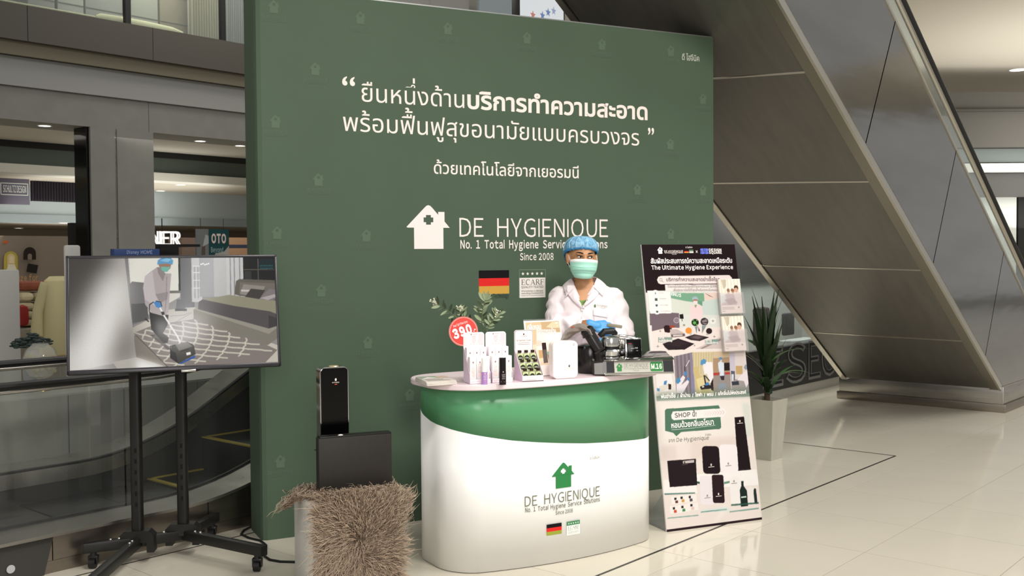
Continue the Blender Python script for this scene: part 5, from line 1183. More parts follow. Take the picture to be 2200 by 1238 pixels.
F.build('sign_print', sg, lambda u, v, e: (u, -.0022 - e, v))
# leafy branch in a slim vase
vp = c_world(-.175, .195, TOPZ)
vs_ = thing('leafy_branch', 'pale green leafy branch with white buds in a slim vase behind the displays', 'plant', vp)
MB().lathe([(0, 0), (.026, 0), (.030, .03), (.026, .10), (.014, .16), (.015, .20), (.013, .20), (.012, .16), (.02, .10), (0, .01)], 24).build('vase', mat('pale_green_vase', 'B9C2B0', .3), vs_)
m_l1 = mat('pale_sage_leaf', '8E9C7A', .5, noise_amt=.2, noise_scale=60); m_l2 = mat('dark_sage_leaf', '3E4C34', .5, noise_amt=.2, noise_scale=60); m_bud = mat('white_bud', 'E6E6CC', .6); m_stem = mat('olive_stem', '5C6A44', .6)
def leafm(L, w):
    vs = []; n = 6
    for k in range(n + 1):
        f = k / n; ww = w * sin(pi * (f * .93 + .05)) ** .8 if k < n else .0005
        vs += [(ww, L * f, .18 * ww + .10 * L * f * f), (0, L * f, .10 * L * f * f - .05 * w), (-ww, L * f, .18 * ww + .10 * L * f * f)]
    return MB().add(vs, [q for k in range(n) for q in ((3 * k, 3 * k + 1, 3 * k + 4, 3 * k + 3), (3 * k + 1, 3 * k + 2, 3 * k + 5, 3 * k + 4))])
lf_me = {}
def put_leaf(P, dirn, L, w, m):
    key = (m.name,)
    if key not in lf_me: o = leafm(1, .22).build('leaf', m, vs_, angle=80, fix=False); lf_me[key] = o.data
    else: o = link('leaf', lf_me[key], vs_)
    dirn = Vector(dirn).normalized(); side = dirn.cross(Vector((0, -.8, .6))).normalized(); upv = side.cross(dirn)
    M = Matrix(((side.x, dirn.x, upv.x, P[0]), (side.y, dirn.y, upv.y, P[1]), (side.z, dirn.z, upv.z, P[2]), (0, 0, 0, 1)))
    o.matrix_basis = M @ Matrix.Diagonal((w / .22, L, L, 1))
def relv(px, py, dy=0.0): return ony(px, py, vp.y + dy) - vp
rnd = random.Random(21)
def branch(pts, leaves, buds, mlist):
    q = [Vector(p) for p in pts]; MB().tube(q, [.0035 - .002 * i / (len(q) - 1) for i in range(len(q))], 8).build('twig', m_stem, vs_)
    seg = len(q) - 1
    for f, ang, L in leaves:
        i = min(int(f * seg), seg - 1); p = q[i].lerp(q[i + 1], f * seg - i); t = (q[i + 1] - q[i]).normalized()
        right = Vector((t.z, 0, -t.x)).normalized(); d = t * cos(rad(ang)) + right * sin(rad(ang)) + Vector((0, rnd.uniform(-.5, .3), 0))
        put_leaf(p, d, L, L * rnd.uniform(.15, .2), rnd.choice(mlist))
    if buds:
        mb = MB()
        for _ in range(buds):
            c = q[-1] + Vector((rnd.gauss(0, .011), rnd.gauss(0, .008), rnd.gauss(0, .011))); mb.ell(c, (.0042,) * 3, 8, 6); mb.cyl(tuple(q[-1] - (q[-1] - q[-2]).normalized() * .02), tuple(c), .0008, n=5)
        o = mb.build('bud_cluster', m_bud, vs_); o['kind'] = 'stuff'
root = Vector((0, 0, .19))
def lv(n, a0, a1, L0, L1, f0=.35, f1=.98): return [(f0 + (f1 - f0) * k / (n - 1), (1 if k % 2 else -1) * rnd.uniform(a0, a1), rnd.uniform(L0, L1)) for k in range(n)]
branch([root, relv(1030, 720), relv(990, 690), relv(962, 668), relv(934, 650)], lv(16, 45, 75, .035, .055, .42, .93), 16, [m_l1, m_l2, m_l2])
branch([root, relv(1028, 715, .03), relv(1005, 692, .03), relv(992, 672, .03), relv(988, 660, .03)], lv(14, 40, 85, .030, .05, .45, .95), 16, [m_l1, m_l1, m_l2])
branch([root, relv(1036, 705), relv(1035, 690), relv(1037, 665), relv(1042, 645)], lv(20, 35, 75, .035, .062, .45, 1.0) + [(1.0, 10, .055), (1.0, -25, .05), (1.0, 35, .05)], 0, [m_l1, m_l1, m_l2])
branch([root, relv(1046, 712, -.02), relv(1050, 700, -.02), relv(1062, 684, -.02), relv(1068, 672, -.02)], lv(22, 35, 85, .032, .055, .35, 1.0), 12, [m_l1, m_l1, m_l2])
branch([root, relv(1020, 720, .02), relv(1000, 705, .02), relv(975, 700, .02)], lv(8, 40, 75, .035, .05, .5, .98), 0, [m_l2])
# oil bottle display
op = top(1122, 821); OY = .34
od = thing('oil_display', 'white tiered display of small green aroma oil bottles with header card', 'display', op, OY)
w, d, h = .112, .115, .247
MB().prism(rrect(.0, 0, w - .012, h, .012), d - .003, d, lambda u, v, a: (u, a, v)).build('back_card', m_card, od, smooth=False)
for x in (0, w - .002): MB().prism([(0, 0), (d - .003, 0), (d - .003, .155), (.002, .030), (0, .026)], x, x + .002, lambda u, v, a: (a, u, v)).build('side_flap', m_lilac, od, smooth=False)
MB().box((w / 2, .001, .015), (w, .002, .028)).build('front_lip', m_card, od)
for j, z in enumerate((.004, .044, .088)): MB().box((w / 2, .022 + .035 * j, z / 2), (w - .005, .033, z)).build('tier', m_card, od)
F = Flat(); F.mesh2d(ring(1, 1.001, 3), 'EFE4E2', 0); F.p.clear()
fr0 = rrect(.0015, h - .150, w - .0135, h - .0015, .011); F.poly(fr0, '8B8482', 0); F.poly(rrect(.004, h - .150, w - .016, h - .004, .010), 'F6E9E7', 1)
F.mesh2d(house2d(.050, h - .026, .009, .010), '3A2E2C', 2); F.text('DE HYGIENIQUE', .034, h - .034, .007, '8A7674', 2, width=.034); F.text("Air Sanitizer's Scent", .012, h - .056, .010, '6A5A5A', 2, width=.076, bold=.01); F.rect(.022, h - .066, .080, h - .064, 'A8989A', 2); F.rect(.020, h - .074, .082, h - .072, 'A8989A', 2)
F.build('header_print', od, lambda u, v, e: (u, d - .0034 - e, v), eps=.0004); F = Flat()
F.text('Air Sanitizer Scent', .022, .017, .007, '9A8A8A', 2, width=.05); F.rect(.018, .008, .074, .010, 'B5A8A8', 2); F.rect(0, .001, w, .004, '4A3A38', 1)
F.build('lip_print', od, lambda u, v, e: (u, -.0004 - e, v), eps=.0004)
m_oil = mat('green_oil_glass', 'C3CC9A', .12, spec=.6); m_bcap = mat('dark_red_cap', '2A0E10', .4); m_blab = mat('black_round_label', '2B3026', .5)
proto = None; R = Matrix.Rotation(OY, 4, 'Z')
for j, tier in enumerate(('lowest', 'middle', 'top')):
    for i, sd_ in enumerate(('left', 'middle', 'right')):
        P = op + R @ Vector((.020 + .0345 * i + (0 if j else .002), .020 + .035 * j, (.005, .045, .089)[j])); lab = f'{sd_} oil bottle on the {tier} tier of the oil display'
        if proto is None:
            proto = thing('oil_bottle', lab, 'bottle', P, OY, 'aroma oil bottles in the tiered display')
            MB().box((0, 0, .020), (.030, .022, .040), .003).cyl((0, 0, .040), (0, 0, .046), .007).build('glass_body', m_oil, proto)
            MB().cyl((0, 0, .046), (0, 0, .058), .0095, n=20).build('cap', m_bcap, proto)
            F = Flat(); F.disc(0, .022, .0125, '2B3026', 0, 24); F.rect(-.0095, .0185, .0095, .0225, 'C9C9B8', 1); F.rect(-.006, .0245, .006, .026, '9AA08A', 1); F.build('round_label', proto, lambda u, v, e: (u, -.0112 - e, v), eps=.0004)
        else: copy_tree(proto, P, OY, lab)
# acrylic A4 sign
ap = top(1177, 808); AY, AT, AW, AH = .36, -.27, .205, .288
ac = thing('acrylic_sign', 'upright clear acrylic sign with beige room picture behind the oil display', 'sign', ap, rot=(AT, 0, AY))
MB().box((0, 0, AH / 2 + .003), (AW, .004, AH), .001).build('acrylic_plate', mat('acrylic_white_card', 'F6F0EC', .3), ac)
Mi = (Matrix.Rotation(AY, 4, 'Z') @ Matrix.Rotation(AT, 4, 'X')).inverted() @ Matrix.Rotation(AY, 4, 'Z')
MB().box((0, .045, .003), (AW, .10, .003), M=Mi).build('acrylic_foot', m_acr, ac)
MB().box((0, 0, AH + .006), (AW, .003, .010)).build('clear_rim', m_acr, ac)
aq = homog([(190, 100), (850, 90), (990, 1100), (337, 1100)])
P = Paint(120, 168, 'f3e8e2', aq)
P.poly([(225, 130), (830, 110), (945, 900), (320, 920)], 'dcc6aa'); P.poly([(225, 130), (600, 120), (690, 480), (300, 560)], 'c9b08c'); P.poly([(500, 130), (830, 110), (860, 330), (560, 400)], 'b89c78'); P.poly([(600, 220), (700, 130), (830, 120), (850, 240), (680, 240)], 'd6c0a0')
P.disc(782, 145, 16, 16, 'fffaf0'); P.disc(800, 200, 10, 10, 'f2e4c8'); P.line([(782, 110), (782, 140)], 4, '8a7458'); P.poly([(430, 330), (860, 320), (900, 640), (450, 640)], 'ecd8cc'); P.poly([(575, 370), (700, 350), (715, 470), (590, 478)], 'f8f2ec'); P.poly([(715, 355), (860, 330), (890, 480), (730, 490)], 'f6eee6')
for x, y in ((590, 390), (590, 430), (740, 380), (740, 440)): P.rect(x, y, x + 70, y + 6, 'c2b0a4')
P.poly([(430, 470), (520, 465), (540, 560), (440, 570)], 'd8c0b2'); P.poly([(480, 640), (560, 640), (580, 780), (500, 790)], 'b08a5c', .8); P.poly([(530, 510), (605, 508), (655, 870), (580, 878)], '33242a'); P.poly([(532, 512), (604, 510), (618, 620), (548, 624)], '2a1218'); P.poly([(555, 640), (620, 636), (652, 868), (582, 876)], '5c5450'); P.poly([(620, 680), (690, 660), (690, 720), (640, 730)], '7f9c8a'); P.poly([(640, 730), (700, 725), (715, 860), (670, 862)], '8a6a50')
P.build('sign_picture', ac, lambda u, v: ((u - .5) * AW, -.0024, v * AH + .003), attr_mat('poster_ink'))
F = Flat(); am = lambda x, y: ((aq(x, y)[0] - .5) * AW, (1 - aq(x, y)[1]) * AH + .003)
a = am(270, 262); b = am(510, 250); F.text('กลิ่นหอม', a[0], a[1], .040, 'FFFDFA', x1=b[0], bold=.02); a = am(430, 330); b = am(780, 315); F.text('สะอาดทุกมุมบ้าน', a[0], a[1], .032, 'FFFDFA', x1=b[0], bold=.02)
F.build('sign_lettering', ac, lambda u, v, e: (u, -.0026 - e, v), eps=.0003)
# white diffuser
dp = top(1210, 813); 
df = thing('air_sanitizer', 'small white rounded air sanitizer unit on the counter beside the vacuum', 'diffuser', dp, .34)
bm = bmesh.new(); f0 = bm.faces.new([bm.verts.new((x, -.036, z)) for x, z in rrect(-.068, .003, .068, .190, .026, 8)]); ex = bmesh.ops.extrude_face_region(bm, geom=[f0]); bmesh.ops.translate(bm, verts=[v for v in ex['geom'] if isinstance(v, bmesh.types.BMVert)], vec=(0, .068, 0))
be = [e for e in bm.edges if abs(e.verts[0].co.y - e.verts[1].co.y) < 1e-6]; bmesh.ops.bevel(bm, geom=be, offset=.010, segments=4, affect='EDGES', profile=.5)
MB().bm(bm).build('housing', mat('white_gloss_plastic', 'F6F3F0', .25), df, angle=50); MB().box((0, .0, .002), (.10, .05, .004)).build('base', m_white_paint, df)
MB().lathe([(.0035, 0), (.005, 0), (.005, .001), (.0035, .001)], 16, M=Matrix.Translation((.043, -.0362, .172)) @ Matrix.Rotation(pi / 2, 4, 'X'), cap=False).build('key_ring', mat('grey_ring', '9A9694', .4), df)
F = Flat(); F.mesh2d(house2d(.018, .060, .011, .012), '5A524C'); F.text('DE HYGIENIQUE', -.002, .050, .007, 'C9B8AC', width=.042); F.build('brand_mark', df, lambda u, v, e: (u, -.0362 - e, v))
# ---------------- vacuum cleaner head with hose, motor and bag
vo = top(1299, 809); VY = .12
vc = thing('vacuum_cleaner', 'chrome and black vacuum cleaner head with M.16 plate on the counter right end', 'vacuum cleaner', vo, VY)
VL = .362
prof = [(0, .010), (.0, .014), (.016, .080), (.03, .085), (.15, .108), (.24, .104), (.26, .02), (.25, .008), (.01, .008)]   # y,z
MB().prism(prof, .0, VL, lambda u, v, a: (a, u, v)).build('head_body', mat('dark_chrome', (.16, .15, .16), .10, 1.0), vc, angle=30)
MB().tube([(0, -.002, .012), (VL, -.002, .012)], .006, 10).build('chrome_bumper', m_chrome, vc)
MB().prism([(-.001, .080), (.02, .089), (.05, .095), (.05, .088), (.012, .074)], -.004, VL + .002, lambda u, v, a: (a, u, v)).build('chrome_strip', m_chrome, vc, angle=25)
MB().prism([(0, .010), (.010, .070), (.03, .082), (.14, .098), (.15, .01)], -.048, 0, lambda u, v, a: (a - .25 * 0, u + .02 * (a < -.02), v * (1 if a > -.02 else .92))).build('end_cap', mat('satin_nickel', (.68, .66, .62), .25, 1.0), vc, angle=30)
MB().prism([(-.001, .012), (.008, .074), (.014, .076), (.012, .012)], -.008, .010, lambda u, v, a: (a, u - .004, v)).build('chrome_corner', m_chrome, vc, smooth=False)
F = Flat(); n0 = (.052, .018); F.rect(.052, .018, .308, .072, 'B9B6AC', 0)
F.mesh2d(house2d(.078, .024, .036, .040), '2F8040', 1); F.text('DE HYGIENIQUE', .104, .043, .026, '85857A', 1, width=.125, bold=.0); F.text('No. 1 Total Hygiene Service Solutions', .104, .033, .010, '8C8C80', 1, width=.125); F.text('Since 2008', .150, .024, .007, '8C8C80', 1, width=.030)
F.rrect(.240, .021, .306, .069, .008, '2E7D3E', 1); F.text('M.16', .245, .034, .032, 'E9EEDF', 2, width=.056, bold=.04)
F.build('name_plate', vc, lambda u, v, e: (u, (v - .014) * .245 - .001 - e, v), attr_mat('plate_ink', .3, spec=.5), eps=.0005)
MB().lathe([(0, .0), (.048, .0), (.050, .022), (.044, .030), (.040, .030), (.040, .042), (.046, .046), (.048, .075), (.043, .090), (.030, .094), (0, .095)], 32, M=Matrix.Translation((.055, .10, .098)) @ Matrix.Scale(1.06, 4)).build('motor_dome', mat('polished_aluminium', (.70, .70, .68), .16, 1.0, bump=.05, bump_scale=40), vc, angle=35)
MB().lathe([(.041, .030), (.0415, .036), (.041, .042)], 32, M=Matrix.Translation((.055, .10, .098)) @ Matrix.Scale(1.06, 4), cap=False).build('black_gap_ring', m_black, vc)
dM = Matrix.Translation((.165, .055, .088)) @ Matrix.Rotation(-.16, 4, 'X') @ Matrix.Rotation(-.05, 4, 'Z')
dp_ = MB().box((0, .035, .050), (.088, .07, .105), .005, M=dM).build('control_box', m_chrome, vc)
MB().box((.004, -.002, .050), (.076, .006, .092), .003, M=dM).build('control_screen', m_gloss, dp_)
F = Flat(); F.text('M.16', .004, .046, .008, 'E9E9E9', width=.014, bold=.02); F.rect(-.018, .046, .0, .048, 'B9B9B9', 1); F.rect(-.018, .034, -.012, .036, 'A9A9A9', 1); F.rect(.010, .034, .02, .036, 'A9A9A9', 1); F.rect(-.03, .072, -.012, .0735, 'D04A3A', 1); F.build('screen_text', dp_, lambda u, v, e: tuple(dM @ Vector((u + .004, -.0052 - e, v))))
MB().tube([(.02, .17, .165), (.05, .15, .190), (.12, .15, .196), (.19, .16, .186), (.215, .17, .150)], .011, 10, flat=.6).build('grab_handle', m_chrome, vc)
MB().box((.12, .18, .150), (.17, .07, .055), .015).build('hood', mat('satin_nickel', (.68, .66, .62), .25, 1.0), vc)
MB().lathe([(0, 0), (.060, 0), (.078, .03), (.080, .11), (.070, .14), (.045, .15), (0, .15)], 32, M=Matrix.Translation((-.045, .17, .004))).build('fan_housing', mat('gloss_black_casing', '0A0909', .2), vc)
MB().box((.0, .18, .045), (.10, .10, .09), .02).build('fan_foot', m_black, vc)
ha, hb = Vector((-.072, .10, .232)), Vector((-.012, .075, .130)); t = (hb - ha)
MB().tube([ha - t * .1, ha, ha + t * .15, ha + t * .16, ha + t * .25, ha + t * .26, ha + t * .6, ha + t * 1.0, ha + t * 1.02, ha + t * 1.10], [.026, .036, .036, .039, .039, .031, .030, .026, .034, .032], 24).build('hose_nozzle', mat('soft_black_plastic', '191614', .28), vc, angle=30)
MB().tube([(-.01, .075, .13), (-.005, .09, .09), (.0, .12, .06)], .028, 16).build('hose_elbow', m_black, vc)
MB().tube([(.02, .2, .19), (.04, .19, .215), (.09, .20, .215), (.10, .21, .20)], .018, 12).build('black_grip', m_black, vc)
BO = [(1203, 735), (1207, 722), (1216, 708), (1230, 698), (1245, 694), (1259, 697), (1270, 706), (1276, 718)]
BI = [(1209, 739), (1217, 733), (1227, 725), (1238, 717), (1249, 712), (1258, 711), (1265, 714), (1270, 722)]
VRI = Matrix.Rotation(-VY, 3, 'Z')
def bag(u, v):
    x = u * (len(BO) - 1); i = min(int(x), len(BO) - 2); t = x - i
    po = [BO[i][k] + (BO[i + 1][k] - BO[i][k]) * t for k in (0, 1)]; pi_ = [BI[i][k] + (BI[i + 1][k] - BI[i][k]) * t for k in (0, 1)]
    q = [pi_[k] + (po[k] - pi_[k]) * min(v, 1.0) for k in (0, 1)]
    if v > 1: q[1] += 14 * (v - 1)
    dy = .055 + .070 * min(v, 1) ** 2 + .10 * max(0, v - 1) - .030 * sin(pi * min(v, 1)) + .004 * sin(u * 24 + v * 5) + .0035 * sin(v * 14 + u * 30)
    return tuple(VRI @ (ony(q[0], q[1], vo.y + dy) - vo))
shell(MB().grid(48, 16, lambda u, v: bag(u, v * 1.5)).build('dust_bag', mat('taupe_nylon', '75695F', .7, sheen=.3, bump=.25, bump_scale=40), vc, angle=80, fix=False), .006)
rt_ = VRI @ (ony(1231, 703, vo.y + .07) - vo)
MB().box(tuple(rt_), (.022, .004, .006)).build('red_tag', mat('red_tag', 'B5482E', .6), vc)
# ================================================================== PERSON behind the counter
PO = Vector((0.43, 6.05, 0.0))
person = thing('person', 'person in white lab coat, blue cap, green mask and blue gloves behind the counter', 'person', PO)
def evalmesh(o):
    dg = bpy.context.evaluated_depsgraph_get(); return D.meshes.new_from_object(o.evaluated_get(dg))
def fuse(mb, name, mats, voxel, smooth=6, fn=None, label=None, keep=None):
    """one continuous skin from overlapping closed pieces"""
    o = mb.build('tmp', mats, None, smooth=False)
    r = o.modifiers.new('r', 'REMESH'); r.mode = 'VOXEL'; r.voxel_size = voxel
    s = o.modifiers.new('s', 'SMOOTH'); s.factor = .5; s.iterations = smooth
    me = evalmesh(o); D.objects.remove(o)
    if fn:
        N = [v.normal.copy() for v in me.vertices]
        for v, n in zip(me.vertices, N): v.co = fn(v.co.copy(), n)
    if keep:
        bm = bmesh.new(); bm.from_mesh(me)
        bmesh.ops.delete(bm, geom=[f for f in bm.faces if not keep(f.calc_center_median())], context='FACES'); bm.to_mesh(me); bm.free()
    me.name = name; me.materials.clear(); me.materials.append(mats)
    me.polygons.foreach_set('use_smooth', [True] * len(me.polygons)); me.update()
    return link(name, me, person, label)
def chain(mb, pts, n=14):
    for i, (p, r) in enumerate(pts):
        mb.ell(p, (r, r, r), n, 8)
        if i: mb.cyl(pts[i - 1][0], p, pts[i - 1][1], r, n)
    return mb
def loftz(mb, secs, n=28):
    """stack of ellipses (x,y,z,rx,ry)"""
    vs = [(x + rx * cos(2 * pi * k / n), y + ry * sin(2 * pi * k / n), z) for x, y, z, rx, ry in secs for k in range(n)]
    fs = [(i * n + k, i * n + (k + 1) % n, (i + 1) * n + (k + 1) % n, (i + 1) * n + k) for i in range(len(secs) - 1) for k in range(n)]
    return mb.add(vs, fs + [tuple(range(n - 1, -1, -1)), tuple(range((len(secs) - 1) * n, len(secs) * n))])
m_skin = mat('warm_skin', 'C08E66', .5, sss=.08); m_coat = mat('white_lab_coat', 'F1E6E8', .7, sheen=.2, bump=.12, bump_scale=18)
HX, HY, HZ = -.018, -.035, 1.535           # head centre; the head turns a little to the photo's right
HT = Matrix.Translation((HX, HY, HZ)) @ Matrix.Rotation(rad(9), 4, 'Z') @ Matrix.Rotation(rad(3), 4, 'Y')
hp = lambda x, y, z: tuple(HT @ Vector((x, y, z)))
SH_L, SH_R = Vector((-.150, .02, 1.300)), Vector((.172, .02, 1.290))
EL_L, EL_R = Vector((-.180, -.05, 1.120)), Vector((.225, -.06, 1.095))
WR_L, WR_R = Vector((.005, -.215, 1.140)), Vector((.10, -.225, 1.055))
def arms(mb, g):
    chain(mb, [(SH_L, .062 + g), (SH_L.lerp(EL_L, .5), .052 + g), (EL_L, .046 + g), (EL_L.lerp(WR_L, .5), .042 + g), (WR_L, .030 + g)])
    chain(mb, [(SH_R, .062 + g), (SH_R.lerp(EL_R, .5), .052 + g), (EL_R, .046 + g), (EL_R.lerp(WR_R, .5), .042 + g), (WR_R, .030 + g)])
body = MB()
loftz(body, [(.01, .0, .80, .15, .10), (.01, .0, .92, .145, .095), (.01, .0, 1.05, .145, .09), (.01, .0, 1.18, .165, .10), (.01, .005, 1.28, .175, .095), (.008, .01, 1.345, .15, .075), (.002, .015, 1.385, .075, .06)])
chain(body, [((0, .01, 1.34), .060), ((-.008, -.005, 1.42), .054), ((-.014, -.015, 1.47), .056)])
arms(body, -.012)
for sx in (-1, 1): chain(body, [((.01 + sx * .085, 0, .80), .092), ((.01 + sx * .09, .0, .46), .062), ((.01 + sx * .095, .02, .27), .052), ((.01 + sx * .095, .03, .09), .038)]); 
for sx in (-1, 1): body.ell((.01 + sx * .10, -.03, .05), (.045, .12, .045), 16, 8)
M_ = HT
tmp = MB()
tmp.ell((0, .012, .022), (.077, .096, .098), 24, 16); tmp.ell((0, -.018, -.035), (.066, .070, .078), 20, 14); tmp.ell((0, -.034, -.092), (.038, .042, .030), 16, 10)
tmp.ell((0, -.075, .018), (.055, .022, .014), 16, 8); tmp.cyl((0, -.080, .018), (0, -.104, -.028), .009, .013, 12); tmp.ell((0, -.098, -.030), (.017, .016, .012), 12, 8); tmp.ell((-.038, -.062, -.022), (.026, .024, .02), 12, 8); tmp.ell((.038, -.062, -.022), (.026, .024, .02), 12, 8)
for sx in (-1, 1): tmp.ell((sx * .083, .004, -.012), (.012, .020, .033), 12, 10); tmp.ell((sx * .091, .010, .0), (.006, .020, .028), 10, 8)
body.add(tmp.v, tmp.f, 0, HT)
fuse(body, 'body', m_skin, .0065, 4)
# eyes, brows
m_eye = mat('eye_white', 'E6DCD2', .3); m_iris = mat('dark_iris', '1C100B', .15); m_hair = mat('black_hair', '15100E', .6)
def faceY(x, z): return -.012 - .084 * math.sqrt(max(.05, 1 - (x / .082) ** 2 - ((z - .02) / .14) ** 2))
for sx in (-1, 1):
    ex = sx * .032
    ey = MB().grid(12, 6, lambda u, v: hp(ex + .0150 * (2 * u - 1), -.0945 + .30 * (ex + .015 * (2 * u - 1)) ** 2 / .08 + .006 * (2 * u - 1) ** 2, .002 + .0050 * (2 * v - 1) * (1 - (2 * u - 1) ** 2) ** .6)).build('eye', m_eye, person, fix=False)
    ix = ex + .0045
    MB().lathe([(0, 0), (.0056, 0), (.004, .0012), (0, .0016)], 16, M=HT @ Matrix.Translation((ix, -.0944 + .30 * ix * ix / .08, .0022)) @ Matrix.Rotation(pi / 2, 4, 'X')).build('iris', m_iris, ey)
    MB().tube([hp(ex + .0165 * (2 * k / 8 - 1), -.0955 + .30 * (ex + .0165 * (2 * k / 8 - 1)) ** 2 / .08 + .006 * (2 * k / 8 - 1) ** 2, .0025 + .0054 * (1 - (2 * k / 8 - 1) ** 2)) for k in range(9)], [.0008, .0015, .002, .0022, .0022, .0022, .002, .0015, .0008], 6).build('eyelid', m_hair, ey)
    MB().tube([hp(sx * (.013 + .040 * k / 8), -.0975 + .004 * (k / 8) + .018 * (k / 8) ** 2, .0215 + .0055 * sin(pi * .72 * k / 8)) for k in range(9)], [.0018, .0034, .0038, .0038, .0036, .0032, .0026, .0018, .0010], 6, flat=1.0).build('eyebrow', m_hair, person)
# short hair edge showing below the cap
MB().grid(24, 4, lambda u, v: hp(.0800 * cos(pi * (.13 + .74 * u)), .012 + .099 * sin(pi * (.13 + .74 * u)), .01 - .06 * v)).build('hair', m_hair, person, fix=False)
# face mask
m_mask = mat('mint_mask_cloth', 'A9E0CC', .75, bump=.05, bump_scale=200); m_maskw = mat('white_mask_band', 'EFEDEA', .7)
def maskp(u, v):
    a = (2 * u - 1); w = .083 - .020 * v * v - .03 * max(0, v - .6); th = a * 1.18
    x = w * sin(th) / sin(1.18) ; bul = .020 * (1 - a * a) * sin(pi * min(1, .15 + .85 * v)) 
    y = -.030 - .070 * cos(th) - bul - .003 * sin(v * pi * 5) * (1 - a ** 4)
    z = -.010 - .108 * v + .006 * (1 - a * a) * (1 - v) + .012 * a * a * (v - .4) * (1 if v > .5 else .4)
    return hp(x, y, z - .006)
mk = shell(MB().grid(28, 24, lambda u, v: maskp(u, .14 + .86 * v)).build('face_mask', m_mask, person, angle=60, fix=False), .0015)
shell(MB().grid(28, 4, lambda u, v: tuple(Vector(maskp(u, .15 * v)))).build('white_band', m_maskw, mk, angle=60, fix=False), .0015)
for k, v0 in enumerate((.42, .58, .72)):
    MB().tube([tuple(Vector(maskp(.06 + .88 * i / 20, v0 + .05 * (abs(2 * i / 20 - 1) - .5) * (-1 if k == 0 else 1))) + Vector((0, -.0015, 0))) for i in range(21)], .0016, 6).build('pleat', mat('mint_pleat', '7DC0AB', .75), mk)
for sx, u in ((-1, 0.0), (1, 1.0)):
    for v, dz in ((.05, .012), (.80, -.035)):
        MB().tube([maskp(u, v), hp(sx * .084, -.02, dz - .005), hp(sx * .089, .012, dz + .006)], .0014, 6).build('ear_loop', m_maskw, mk)
# bouffant cap
def cap(u, v):
    az = 2 * pi * u; el_ = v
    puff = 1 + .10 * sin(pi * el_) + .020 * sin(az * 17 + 2 * sin(az * 3)) * (1 - el_) ** .5 + .012 * sin(az * 31)
    fr_ = -sin(az)                                  # 1 at the front
    z0 = .047 - .026 * (1 - fr_) - .050 * max(0, -fr_)
    z = z0 + (.121 - z0) * sin(el_ * pi / 2)
    r = cos(el_ * pi / 2) ** .78
    sl = 1 + .06 * max(0, -cos(az)) * (1 - el_)      # the cap sags to one side
    return hp(.097 * sl * r * puff * cos(az), .020 + .108 * r * puff * sin(az), z + .006)
m_cap = D.materials.new('blue_cap_gauze'); m_cap.use_nodes = True; nt = m_cap.node_tree; b = nt.nodes['Principled BSDF']
tc = nt.nodes.new('ShaderNodeTexCoord'); nz = nt.nodes.new('ShaderNodeTexNoise'); nz.inputs['Scale'].default_value = 45; nz.inputs['Detail'].default_value = 3; nz.inputs['Distortion'].default_value = 1.0
cr = nt.nodes.new('ShaderNodeValToRGB'); cr.color_ramp.elements[0].position = .38; cr.color_ramp.elements[1].position = .66
cr.color_ramp.elements[0].color = (*lin('5B98BE'), 1); cr.color_ramp.elements[1].color = (*lin('9CCBE8'), 1)
nt.links.new(tc.outputs['Object'], nz.inputs['Vector']); nt.links.new(nz.outputs['Fac'], cr.inputs[0]); nt.links.new(cr.outputs[0], b.inputs['Base Color']); b.inputs['Roughness'].default_value = .8; b.inputs['Alpha'].default_value = .93
cp_ = shell(MB().grid(90, 16, cap, wrap=True).build('hair_cap', m_cap, person, angle=80, fix=False), .001)
def rim(k, dr=0.0, dz=0.0):
    az = 2 * pi * k / 60; p = HT.inverted() @ Vector(cap(k / 60, 0)); return hp(p.x * (1 + dr), (p.y - .018) * (1 + dr) + .018, p.z + dz + .003 * sin(k * 2.6))
MB().grid(60, 4, lambda u, v: tuple(Vector(rim(u * 60, -.05 + .07 * sin(pi * v), -.006 + .020 * v))), wrap=True).build('elastic_band', mat('blue_cap_band', '3E8CC6', .8), cp_, angle=80, fix=False)
for k in range(14):
    u = (k + .3 * sin(k * 5)) / 14; MB().tube([tuple(HT @ ((HT.inverted() @ Vector(cap(u + .004 * sin(j + k), .08 + .11 * j))) * 1.004)) for j in range(8)], [.0022, .002, .0018, .0016, .0014, .0012, .001, .0006], 5).build('gather_fold', mat('pale_blue_fold', 'A5D2EE', .8), cp_)
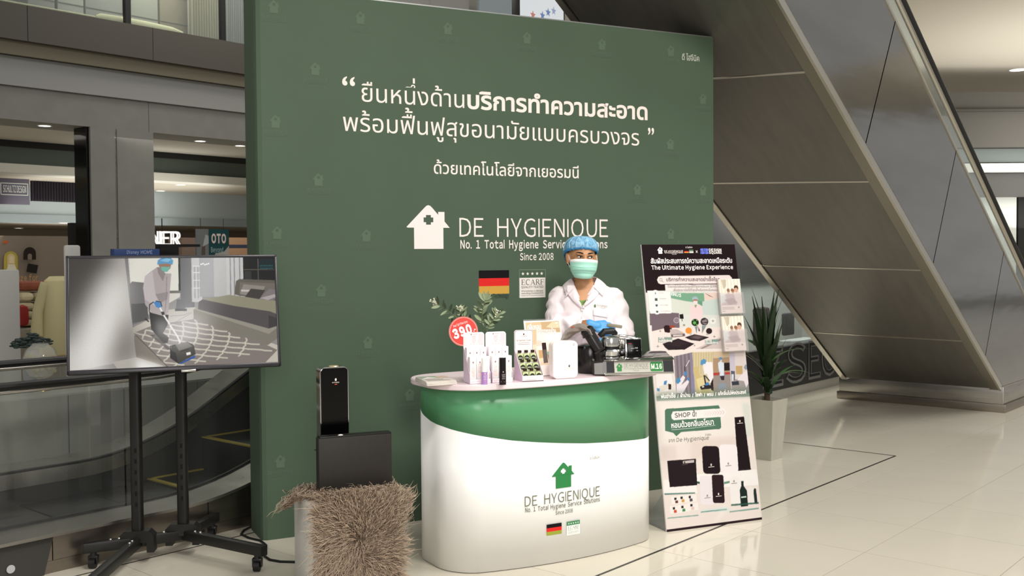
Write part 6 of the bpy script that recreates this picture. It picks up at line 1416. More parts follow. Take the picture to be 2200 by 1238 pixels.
# lab coat: one fused garment, then cut open at the neck
coat = MB()
loftz(coat, [(.012, .02, .48, .205, .125), (.012, .015, .80, .188, .112), (.012, .01, .95, .180, .112), (.012, -.002, 1.08, .180, .118), (.012, -.002, 1.20, .192, .122), (.012, .004, 1.29, .190, .112), (.010, .012, 1.340, .152, .092), (.004, .016, 1.385, .105, .078), (-.002, .014, 1.415, .076, .070)])
chain(coat, [(SH_L + Vector((.03, 0, -.0)), .066), (SH_L, .066), (SH_L.lerp(EL_L, .5), .064), (EL_L, .064), (EL_L.lerp(WR_L, .45), .056), (EL_L.lerp(WR_L, .80), .045)])
chain(coat, [(SH_R + Vector((-.03, 0, -.0)), .066), (SH_R, .066), (SH_R.lerp(EL_R, .5), .066), (EL_R, .066), (EL_R.lerp(WR_R, .5), .058), (EL_R.lerp(WR_R, .90), .046)])
def folds(p, n):
    f = 0.0
    for A, B, amp in ((SH_L, EL_L, .0075), (EL_L, WR_L, .0075), (SH_R, EL_R, .0075), (EL_R, WR_R, .0075)):
        ab = B - A; t = (p - A).dot(ab) / ab.length_squared; q = A + ab * min(1, max(0, t)); dd = (p - q).length
        if dd < .085 and -.1 < t < 1.1:
            w = max(0, 1 - max(0, dd - .066) / .019); f += w * amp * (sin(t * 15 + 2.5 * noise.noise(p * 9) + n.x * 2 + n.z * 1.5) * .7 + (.3 - 2 * abs(noise.noise(p * 11))))
    f += .006 * (.25 - abs(noise.noise(Vector((p.x * 11 + p.z * 5, p.y * 6, p.z * 3.2))))) + .005 * (.25 - abs(noise.noise(Vector((p.x * 22, p.y * 22, p.z * 8)))))
    return p + n * f
VB = 1.243; CXV = -.022                                    # bottom of the V opening
def vhalf(z): return max(0.0, (z - VB) / (1.395 - VB)) * .078
def keepc(c):
    if c.z > 1.395 and Vector((c.x + .002, c.y - .014)).length < .068: return False
    if c.y < .01 and c.z > VB and abs(c.x - CXV - .10 * (c.z - VB)) < vhalf(c.z): return False
    return True
co = fuse(coat, 'lab_coat', m_coat, .0075, 5, folds, keep=keepc)
bmb = bmesh.new(); bmb.from_mesh(co.data)
for v in bmb.verts:                                   # true the cut edges of the V opening
    if v.is_boundary and v.co.y < .02 and v.co.z > VB - .01 and v.co.z < 1.40:
        c_ = CXV + .10 * (v.co.z - VB); v.co.x = c_ + (1 if v.co.x > c_ else -1) * vhalf(v.co.z)
bmb.to_mesh(co.data); bmb.free()
bvh = BVHTree.FromPolygons([v.co for v in co.data.vertices], [tuple(p.vertices) for p in co.data.polygons])
def drape(x, z, e, dflt=-.11):
    h = bvh.ray_cast(Vector((x, -.6, z)), Vector((0, 1, 0))); y = h[0].y if h[0] is not None else dflt
    return y - e
def drgrid(name, q, e, m, nu=10, nv=10, dflt=-.095, ee=None, par=None):
    """quad q (4 front-view corners) laid over the coat front"""
    def f(u, v):
        a = Vector(q[0]).lerp(Vector(q[1]), u); b_ = Vector(q[3]).lerp(Vector(q[2]), u); p = a.lerp(b_, v)
        return (p.x, drape(p.x, p.y, (ee(u, v) if ee else e), dflt), p.y)
    return shell(MB().grid(nu, nv, f).build(name, m, par or co, angle=60, fix=False), .003, 1)
vx = lambda z, s: CXV + .10 * (z - VB) + s * vhalf(z)
# tee shirt under the open V
m_tee = mat('green_camo_tee', '6E8A4A', .8, noise_amt=.8, noise_scale=38)
tee = MB(); loftz(tee, [(.01, .0, .9, .150, .098), (.01, 0, 1.08, .152, .096), (.01, -.002, 1.20, .170, .106), (.01, .003, 1.262, .176, .102), (.008, .004, 1.285, .160, .096)]); tee.build('tee_shirt', m_tee, person)
# collar leaves and lapels
def collar(sx):
    zt_, zb_ = 1.405, 1.318; xi = lambda z: vx(min(z, 1.395), sx)
    def f(u, v):
        # u from the back of the neck round to the point, v from the neck edge outwards
        an = (pi * .5 - u * pi * .96) if sx > 0 else (pi * .5 + u * pi * .96)
        rn = .074 + .008 * v; x = -.002 + rn * cos(an); y = .014 + rn * sin(an); z = 1.418 - .020 * u * u - .005 * u
        if v > 0:
            o_ = v * (.028 + .040 * u ** 2); x += cos(an) * o_ * 1.0 + sx * .012 * v * u; y += sin(an) * o_ * (1 - .75 * u); z -= v * (.030 + .042 * u ** 2) - .004 * sin(pi * v)
        if u > .55:
            w = (u - .55) / .45; w = w * w * (3 - 2 * w); tx = xi(1.345) + sx * (.012 + .052 * v) ; tz = 1.352 - .050 * v + .0 * w
            x = x * (1 - w) + tx * w; z = z * (1 - w) + tz * w; yd = drape(x, z, .010, y); y = y * (1 - w) + min(yd, -.085) * w
        return (x, y, z)
    shell(MB().grid(22, 8, f).build('collar', m_coat, co, angle=60, fix=False), .004, 1)
collar(-1); collar(1)
for sx in (-1, 1):
    def lap(u, v, sx=sx):
        z = 1.372 - (1.372 - VB + .004) * v; xi = vx(z, sx); wd = (.052 * sin(pi * min(1, .18 + .82 * v)) ** .8) * (1 - .15 * v)
        x = xi + sx * (wd + .012) * u - sx * .012; return (x, min(drape(x, z, .006 + .006 * sin(pi * u), -.10), -.075), z)
    shell(MB().grid(8, 16, lap).build('lapel', m_coat, co, angle=60, fix=False), .003, 1)
MB().tube([(CXV + .004 * sin(k), drape(CXV + .004, VB - .004 - .012 * k, .002), VB - .004 - .012 * k) for k in range(24)], .0025, 6).build('placket_edge', m_coat, co)
zb0 = VB - .012
MB().lathe([(0, 0), (.0065, 0), (.0065, .002), (.004, .003), (0, .002)], 18, M=Matrix.Translation((CXV - .002, drape(CXV - .002, zb0, .006), zb0)) @ Matrix.Rotation(pi / 2, 4, 'X')).build('button', mat('white_button', 'EDE6E2', .3), co)
drgrid('chest_pocket', [(.042, 1.232), (.125, 1.215), (.120, 1.10), (.045, 1.112)], .004, m_coat)
drgrid('pocket_flap', [(.040, 1.234), (.127, 1.217), (.126, 1.182), (.041, 1.198)], .008, m_coat)
F = Flat(); F.mesh2d(house2d(.052, 1.244, .015, .019), '5E7A52', 1); F.text('DE HYGIENIQUE', .064, 1.252, .012, '7F8C74', 1, width=.062, rot=-.12); F.text('No. 1 Total Hygiene Service Solutions', .064, 1.245, .006, '8F9A86', 1, width=.06, rot=-.12); F.text('Since 2008', .09, 1.236, .006, '8F9A86', 1, width=.022, rot=-.12)
F.build('embroidered_logo', co, lambda u, v, e: (u, drape(u, v, .002 + e), v))
def side(y, z):
    h = bvh.ray_cast(Vector((-.6, y, z)), Vector((1, 0, 0))); return (h[0].x if h[0] is not None else -.26)
F = Flat(); F.rect(-.03, 1.238, .03, 1.262, '8FA287', 0); F.rect(-.024, 1.246, .02, 1.252, 'C9D2C2', 1); F.rect(-.024, 1.241, .01, 1.243, 'C9D2C2', 1)
F.build('sleeve_badge', co, lambda u, v, e: (side(u, v) - .002 - e, u, v))
# trousers and shoes below the coat (hidden by the counter from the front)
tr = MB()
for sx in (-1, 1): chain(tr, [((.01 + sx * .085, 0, .78), .105), ((.01 + sx * .09, .0, .46), .080), ((.01 + sx * .095, .02, .27), .072), ((.01 + sx * .095, .03, .10), .066)])
fuse(tr, 'trousers', mat('dark_trousers', '26262A', .8), .012, 4)
for sx in (-1, 1): MB().ell((.01 + sx * .10, -.035, .048), (.050, .135, .047), 20, 10).build('shoe', m_black, person)
# gloves: palm, five fingers
m_glove = mat('blue_nitrile', '4C9AD4', .42, bump=.06, bump_scale=160)
def hand(name, W, fwd, upv, curl, flip=1):
    """W wrist, fwd finger direction, upv back-of-hand direction, curl per finger (radians per joint)"""
    f = Vector(fwd).normalized(); u = Vector(upv); u = (u - f * u.dot(f)).normalized(); s = f.cross(u) * flip      # s: thumb side
    mb = MB(); P = lambda a, b_, c: W + f * a + s * b_ + u * c
    chain(mb, [(P(-.030, 0, 0), .031), (P(-.01, 0, 0), .028), (P(.015, .0, .0), .027)])
    for b_ in (-.029, -.010, .010, .029): chain(mb, [(P(.015, b_ * .7, 0), .0155), (P(.078, b_, .002), .0118)])
    for b_, ln, k in ((.031, .070, 0), (.0105, .078, 1), (-.0105, .073, 2), (-.030, .058, 3)):
        a = 0.12; q = P(.080, b_, .002); pts = [(q, .0105)]
        for j, fr_ in enumerate((.45, .32, .23)):
            a += curl[k] * (1, 1.15, .8)[j]; q = q + (f * cos(a) - u * sin(a)) * ln * fr_ + s * (b_ * .05); pts.append((q, (.0092, .0086, .0076)[j]))
        chain(mb, pts, 12)
    t0 = P(.022, .026, -.006); t1 = P(.050, .048, -.022); t2 = P(.076, .046, -.040); t3 = P(.094, .036, -.048)
    chain(mb, [(P(.0, .012, 0), .018), (t0, .0165), (t1, .0135), (t2, .0115), (t3, .0095)], 12)
    return fuse(mb, name, m_glove, .0024, 3)
hand('glove', WR_L + Vector((.035, -.012, .004)), (.97, -.06, -.22), (.10, -.86, .50), (.50, .58, .64, .70), -1)
hand('glove', WR_R + Vector((-.02, -.02, -.005)), (-.75, -.35, -.42), (-.2, -.2, .9), (.5, .55, .6, .65))
MB().tube([tuple(WR_L + Vector(q)) for q in ((-.030, 0.002, -.002), (.006, -.004, .002))], .0375, 16).build('brown_cuff_band', mat('brown_band', '9A6A45', .7), person)
gh = tag(MB().box((0, 0, 0), (.085, .022, .018), .004).build('tool_handle', mat('khaki_handle', '8C8670', .5)), 'short khaki tool handle held in the blue gloved hand', 'tool')
gh.location = PO + WR_L + Vector((.148, -.026, .004)); gh.rotation_euler = (0, rad(8), rad(-10))
# ================================================================== SHOPS BEHIND THE LEFT ESCALATOR
def mthing(name, label, cat, s, d, z=0.0, group=None): return thing(name, label, cat, mall(s, d, z), MA, group)
def pxm(px, py, d): return onmall(px, py, d)
pln = tag(mbox(MB(), 1.2, 6.0, 6.65, 7.5, 0, .66).build('display_plinth', mat('grey_white_plinth', 'A9A8A2', .45), smooth=False), 'long low grey white display plinth behind the left escalator', 'plinth')
for k in range(5): mbox(MB(), 1.2 + .96 * k + .004, 1.2 + .96 * (k + 1) - .004, 6.635, 6.65, .01, .65).build('front_panel', mat('grey_plinth_panel', '9C9B95', .4), pln, smooth=False)
gv_s, gv_z = pxm(88, 812, 6.95)
gv = mthing('glass_vase', 'round clear glass vase on a gold foot standing on the low plinth', 'vase', gv_s, 6.95, .66)
MB().lathe([(0, 0), (.065, 0), (.06, .012), (.02, .03), (.012, .06), (.02, .075), (0, .075)], 24).build('gold_foot', mat('brushed_gold', (.55, .42, .18), .3, 1.0), gv)
MB().lathe([(.015, .075), (.07, .10), (.108, .17), (.112, .22), (.09, .28), (.055, .31), (.05, .32)], 28, cap=False).build('bowl', glass_mat('smoky_glass', (.86, .86, .80), .25), gv)
rnd = random.Random(2); mb = MB()
for _ in range(26): mb.ell((rnd.gauss(0, .035), rnd.gauss(0, .03), .18 + rnd.uniform(-.06, .06)), (.018, .018, .018), 8, 6)
o = mb.build('dried_filling', mat('dried_moss', 'A39A70', .9), gv); o['kind'] = 'stuff'
s_, z_ = pxm(68, 740, 7.2)
pv = mthing('vase_plant', 'small bushy dark plant in a grey vase behind the round glass vase', 'plant', s_, 7.2, .66)
MB().lathe([(0, 0), (.05, 0), (.06, .10), (.05, .22), (.035, .26), (0, .26)], 20).build('vase', mat('grey_vase', '8E9092', .4), pv)
mb = MB()
for k in range(160):
    a = rnd.uniform(0, 6.28); r = rnd.uniform(.01, .13); z = .28 + rnd.uniform(0, .10) * (1 - r / .2); mb.ell((r * cos(a), r * sin(a), z), (.022, .012, .008), 6, 4, M=None)
o = mb.build('foliage', mat('dark_blue_green_leaf', '2E3A36', .6), pv); o['kind'] = 'stuff'
cbx = tag(mbox(MB(), *sorted((pxm(-60, 600, 8.6)[0], pxm(42, 600, 8.6)[0])), 8.6, 9.1, 0, pxm(20, 580, 8.6)[1], .01).build('white_cabinet', mat('white_cabinet_paint', 'B9B9B4', .5)), 'tall white display cabinet at the far left behind the escalator', 'cabinet')
def px_box(nm, label, cat, x0, y0, x1, y1, d, th, m, r=0.0, z0=None):
    sa, za = pxm(x0, y1, d); sb, zb = pxm(x1, y0, d); sb2, _ = pxm(x1, y1, d)
    if z0 is not None: za = z0
    o = tag(mbox(MB(), sa, sb, d, d + th, za, zb, r).build(nm, m, smooth=r > 0), label, cat); return o
px_box('shelf_unit', 'low pale shelf unit carrying the rolled beige bedding', 'shelf', 44, 703, 150, 790, 9.2, .8, mat('pale_shelf', '9F9A8C', .6), z0=0)
m_bed = mat('beige_bedding', 'C2B795', .8, noise_amt=.06); rows = [(628, 648), (650, 666), (668, 684), (686, 702)]
wn = ['uppermost', 'second', 'third', 'lowest']
for r, (ya, yb) in enumerate(rows):
    for c, (xa, xb) in enumerate(((46, 76), (78, 108))):
        px_box('rolled_quilt', f"{'left' if c == 0 else 'right'} rolled beige quilt of the {wn[r]} row on the shelf left of the television", 'bedding', xa, ya, xb, yb, 9.42, .4, m_bed, .05)['group'] = 'rolled quilts on the pale shelf'
px_box('red_cushion', 'red cushion with gold piping leaning before the beige quilts', 'cushion', 44, 655, 66, 703, 9.25, .12, mat('red_fabric', '9C2A26', .8), .05)
px_box('folded_throws', 'folded rust and navy throws on top of the beige quilts', 'blanket', 46, 604, 112, 626, 9.45, .35, mat('rust_fabric', '8A4A32', .8, noise_amt=.4, noise_scale=6), .04)
rb = mthing('yellow_robe', 'pale yellow robe with orange piping on a stand beside the television', 'robe', pxm(124, 700, 9.0)[0], 9.0, 0)
loft = MB(); prof = [(.10, .04, 1.40), (.17, .09, 1.36), (.19, .11, 1.2), (.22, .13, .95), (.25, .15, .70)]
n = 24; vs = [(rx * cos(2 * pi * k / n), ry * sin(2 * pi * k / n) , z) for rx, ry, z in prof for k in range(n)]
loft.add(vs, [(i * n + k, i * n + (k + 1) % n, (i + 1) * n + (k + 1) % n, (i + 1) * n + k) for i in range(len(prof) - 1) for k in range(n)] + [tuple(range(n))])
for sx in (-1, 1): loft.tube([(sx * .16, 0, 1.33), (sx * .27, -.02, 1.10), (sx * .30, -.04, .88)], [.06, .065, .08], 12)
loft.build('robe_cloth', mat('pale_yellow_cloth', 'C8BE92', .85), rb)
MB().tube([(.25 * cos(2 * pi * k / 24), .15 * sin(2 * pi * k / 24), .70) for k in range(25)], .008, 6).build('piping', mat('orange_piping', 'B5863C', .8), rb)
rb.scale = (.66, .66, 1)
MB().cyl((0, 0, 0), (0, 0, .75), .02).cyl((0, 0, 0), (0, 0, .02), .16).build('stand', m_steel, rb)
# back wall graphic
wb = FD + 7.99
gp = thing('wall_picture', 'lit portrait picture on the taupe shop wall at far left', 'picture', mall(pxm(25, 560, 14.0)[0], 14.0, 0), MA)
tag(mbox(MB(), pxm(-30, 600, 14.05)[0], pxm(165, 600, 14.05)[0], 14.05, 14.2, 0, pxm(60, 507, 14.05)[1]).build('shop_partition', mat('taupe_partition', '8A7D70', .8), smooth=False), 'taupe partition wall of the bedding shop at far left', 'partition')
def lpx(px, py, d, base_s): s_, z_ = pxm(px, py, d); return s_ - base_s, z_
bs = pxm(25, 560, 14.0)[0]
F = Flat(); arch = lambda x0, x1, y0, y1: [lpx(x0, y1, 14.0, bs), lpx(x1, y1, 14.0, bs)] + [((lambda q: q)(lpx((x0 + x1) / 2 + (x1 - x0) / 2 * cos(pi * k / 10), y0 + (x1 - x0) / 2 - (x1 - x0) / 2 * sin(pi * k / 10), 14.0, bs))) for k in range(11)]
F.poly(arch(8, 38, 540, 582), 'B9A94E', 0); F.poly(arch(15, 32, 545, 582), 'D9C48C', 1); F.poly(arch(19, 29, 550, 566), 'E6D2AE', 2); F.poly([lpx(12, 582, 14, bs), lpx(36, 582, 14, bs), lpx(31, 568, 14, bs), lpx(18, 568, 14, bs)], 'E2DCC4', 2)
F.build('portrait_print', gp, lambda u, v, e: (u, -e, v), eps=.004)
F = Flat(); F.poly(arch(50, 77, 531, 558), '2E2622', 0); F.poly(arch(59, 68, 545, 558), '8A7D70', 1); F.poly([lpx(60, 566, 14, bs), lpx(82, 570, 14, bs), lpx(78, 588, 14, bs), lpx(56, 584, 14, bs)], '2A2724', 0); F.build('dark_shapes_print', gp, lambda u, v, e: (u, -e, v), eps=.004)
a = lpx(42, 604, 14, bs); b = lpx(82, 602, 14, bs); F = Flat(); F.text('Size for', a[0] - .06, a[1], .11, 'C99A6A', x1=b[0], bold=.02); a = lpx(12, 520, 14, bs); F.disc(a[0], a[1], .035, 'C8642E', 0, ry=.02); F.build('wall_lettering', gp, lambda u, v, e: (u, -e, v), eps=.004)
ab = px_box('arched_board', 'white board with rounded top standing behind the television', 'board', 141, 527, 174, 600, 8.2, .04, mat('white_board', 'C6C6C2', .5), .018, z0=0)
# sign with shop name, dark pleated panel
sd = 15.2; sa, za = pxm(-6, 438, sd); sb, zb = pxm(63, 380, sd)
sgn = mthing('shop_sign', 'violet grey fascia sign with framed shop name at far left', 'sign', sa, sd, 0)
w_ = sb - sa; MB().box((w_ / 2, .05, (za + zb) / 2), (w_, .1, zb - za), .004).build('sign_board', mat('violet_grey_board', '5E5A6A', .6), sgn)
F = Flat(); y0, y1 = za + (zb - za) * .32, za + (zb - za) * .75; x0, x1 = w_ * .10, w_ * .95
for q in ((x0, y0, x1, y0 + .012), (x0, y1 - .012, x1, y1), (x0, y0, x0 + .012, y1), (x1 - .012, y0, x1, y1)): F.rect(*q, 'C9D2CC', 1)
F.text('SCHULTZ DESIGN', x0 + .04, y0 + (y1 - y0) * .24, (y1 - y0) * .75, 'E5EEE8', 1, x1=x1 - .03); F.build('sign_lettering', sgn, lambda u, v, e: (u, -e, v), eps=.003)
sa, za = pxm(66, 432, sd + .2); sb, zb = pxm(170, 378, sd + .2)
def pleat(u, v): return tuple(mall(sa + (sb - sa) * u, sd + .2 + .03 * sin(u * 2 * pi * 18), za + (zb - za) * v))
tag(MB().grid(144, 2, pleat).build('pleated_curtain', mat('dark_violet_curtain', '38333C', .8, noise_amt=.2, noise_scale=3), fix=False), 'dark pleated curtain above the shop right of the violet sign', 'curtain')
# illuminated letters and boxes right of the column
nd = 13.6; sa, za = pxm(326, 527, nd); sb, zb = pxm(389, 498, nd)
ner = mthing('lit_sign', 'white glowing letter sign beside the grey column', 'sign', sa, nd, 0)
V, Fc = text2d('NER', 0, za, (zb - za) / .73, width=sb - sa, bold=.012)
nv = len(V); mb = MB().add([(x, 0, z) for x, z in V] + [(x, .06, z) for x, z in V], Fc + [tuple(nv + i for i in f[::-1]) for f in Fc]); mb.build('glowing_letters', mat('letter_glow', (1, 1, .98), .5, emit=.62), ner, smooth=False, fix=False)
sl, zl = pxm(350, 470, nd); MB().cyl((sl - sa, .03, zb), (sl - sa, .03, 2.14), .008).build('hanging_rod', m_black, ner)
px_box('dark_counter', 'dark box counter under the glowing letters', 'counter', 345, 531, 384, 600, 13.7, .4, mat('dark_navy_box', '15161A', .5), z0=0)
px_box('display_table', 'thin dark display table top in front of the dark box', 'table', 308, 525, 430, 530, 13.0, .5, m_black)
dn = 9.3; sa, za = pxm(246, 560, dn); sb, zb = pxm(343, 535, dn)
ds = mthing('blue_sign', 'blue shop sign board just above the television', 'sign', sa, dn, 0)
MB().box(((sb - sa) / 2, .04, (za + zb) / 2), (sb - sa, .08, zb - za), .003).cyl(((sb - sa) * .3, .05, 0), ((sb - sa) * .3, .05, za), .02).cyl(((sb - sa) * .7, .05, 0), ((sb - sa) * .7, .05, za), .02).build('board', mat('royal_blue_board', '31497E', .5), ds)
a = pxm(272, 546.5, dn); b = pxm(298, 546, dn); c = pxm(327, 547, dn); F = Flat(); F.text('Disney', a[0] - sa, a[1] + .004, .045, '9FB0D6', x1=b[0] - sa, bold=.02, slant=.1); F.text('HOME', b[0] - sa + .02, a[1] + .004, .045, '9FB0D6', x1=c[0] - sa, bold=.02); F.build('sign_lettering', ds, lambda u, v, e: (u, -e, v), eps=.002)
od_ = 13.2; sa, za = pxm(423, 560, od_); sb, zb = pxm(492, 493, od_); sm = pxm(449, 520, od_)[0]
ot = mthing('hanging_banner', 'teal and grey advertising banner hanging in the shop left of the backdrop', 'banner', sa, od_, 0)
MB().box(((sb - sa) / 2, .02, (za + zb) / 2), (sb - sa, .02, zb - za)).build('banner_panel', mat('grey_banner', '6E7274', .6), ot)
for q in (.15, .85): MB().cyl(((sb - sa) * q, .02, zb), ((sb - sa) * q, .02, 2.14), .004).build('hanging_wire', m_black, ot)
tw_ = sb - sm; bx0 = sm - sa
F = Flat(); F.poly([(bx0, za), (bx0 + .25 * tw_, za), (bx0 + .30 * tw_, za + .10), (bx0 + .75 * tw_, za + .13), (bx0 + tw_, za + .22), (bx0 + tw_, zb), (bx0, zb)], '1E464A', 1); F.rect(bx0, za, bx0 + tw_, za + .23, 'A8A29C', 0)
F.poly([(bx0 * .35, za), (bx0 * .7, za), (bx0 * .72, za + .22), (bx0 * .45, za + .2)], '5A4C48', 0); F.poly([(bx0 * .5, za + .2), (bx0, za + .25), (bx0, zb - .1), (bx0 * .75, za + .38)], 'A3A6A8', 0)
F.text('OTO', bx0 + .13 * tw_, zb - .20, .17, 'D8C9C4', 2, width=.72 * tw_, bold=.05); F.text('Beyond', bx0 + .1 * tw_, zb - .34, .10, '8FA6A8', 2, width=.6 * tw_, bold=.02); F.text('comfort...', bx0 + .1 * tw_, zb - .44, .10, '8FA6A8', 2, width=.7 * tw_, bold=.02)
F.build('banner_print', ot, lambda u, v, e: (u, .01 - e, v), eps=.002)
px_box('brown_cabinet', 'taupe brown cabinet in the shop between the letters and the banner', 'cabinet', 392, 511, 424, 600, 14.5, .4, mat('taupe_brown_cabinet', '5A4A40', .6), z0=0)
px_box('beige_cabinet', 'warm beige cabinet right of the teal banner', 'cabinet', 494, 511, 540, 600, 14.6, .4, mat('warm_beige_cabinet', '94755A', .6), z0=0)
px_box('navy_box', 'navy blue box on the cabinet beside the backdrop edge', 'box', 496, 526, 540, 533, 13.9, .3, mat('navy_box', '1E2640', .5))
px_box('dark_post', 'slim black post beside the grey column', 'post', 155, 479, 168, 600, 13.4, .1, m_black, z0=0)
# downlights (lamp faces let into the ceilings)
def downlight(px, py, d, zc, label, r=.075):
    dd = ray(px, py); P = CAM + dd * ((zc - CAMH) / dd.z)
    t = thing('downlight', label, 'lamp', P + Vector((0, 0, -.006)), 0, 'round downlights in the mall ceilings')
    MB().lathe([(r, 0), (r * 1.25, 0), (r * 1.25, .008), (r, .008)], 24, cap=False).build('ring', m_white_paint, t); MB().lathe([(0, .002), (r, .002), (r, .004), (0, .004)], 24).build('lamp_face', m_lampface, t)
for i, (px, py, zc, lab) in enumerate(((96, 270, 3.17, 'round downlight in the arcade ceiling at upper left'), (430, 303, 3.17, 'first round downlight right of the grey column'), (516, 313, 3.17, 'round downlight in the arcade ceiling next to the backdrop'),
        (40, 490, 2.14, 'second downlight from the left in the taupe shop ceiling'), (3, 495, 2.14, 'leftmost downlight in the taupe shop ceiling'), (111, 498, 2.14, 'largest right hand downlight in the taupe shop ceiling'), (71, 503, 2.14, 'small middle downlight in the taupe shop ceiling'), (138, 479, 2.14, 'downlight in the taupe shop ceiling nearest the column'),
        (388, 397, 2.73, 'left downlight in the cream shop ceiling right of the column'), (345, 410, 2.73, 'downlight in the cream shop ceiling touching the column'))):
    downlight(px, py, 0, zc, lab, .07)
# shop lamps give the light inside, with an added unseen uplight
area_light('shop_ceiling_lamp_left', tuple(mall(5.0, 15.0, 2.1)), tuple(mall(5.0, 15.5, 0)), 2.5, 18, (1, .88, .72))
area_light('shop_ceiling_lamp_right', tuple(mall(9.0, 14.6, 2.1)), tuple(mall(9, 15, 0)), 2.5, 18, (1, .90, .76))
area_light('arcade_lamp', tuple(mall(7.0, 13.4, 3.15)), tuple(mall(7, 13.6, 0)), 3.0, 22, (1, .96, .88))
area_light('cream_ceiling_fill', tuple(mall(8.0, 15.4, 2.2)), tuple(mall(8, 15.6, 3)), 3.5, 45, (1, .96, .90))  # unseen uplight without a fixture, added to brighten the cream ceiling
# ---------------- upper storey behind its glass rail
ug = tag(D.objects.new('glass_railing', None), 'upper storey glass railing with black posts', 'railing'); COL.objects.link(ug)
for k, (a, b) in enumerate(((3.0, 6.40), (6.47, 7.77), (7.85, 10.0), (10.05, 12.4))):
    mbox(MB(), a, b, FD - .03, FD - .015, 4.46, 5.55).build('glass_pane', m_glass, ug, smooth=False)
for px in (271, 475):
    s_ = pxm(px, 60, FD)[0]; mbox(MB(), s_ - .035, s_ + .035, FD - .06, FD + .01, 4.45, 5.6).build('post', m_black, ug, smooth=False)
mbox(MB(), 3, 12.4, FD - .05, FD, 4.435, 4.462).build('base_rail', m_black, ug, smooth=False)
uw = struct(mbox(MB(), 2, 24, FD + 1.6, FD + 1.75, 4.3, 7.5).build('wall_upper_shop', mat('upper_shop_wall', 'AFABA0', .7), smooth=False), 'pale wall of the upper storey shop')
bo = MB().tube([tuple(mall(*( (lambda q: (q[0], FD + .1, 4.51))(pxm(x, 30, FD + .1))))) for x in (-10, 60, 120, 160, 205)], .014, 8).build('edge_rope', mat('cream_bolster', 'CFC6A4', .8)); tag(bo, 'thin cream roll lying along the upper floor edge', 'bolster')
bo = MB().tube([tuple(mall(pxm(x, 40, FD + .2)[0], FD + .2, 4.53)) for x in (205, 215, 260, 320, 370, 392)], [.03, .06, .07, .065, .05, .015], 14).build('bolster', mat('cream_bolster', 'CFC6A4', .8)); tag(bo, 'thick cream rolled rug behind the upper storey railing', 'bolster')
for k, (x0, x1, yb, c, lab) in enumerate(((60, 118, 12, '8E8A84', 'grey carton at the left on the upper storey'), (124, 180, 22, 'A6A39C', 'white stacked box left of the black post on the upper storey'), (184, 264, 34, '9A9892', 'wide pale box touching the black post on the upper storey'), (282, 340, 52, 'A8A59A', 'pale box right of the first black post on the upper storey'), (344, 404, 60, '8F8470', 'framed wooden panels right of the pale box on the upper storey'))):
    sa, za = pxm(x0, yb, FD + .9); sb, _ = pxm(x1, yb, FD + .9)
    bx = mthing('stock_box', lab, 'box', sa, FD + .9, 4.45, 'boxes on the upper storey'); MB().box(((sb - sa) / 2, .2, .55), (sb - sa, .4, 1.1), .01).build('box_body', mat('stock_' + c, c, .6), bx)
    for q in (.33, .66): MB().box(((sb - sa) / 2, -.004, 1.1 * q), ((sb - sa) * .96, .008, .012)).build('seam', mat('box_seam', '6E6A62', .7), bx)
for x0, x1, lab, c in ((408, 468, 'cream pleated curtain left of the right hand black post upstairs', 'A39C86'), (484, 530, 'grey pleated curtain beside the backdrop edge upstairs', '8C8B88')):
    sa = pxm(x0, 60, FD + .7)[0]; sb = pxm(x1, 60, FD + .7)[0]
    tag(MB().grid(96, 3, lambda u, v: tuple(mall(sa + (sb - sa) * u, FD + .7 + .035 * sin(u * 2 * pi * 11), 4.45 + 1.3 * v))).build('curtain', mat('curtain_' + c, c, .8), fix=False), lab, 'curtain')
# far upper wall seen over the backdrop, pale blue pane and screen
w3 = struct(mbox(MB(), 9.5, 13.6, FD + .9, FD + 1.0, 4.5, 7.5).build('wall_upper_far', mat('pale_grey_board', '9E9B98', .7), smooth=False), 'pale grey boards high behind the backdrop')
for a, b in ((9.5, 11.25), (11.255, 12.55)): mbox(MB(), a, b, FD + .87, FD + .9, 4.5, 7.5).build('board', mat('pale_grey_board', '9E9B98', .7), w3, smooth=False)
sa = pxm(1022, 20, FD + .8)[0]; sb = pxm(1130, 20, FD + .8)[0]
px_box('pale_blue_panel', 'pale blue glass panel high behind the backdrop top edge', 'panel', 1030, 0, 1142, 60, FD + .75, .05, mat('pale_blue_glass', '9DAAB0', .2))
hs = thing('hanging_screen', 'hanging screen with white picture peeking over the backdrop top edge', 'screen', ony(1165, 30, 13.0), .9)
MB().box((0, .05, 0), (1.0, .1, .62), .01).build('screen_case', m_blackmetal, hs); F = Flat(); F.rect(-.46, -.27, .46, .27, 'E8ECEE', 0)
for x, z, c in ((-.2, -.05, 'C87A6A'), (.0, -.02, '6A84B4'), (.12, .04, '6A84B4'), (.24, .08, '9AA8C4')): F.poly(star(x, z, .06), c, 1)
F.build('screen_picture', hs, lambda u, v, e: (u, -e, v), attr_mat('bright_screen', .3, emit=.8), eps=.002)
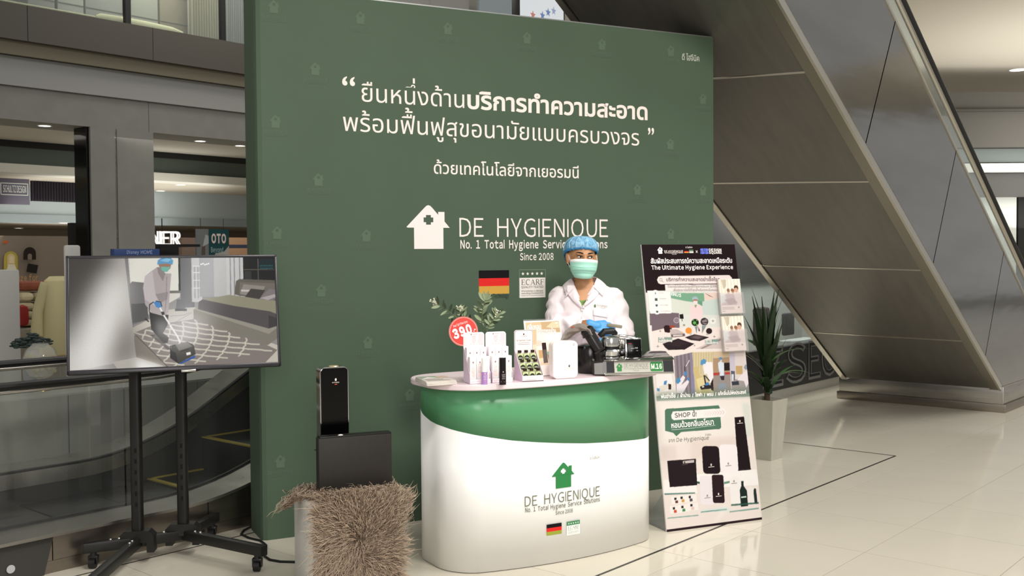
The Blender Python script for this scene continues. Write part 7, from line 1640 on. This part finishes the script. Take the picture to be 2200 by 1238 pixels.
# ================================================================== RIGHT: shop front behind the plant, far gallery
SD = 5.02
sfw = struct(mbox(MB(), 9.3, 13.5, SD + .02, SD + .12, 0, .10).build('trim_3', mat('white_kerb', 'C4C3BC', .5), smooth=False), 'white kerb under the dark hoarding behind the plant')
ho = mthing('dark_hoarding', 'low dark hoarding with outlined letters behind the potted plant', 'hoarding', 9.3, SD, 0)
MB().box((2.1, .05, .325), (4.2, .08, .45)).build('hoarding_board', mat('charcoal_board', '2E2E30', .5), ho, smooth=False)
F = Flat()
for ch, x0, x1 in (('E', 1640, 1684), ('S', 1690, 1733), ('E', 1738, 1764), ('O', 1766, 1800), ('U', 1804, 1830)):
    a = pxm(x0, 830, SD)[0] - 9.3; b = pxm(x1, 830, SD)[0] - 9.3
    F.text(ch, a, .15, .56, '8C8C8E', 1, x1=b, bold=.022); g = (b - a) * .07; F.text(ch, a + g, .162, .535, '2E2E30', 2, x1=b - g, bold=-.012)
F.build('outlined_letters', ho, lambda u, v, e: (u, .01 - e, v), eps=.002)
sw = struct(mbox(MB(), 9.3, 14, SD + .9, SD + 1.0, .0, 1.42).build('wall_shop_interior', mat('grey_white_shop', 'A6A8A6', .6), smooth=False), 'pale shop interior wall behind the plant')
mbox(MB(), 9.3, 14, SD + .85, SD + 1.05, 1.22, 4.2).build('dark_panel', m_dark_void, sw, smooth=False)
struct(mbox(MB(), 9.3, 13.5, SD + .04, SD + .05, .555, 1.4).build('window_1', m_glass, smooth=False), 'shop window pane above the dark hoarding')
px_box('hanging_garment', 'dark jacket hanging in the shop window behind the plant', 'garment', 1688, 672, 1708, 722, SD + .5, .06, mat('dark_jacket', '26242C', .8), .02)
px_box('mannequin_top', 'red and black mannequin behind the spiky plant leaves', 'mannequin', 1636, 660, 1656, 745, SD + .4, .12, mat('black_red_cloth', '2A1518', .8, noise_amt=.5, noise_scale=8), .03)
px_box('shop_shelf', 'white shelf board in the shop window right of the dark jacket', 'shelf', 1700, 726, 1760, 752, SD + .5, .2, mat('white_shelf_board', 'B9BCBC', .5))
area_light('shop_window_lamp', tuple(mall(11, SD + .45, 2.4)), tuple(mall(11, SD + .7, 0)), 1.2, 80)
# far gallery on the right
Yg = 20.0
def gb(nm, x0, y0, x1, y1, y, th, m, parent=None):
    P = ony(x0, y1, y); Q = ony(x1, y0, y); return MB().box(((P.x + Q.x) / 2, y + th / 2, (P.z + Q.z) / 2), (Q.x - P.x, th, Q.z - P.z)).build(nm, m, parent, smooth=False)
gw = struct(gb('wall_right_gallery', 1930, 340, 2420, 640, 21.0, .2, mat('gallery_grey', 'A8AAA8', .7)), 'far gallery wall at the right')
P = ony(1930, 900, 21.0); MB().box((P.x + 3, 21.15, .7), (9, .2, 1.5)).build('low_wall', mat('gallery_low', '9A9A96', .7), gw, smooth=False)
gbk = struct(gb('wall_gallery_bulkhead', 1960, 196, 2420, 318, Yg, .5, mat('dark_bulkhead', '55534E', .7)), 'dark bulkhead of the far gallery at right')
gb('bulkhead_edge', 1960, 232, 2420, 240, Yg - .1, .1, mat('dark_bulkhead_edge', '45433F', .7), gbk)
gb('lit_reveal', 1960, 318, 2420, 350, Yg + .3, .2, mat('teal_grey_band', '7E8886', .6), gbk); gb('white_band', 1960, 349, 2420, 371, Yg - .05, .3, mat('white_band_paint', 'CFCFCA', .6), gbk)
gb('dark_header', 1990, 371, 2420, 424, Yg + .1, .2, mat('dark_header_grey', '4C4C4A', .7), gbk)
for x0, x1, m, nm in ((2060, 2094, mat('warm_panel', 'B5B1A4', .6), 'warm_panel'), (2096, 2184, mat('white_panel', 'C9CDC9', .6), 'white_panel'), (2188, 2230, m_dark_void, 'black_panel'), (2232, 2330, mat('white_panel', 'C9CDC9', .6), 'white_panel')):
    P = ony(x0, 424, Yg + .4); Q = ony(x1, 424, Yg + .4); MB().box(((P.x + Q.x) / 2, Yg + .5, P.z / 2), (Q.x - P.x, .2, P.z)).build(nm, m, gw, smooth=False)
area_light('gallery_lamp', (10.5, 18.2, 3.4), (10.5, 20.5, 1.5), 2.5, 60)
downlight(2188, 150, 0, 5.2, 'large round downlight in the right gallery ceiling', .16)
area_light('gallery_ceiling_fill', (11.0, 17.0, 2.4), (11, 17.3, 5.2), 7.0, 230, (1, .97, .92))  # unseen upward fill below the gallery ceiling, added to brighten it
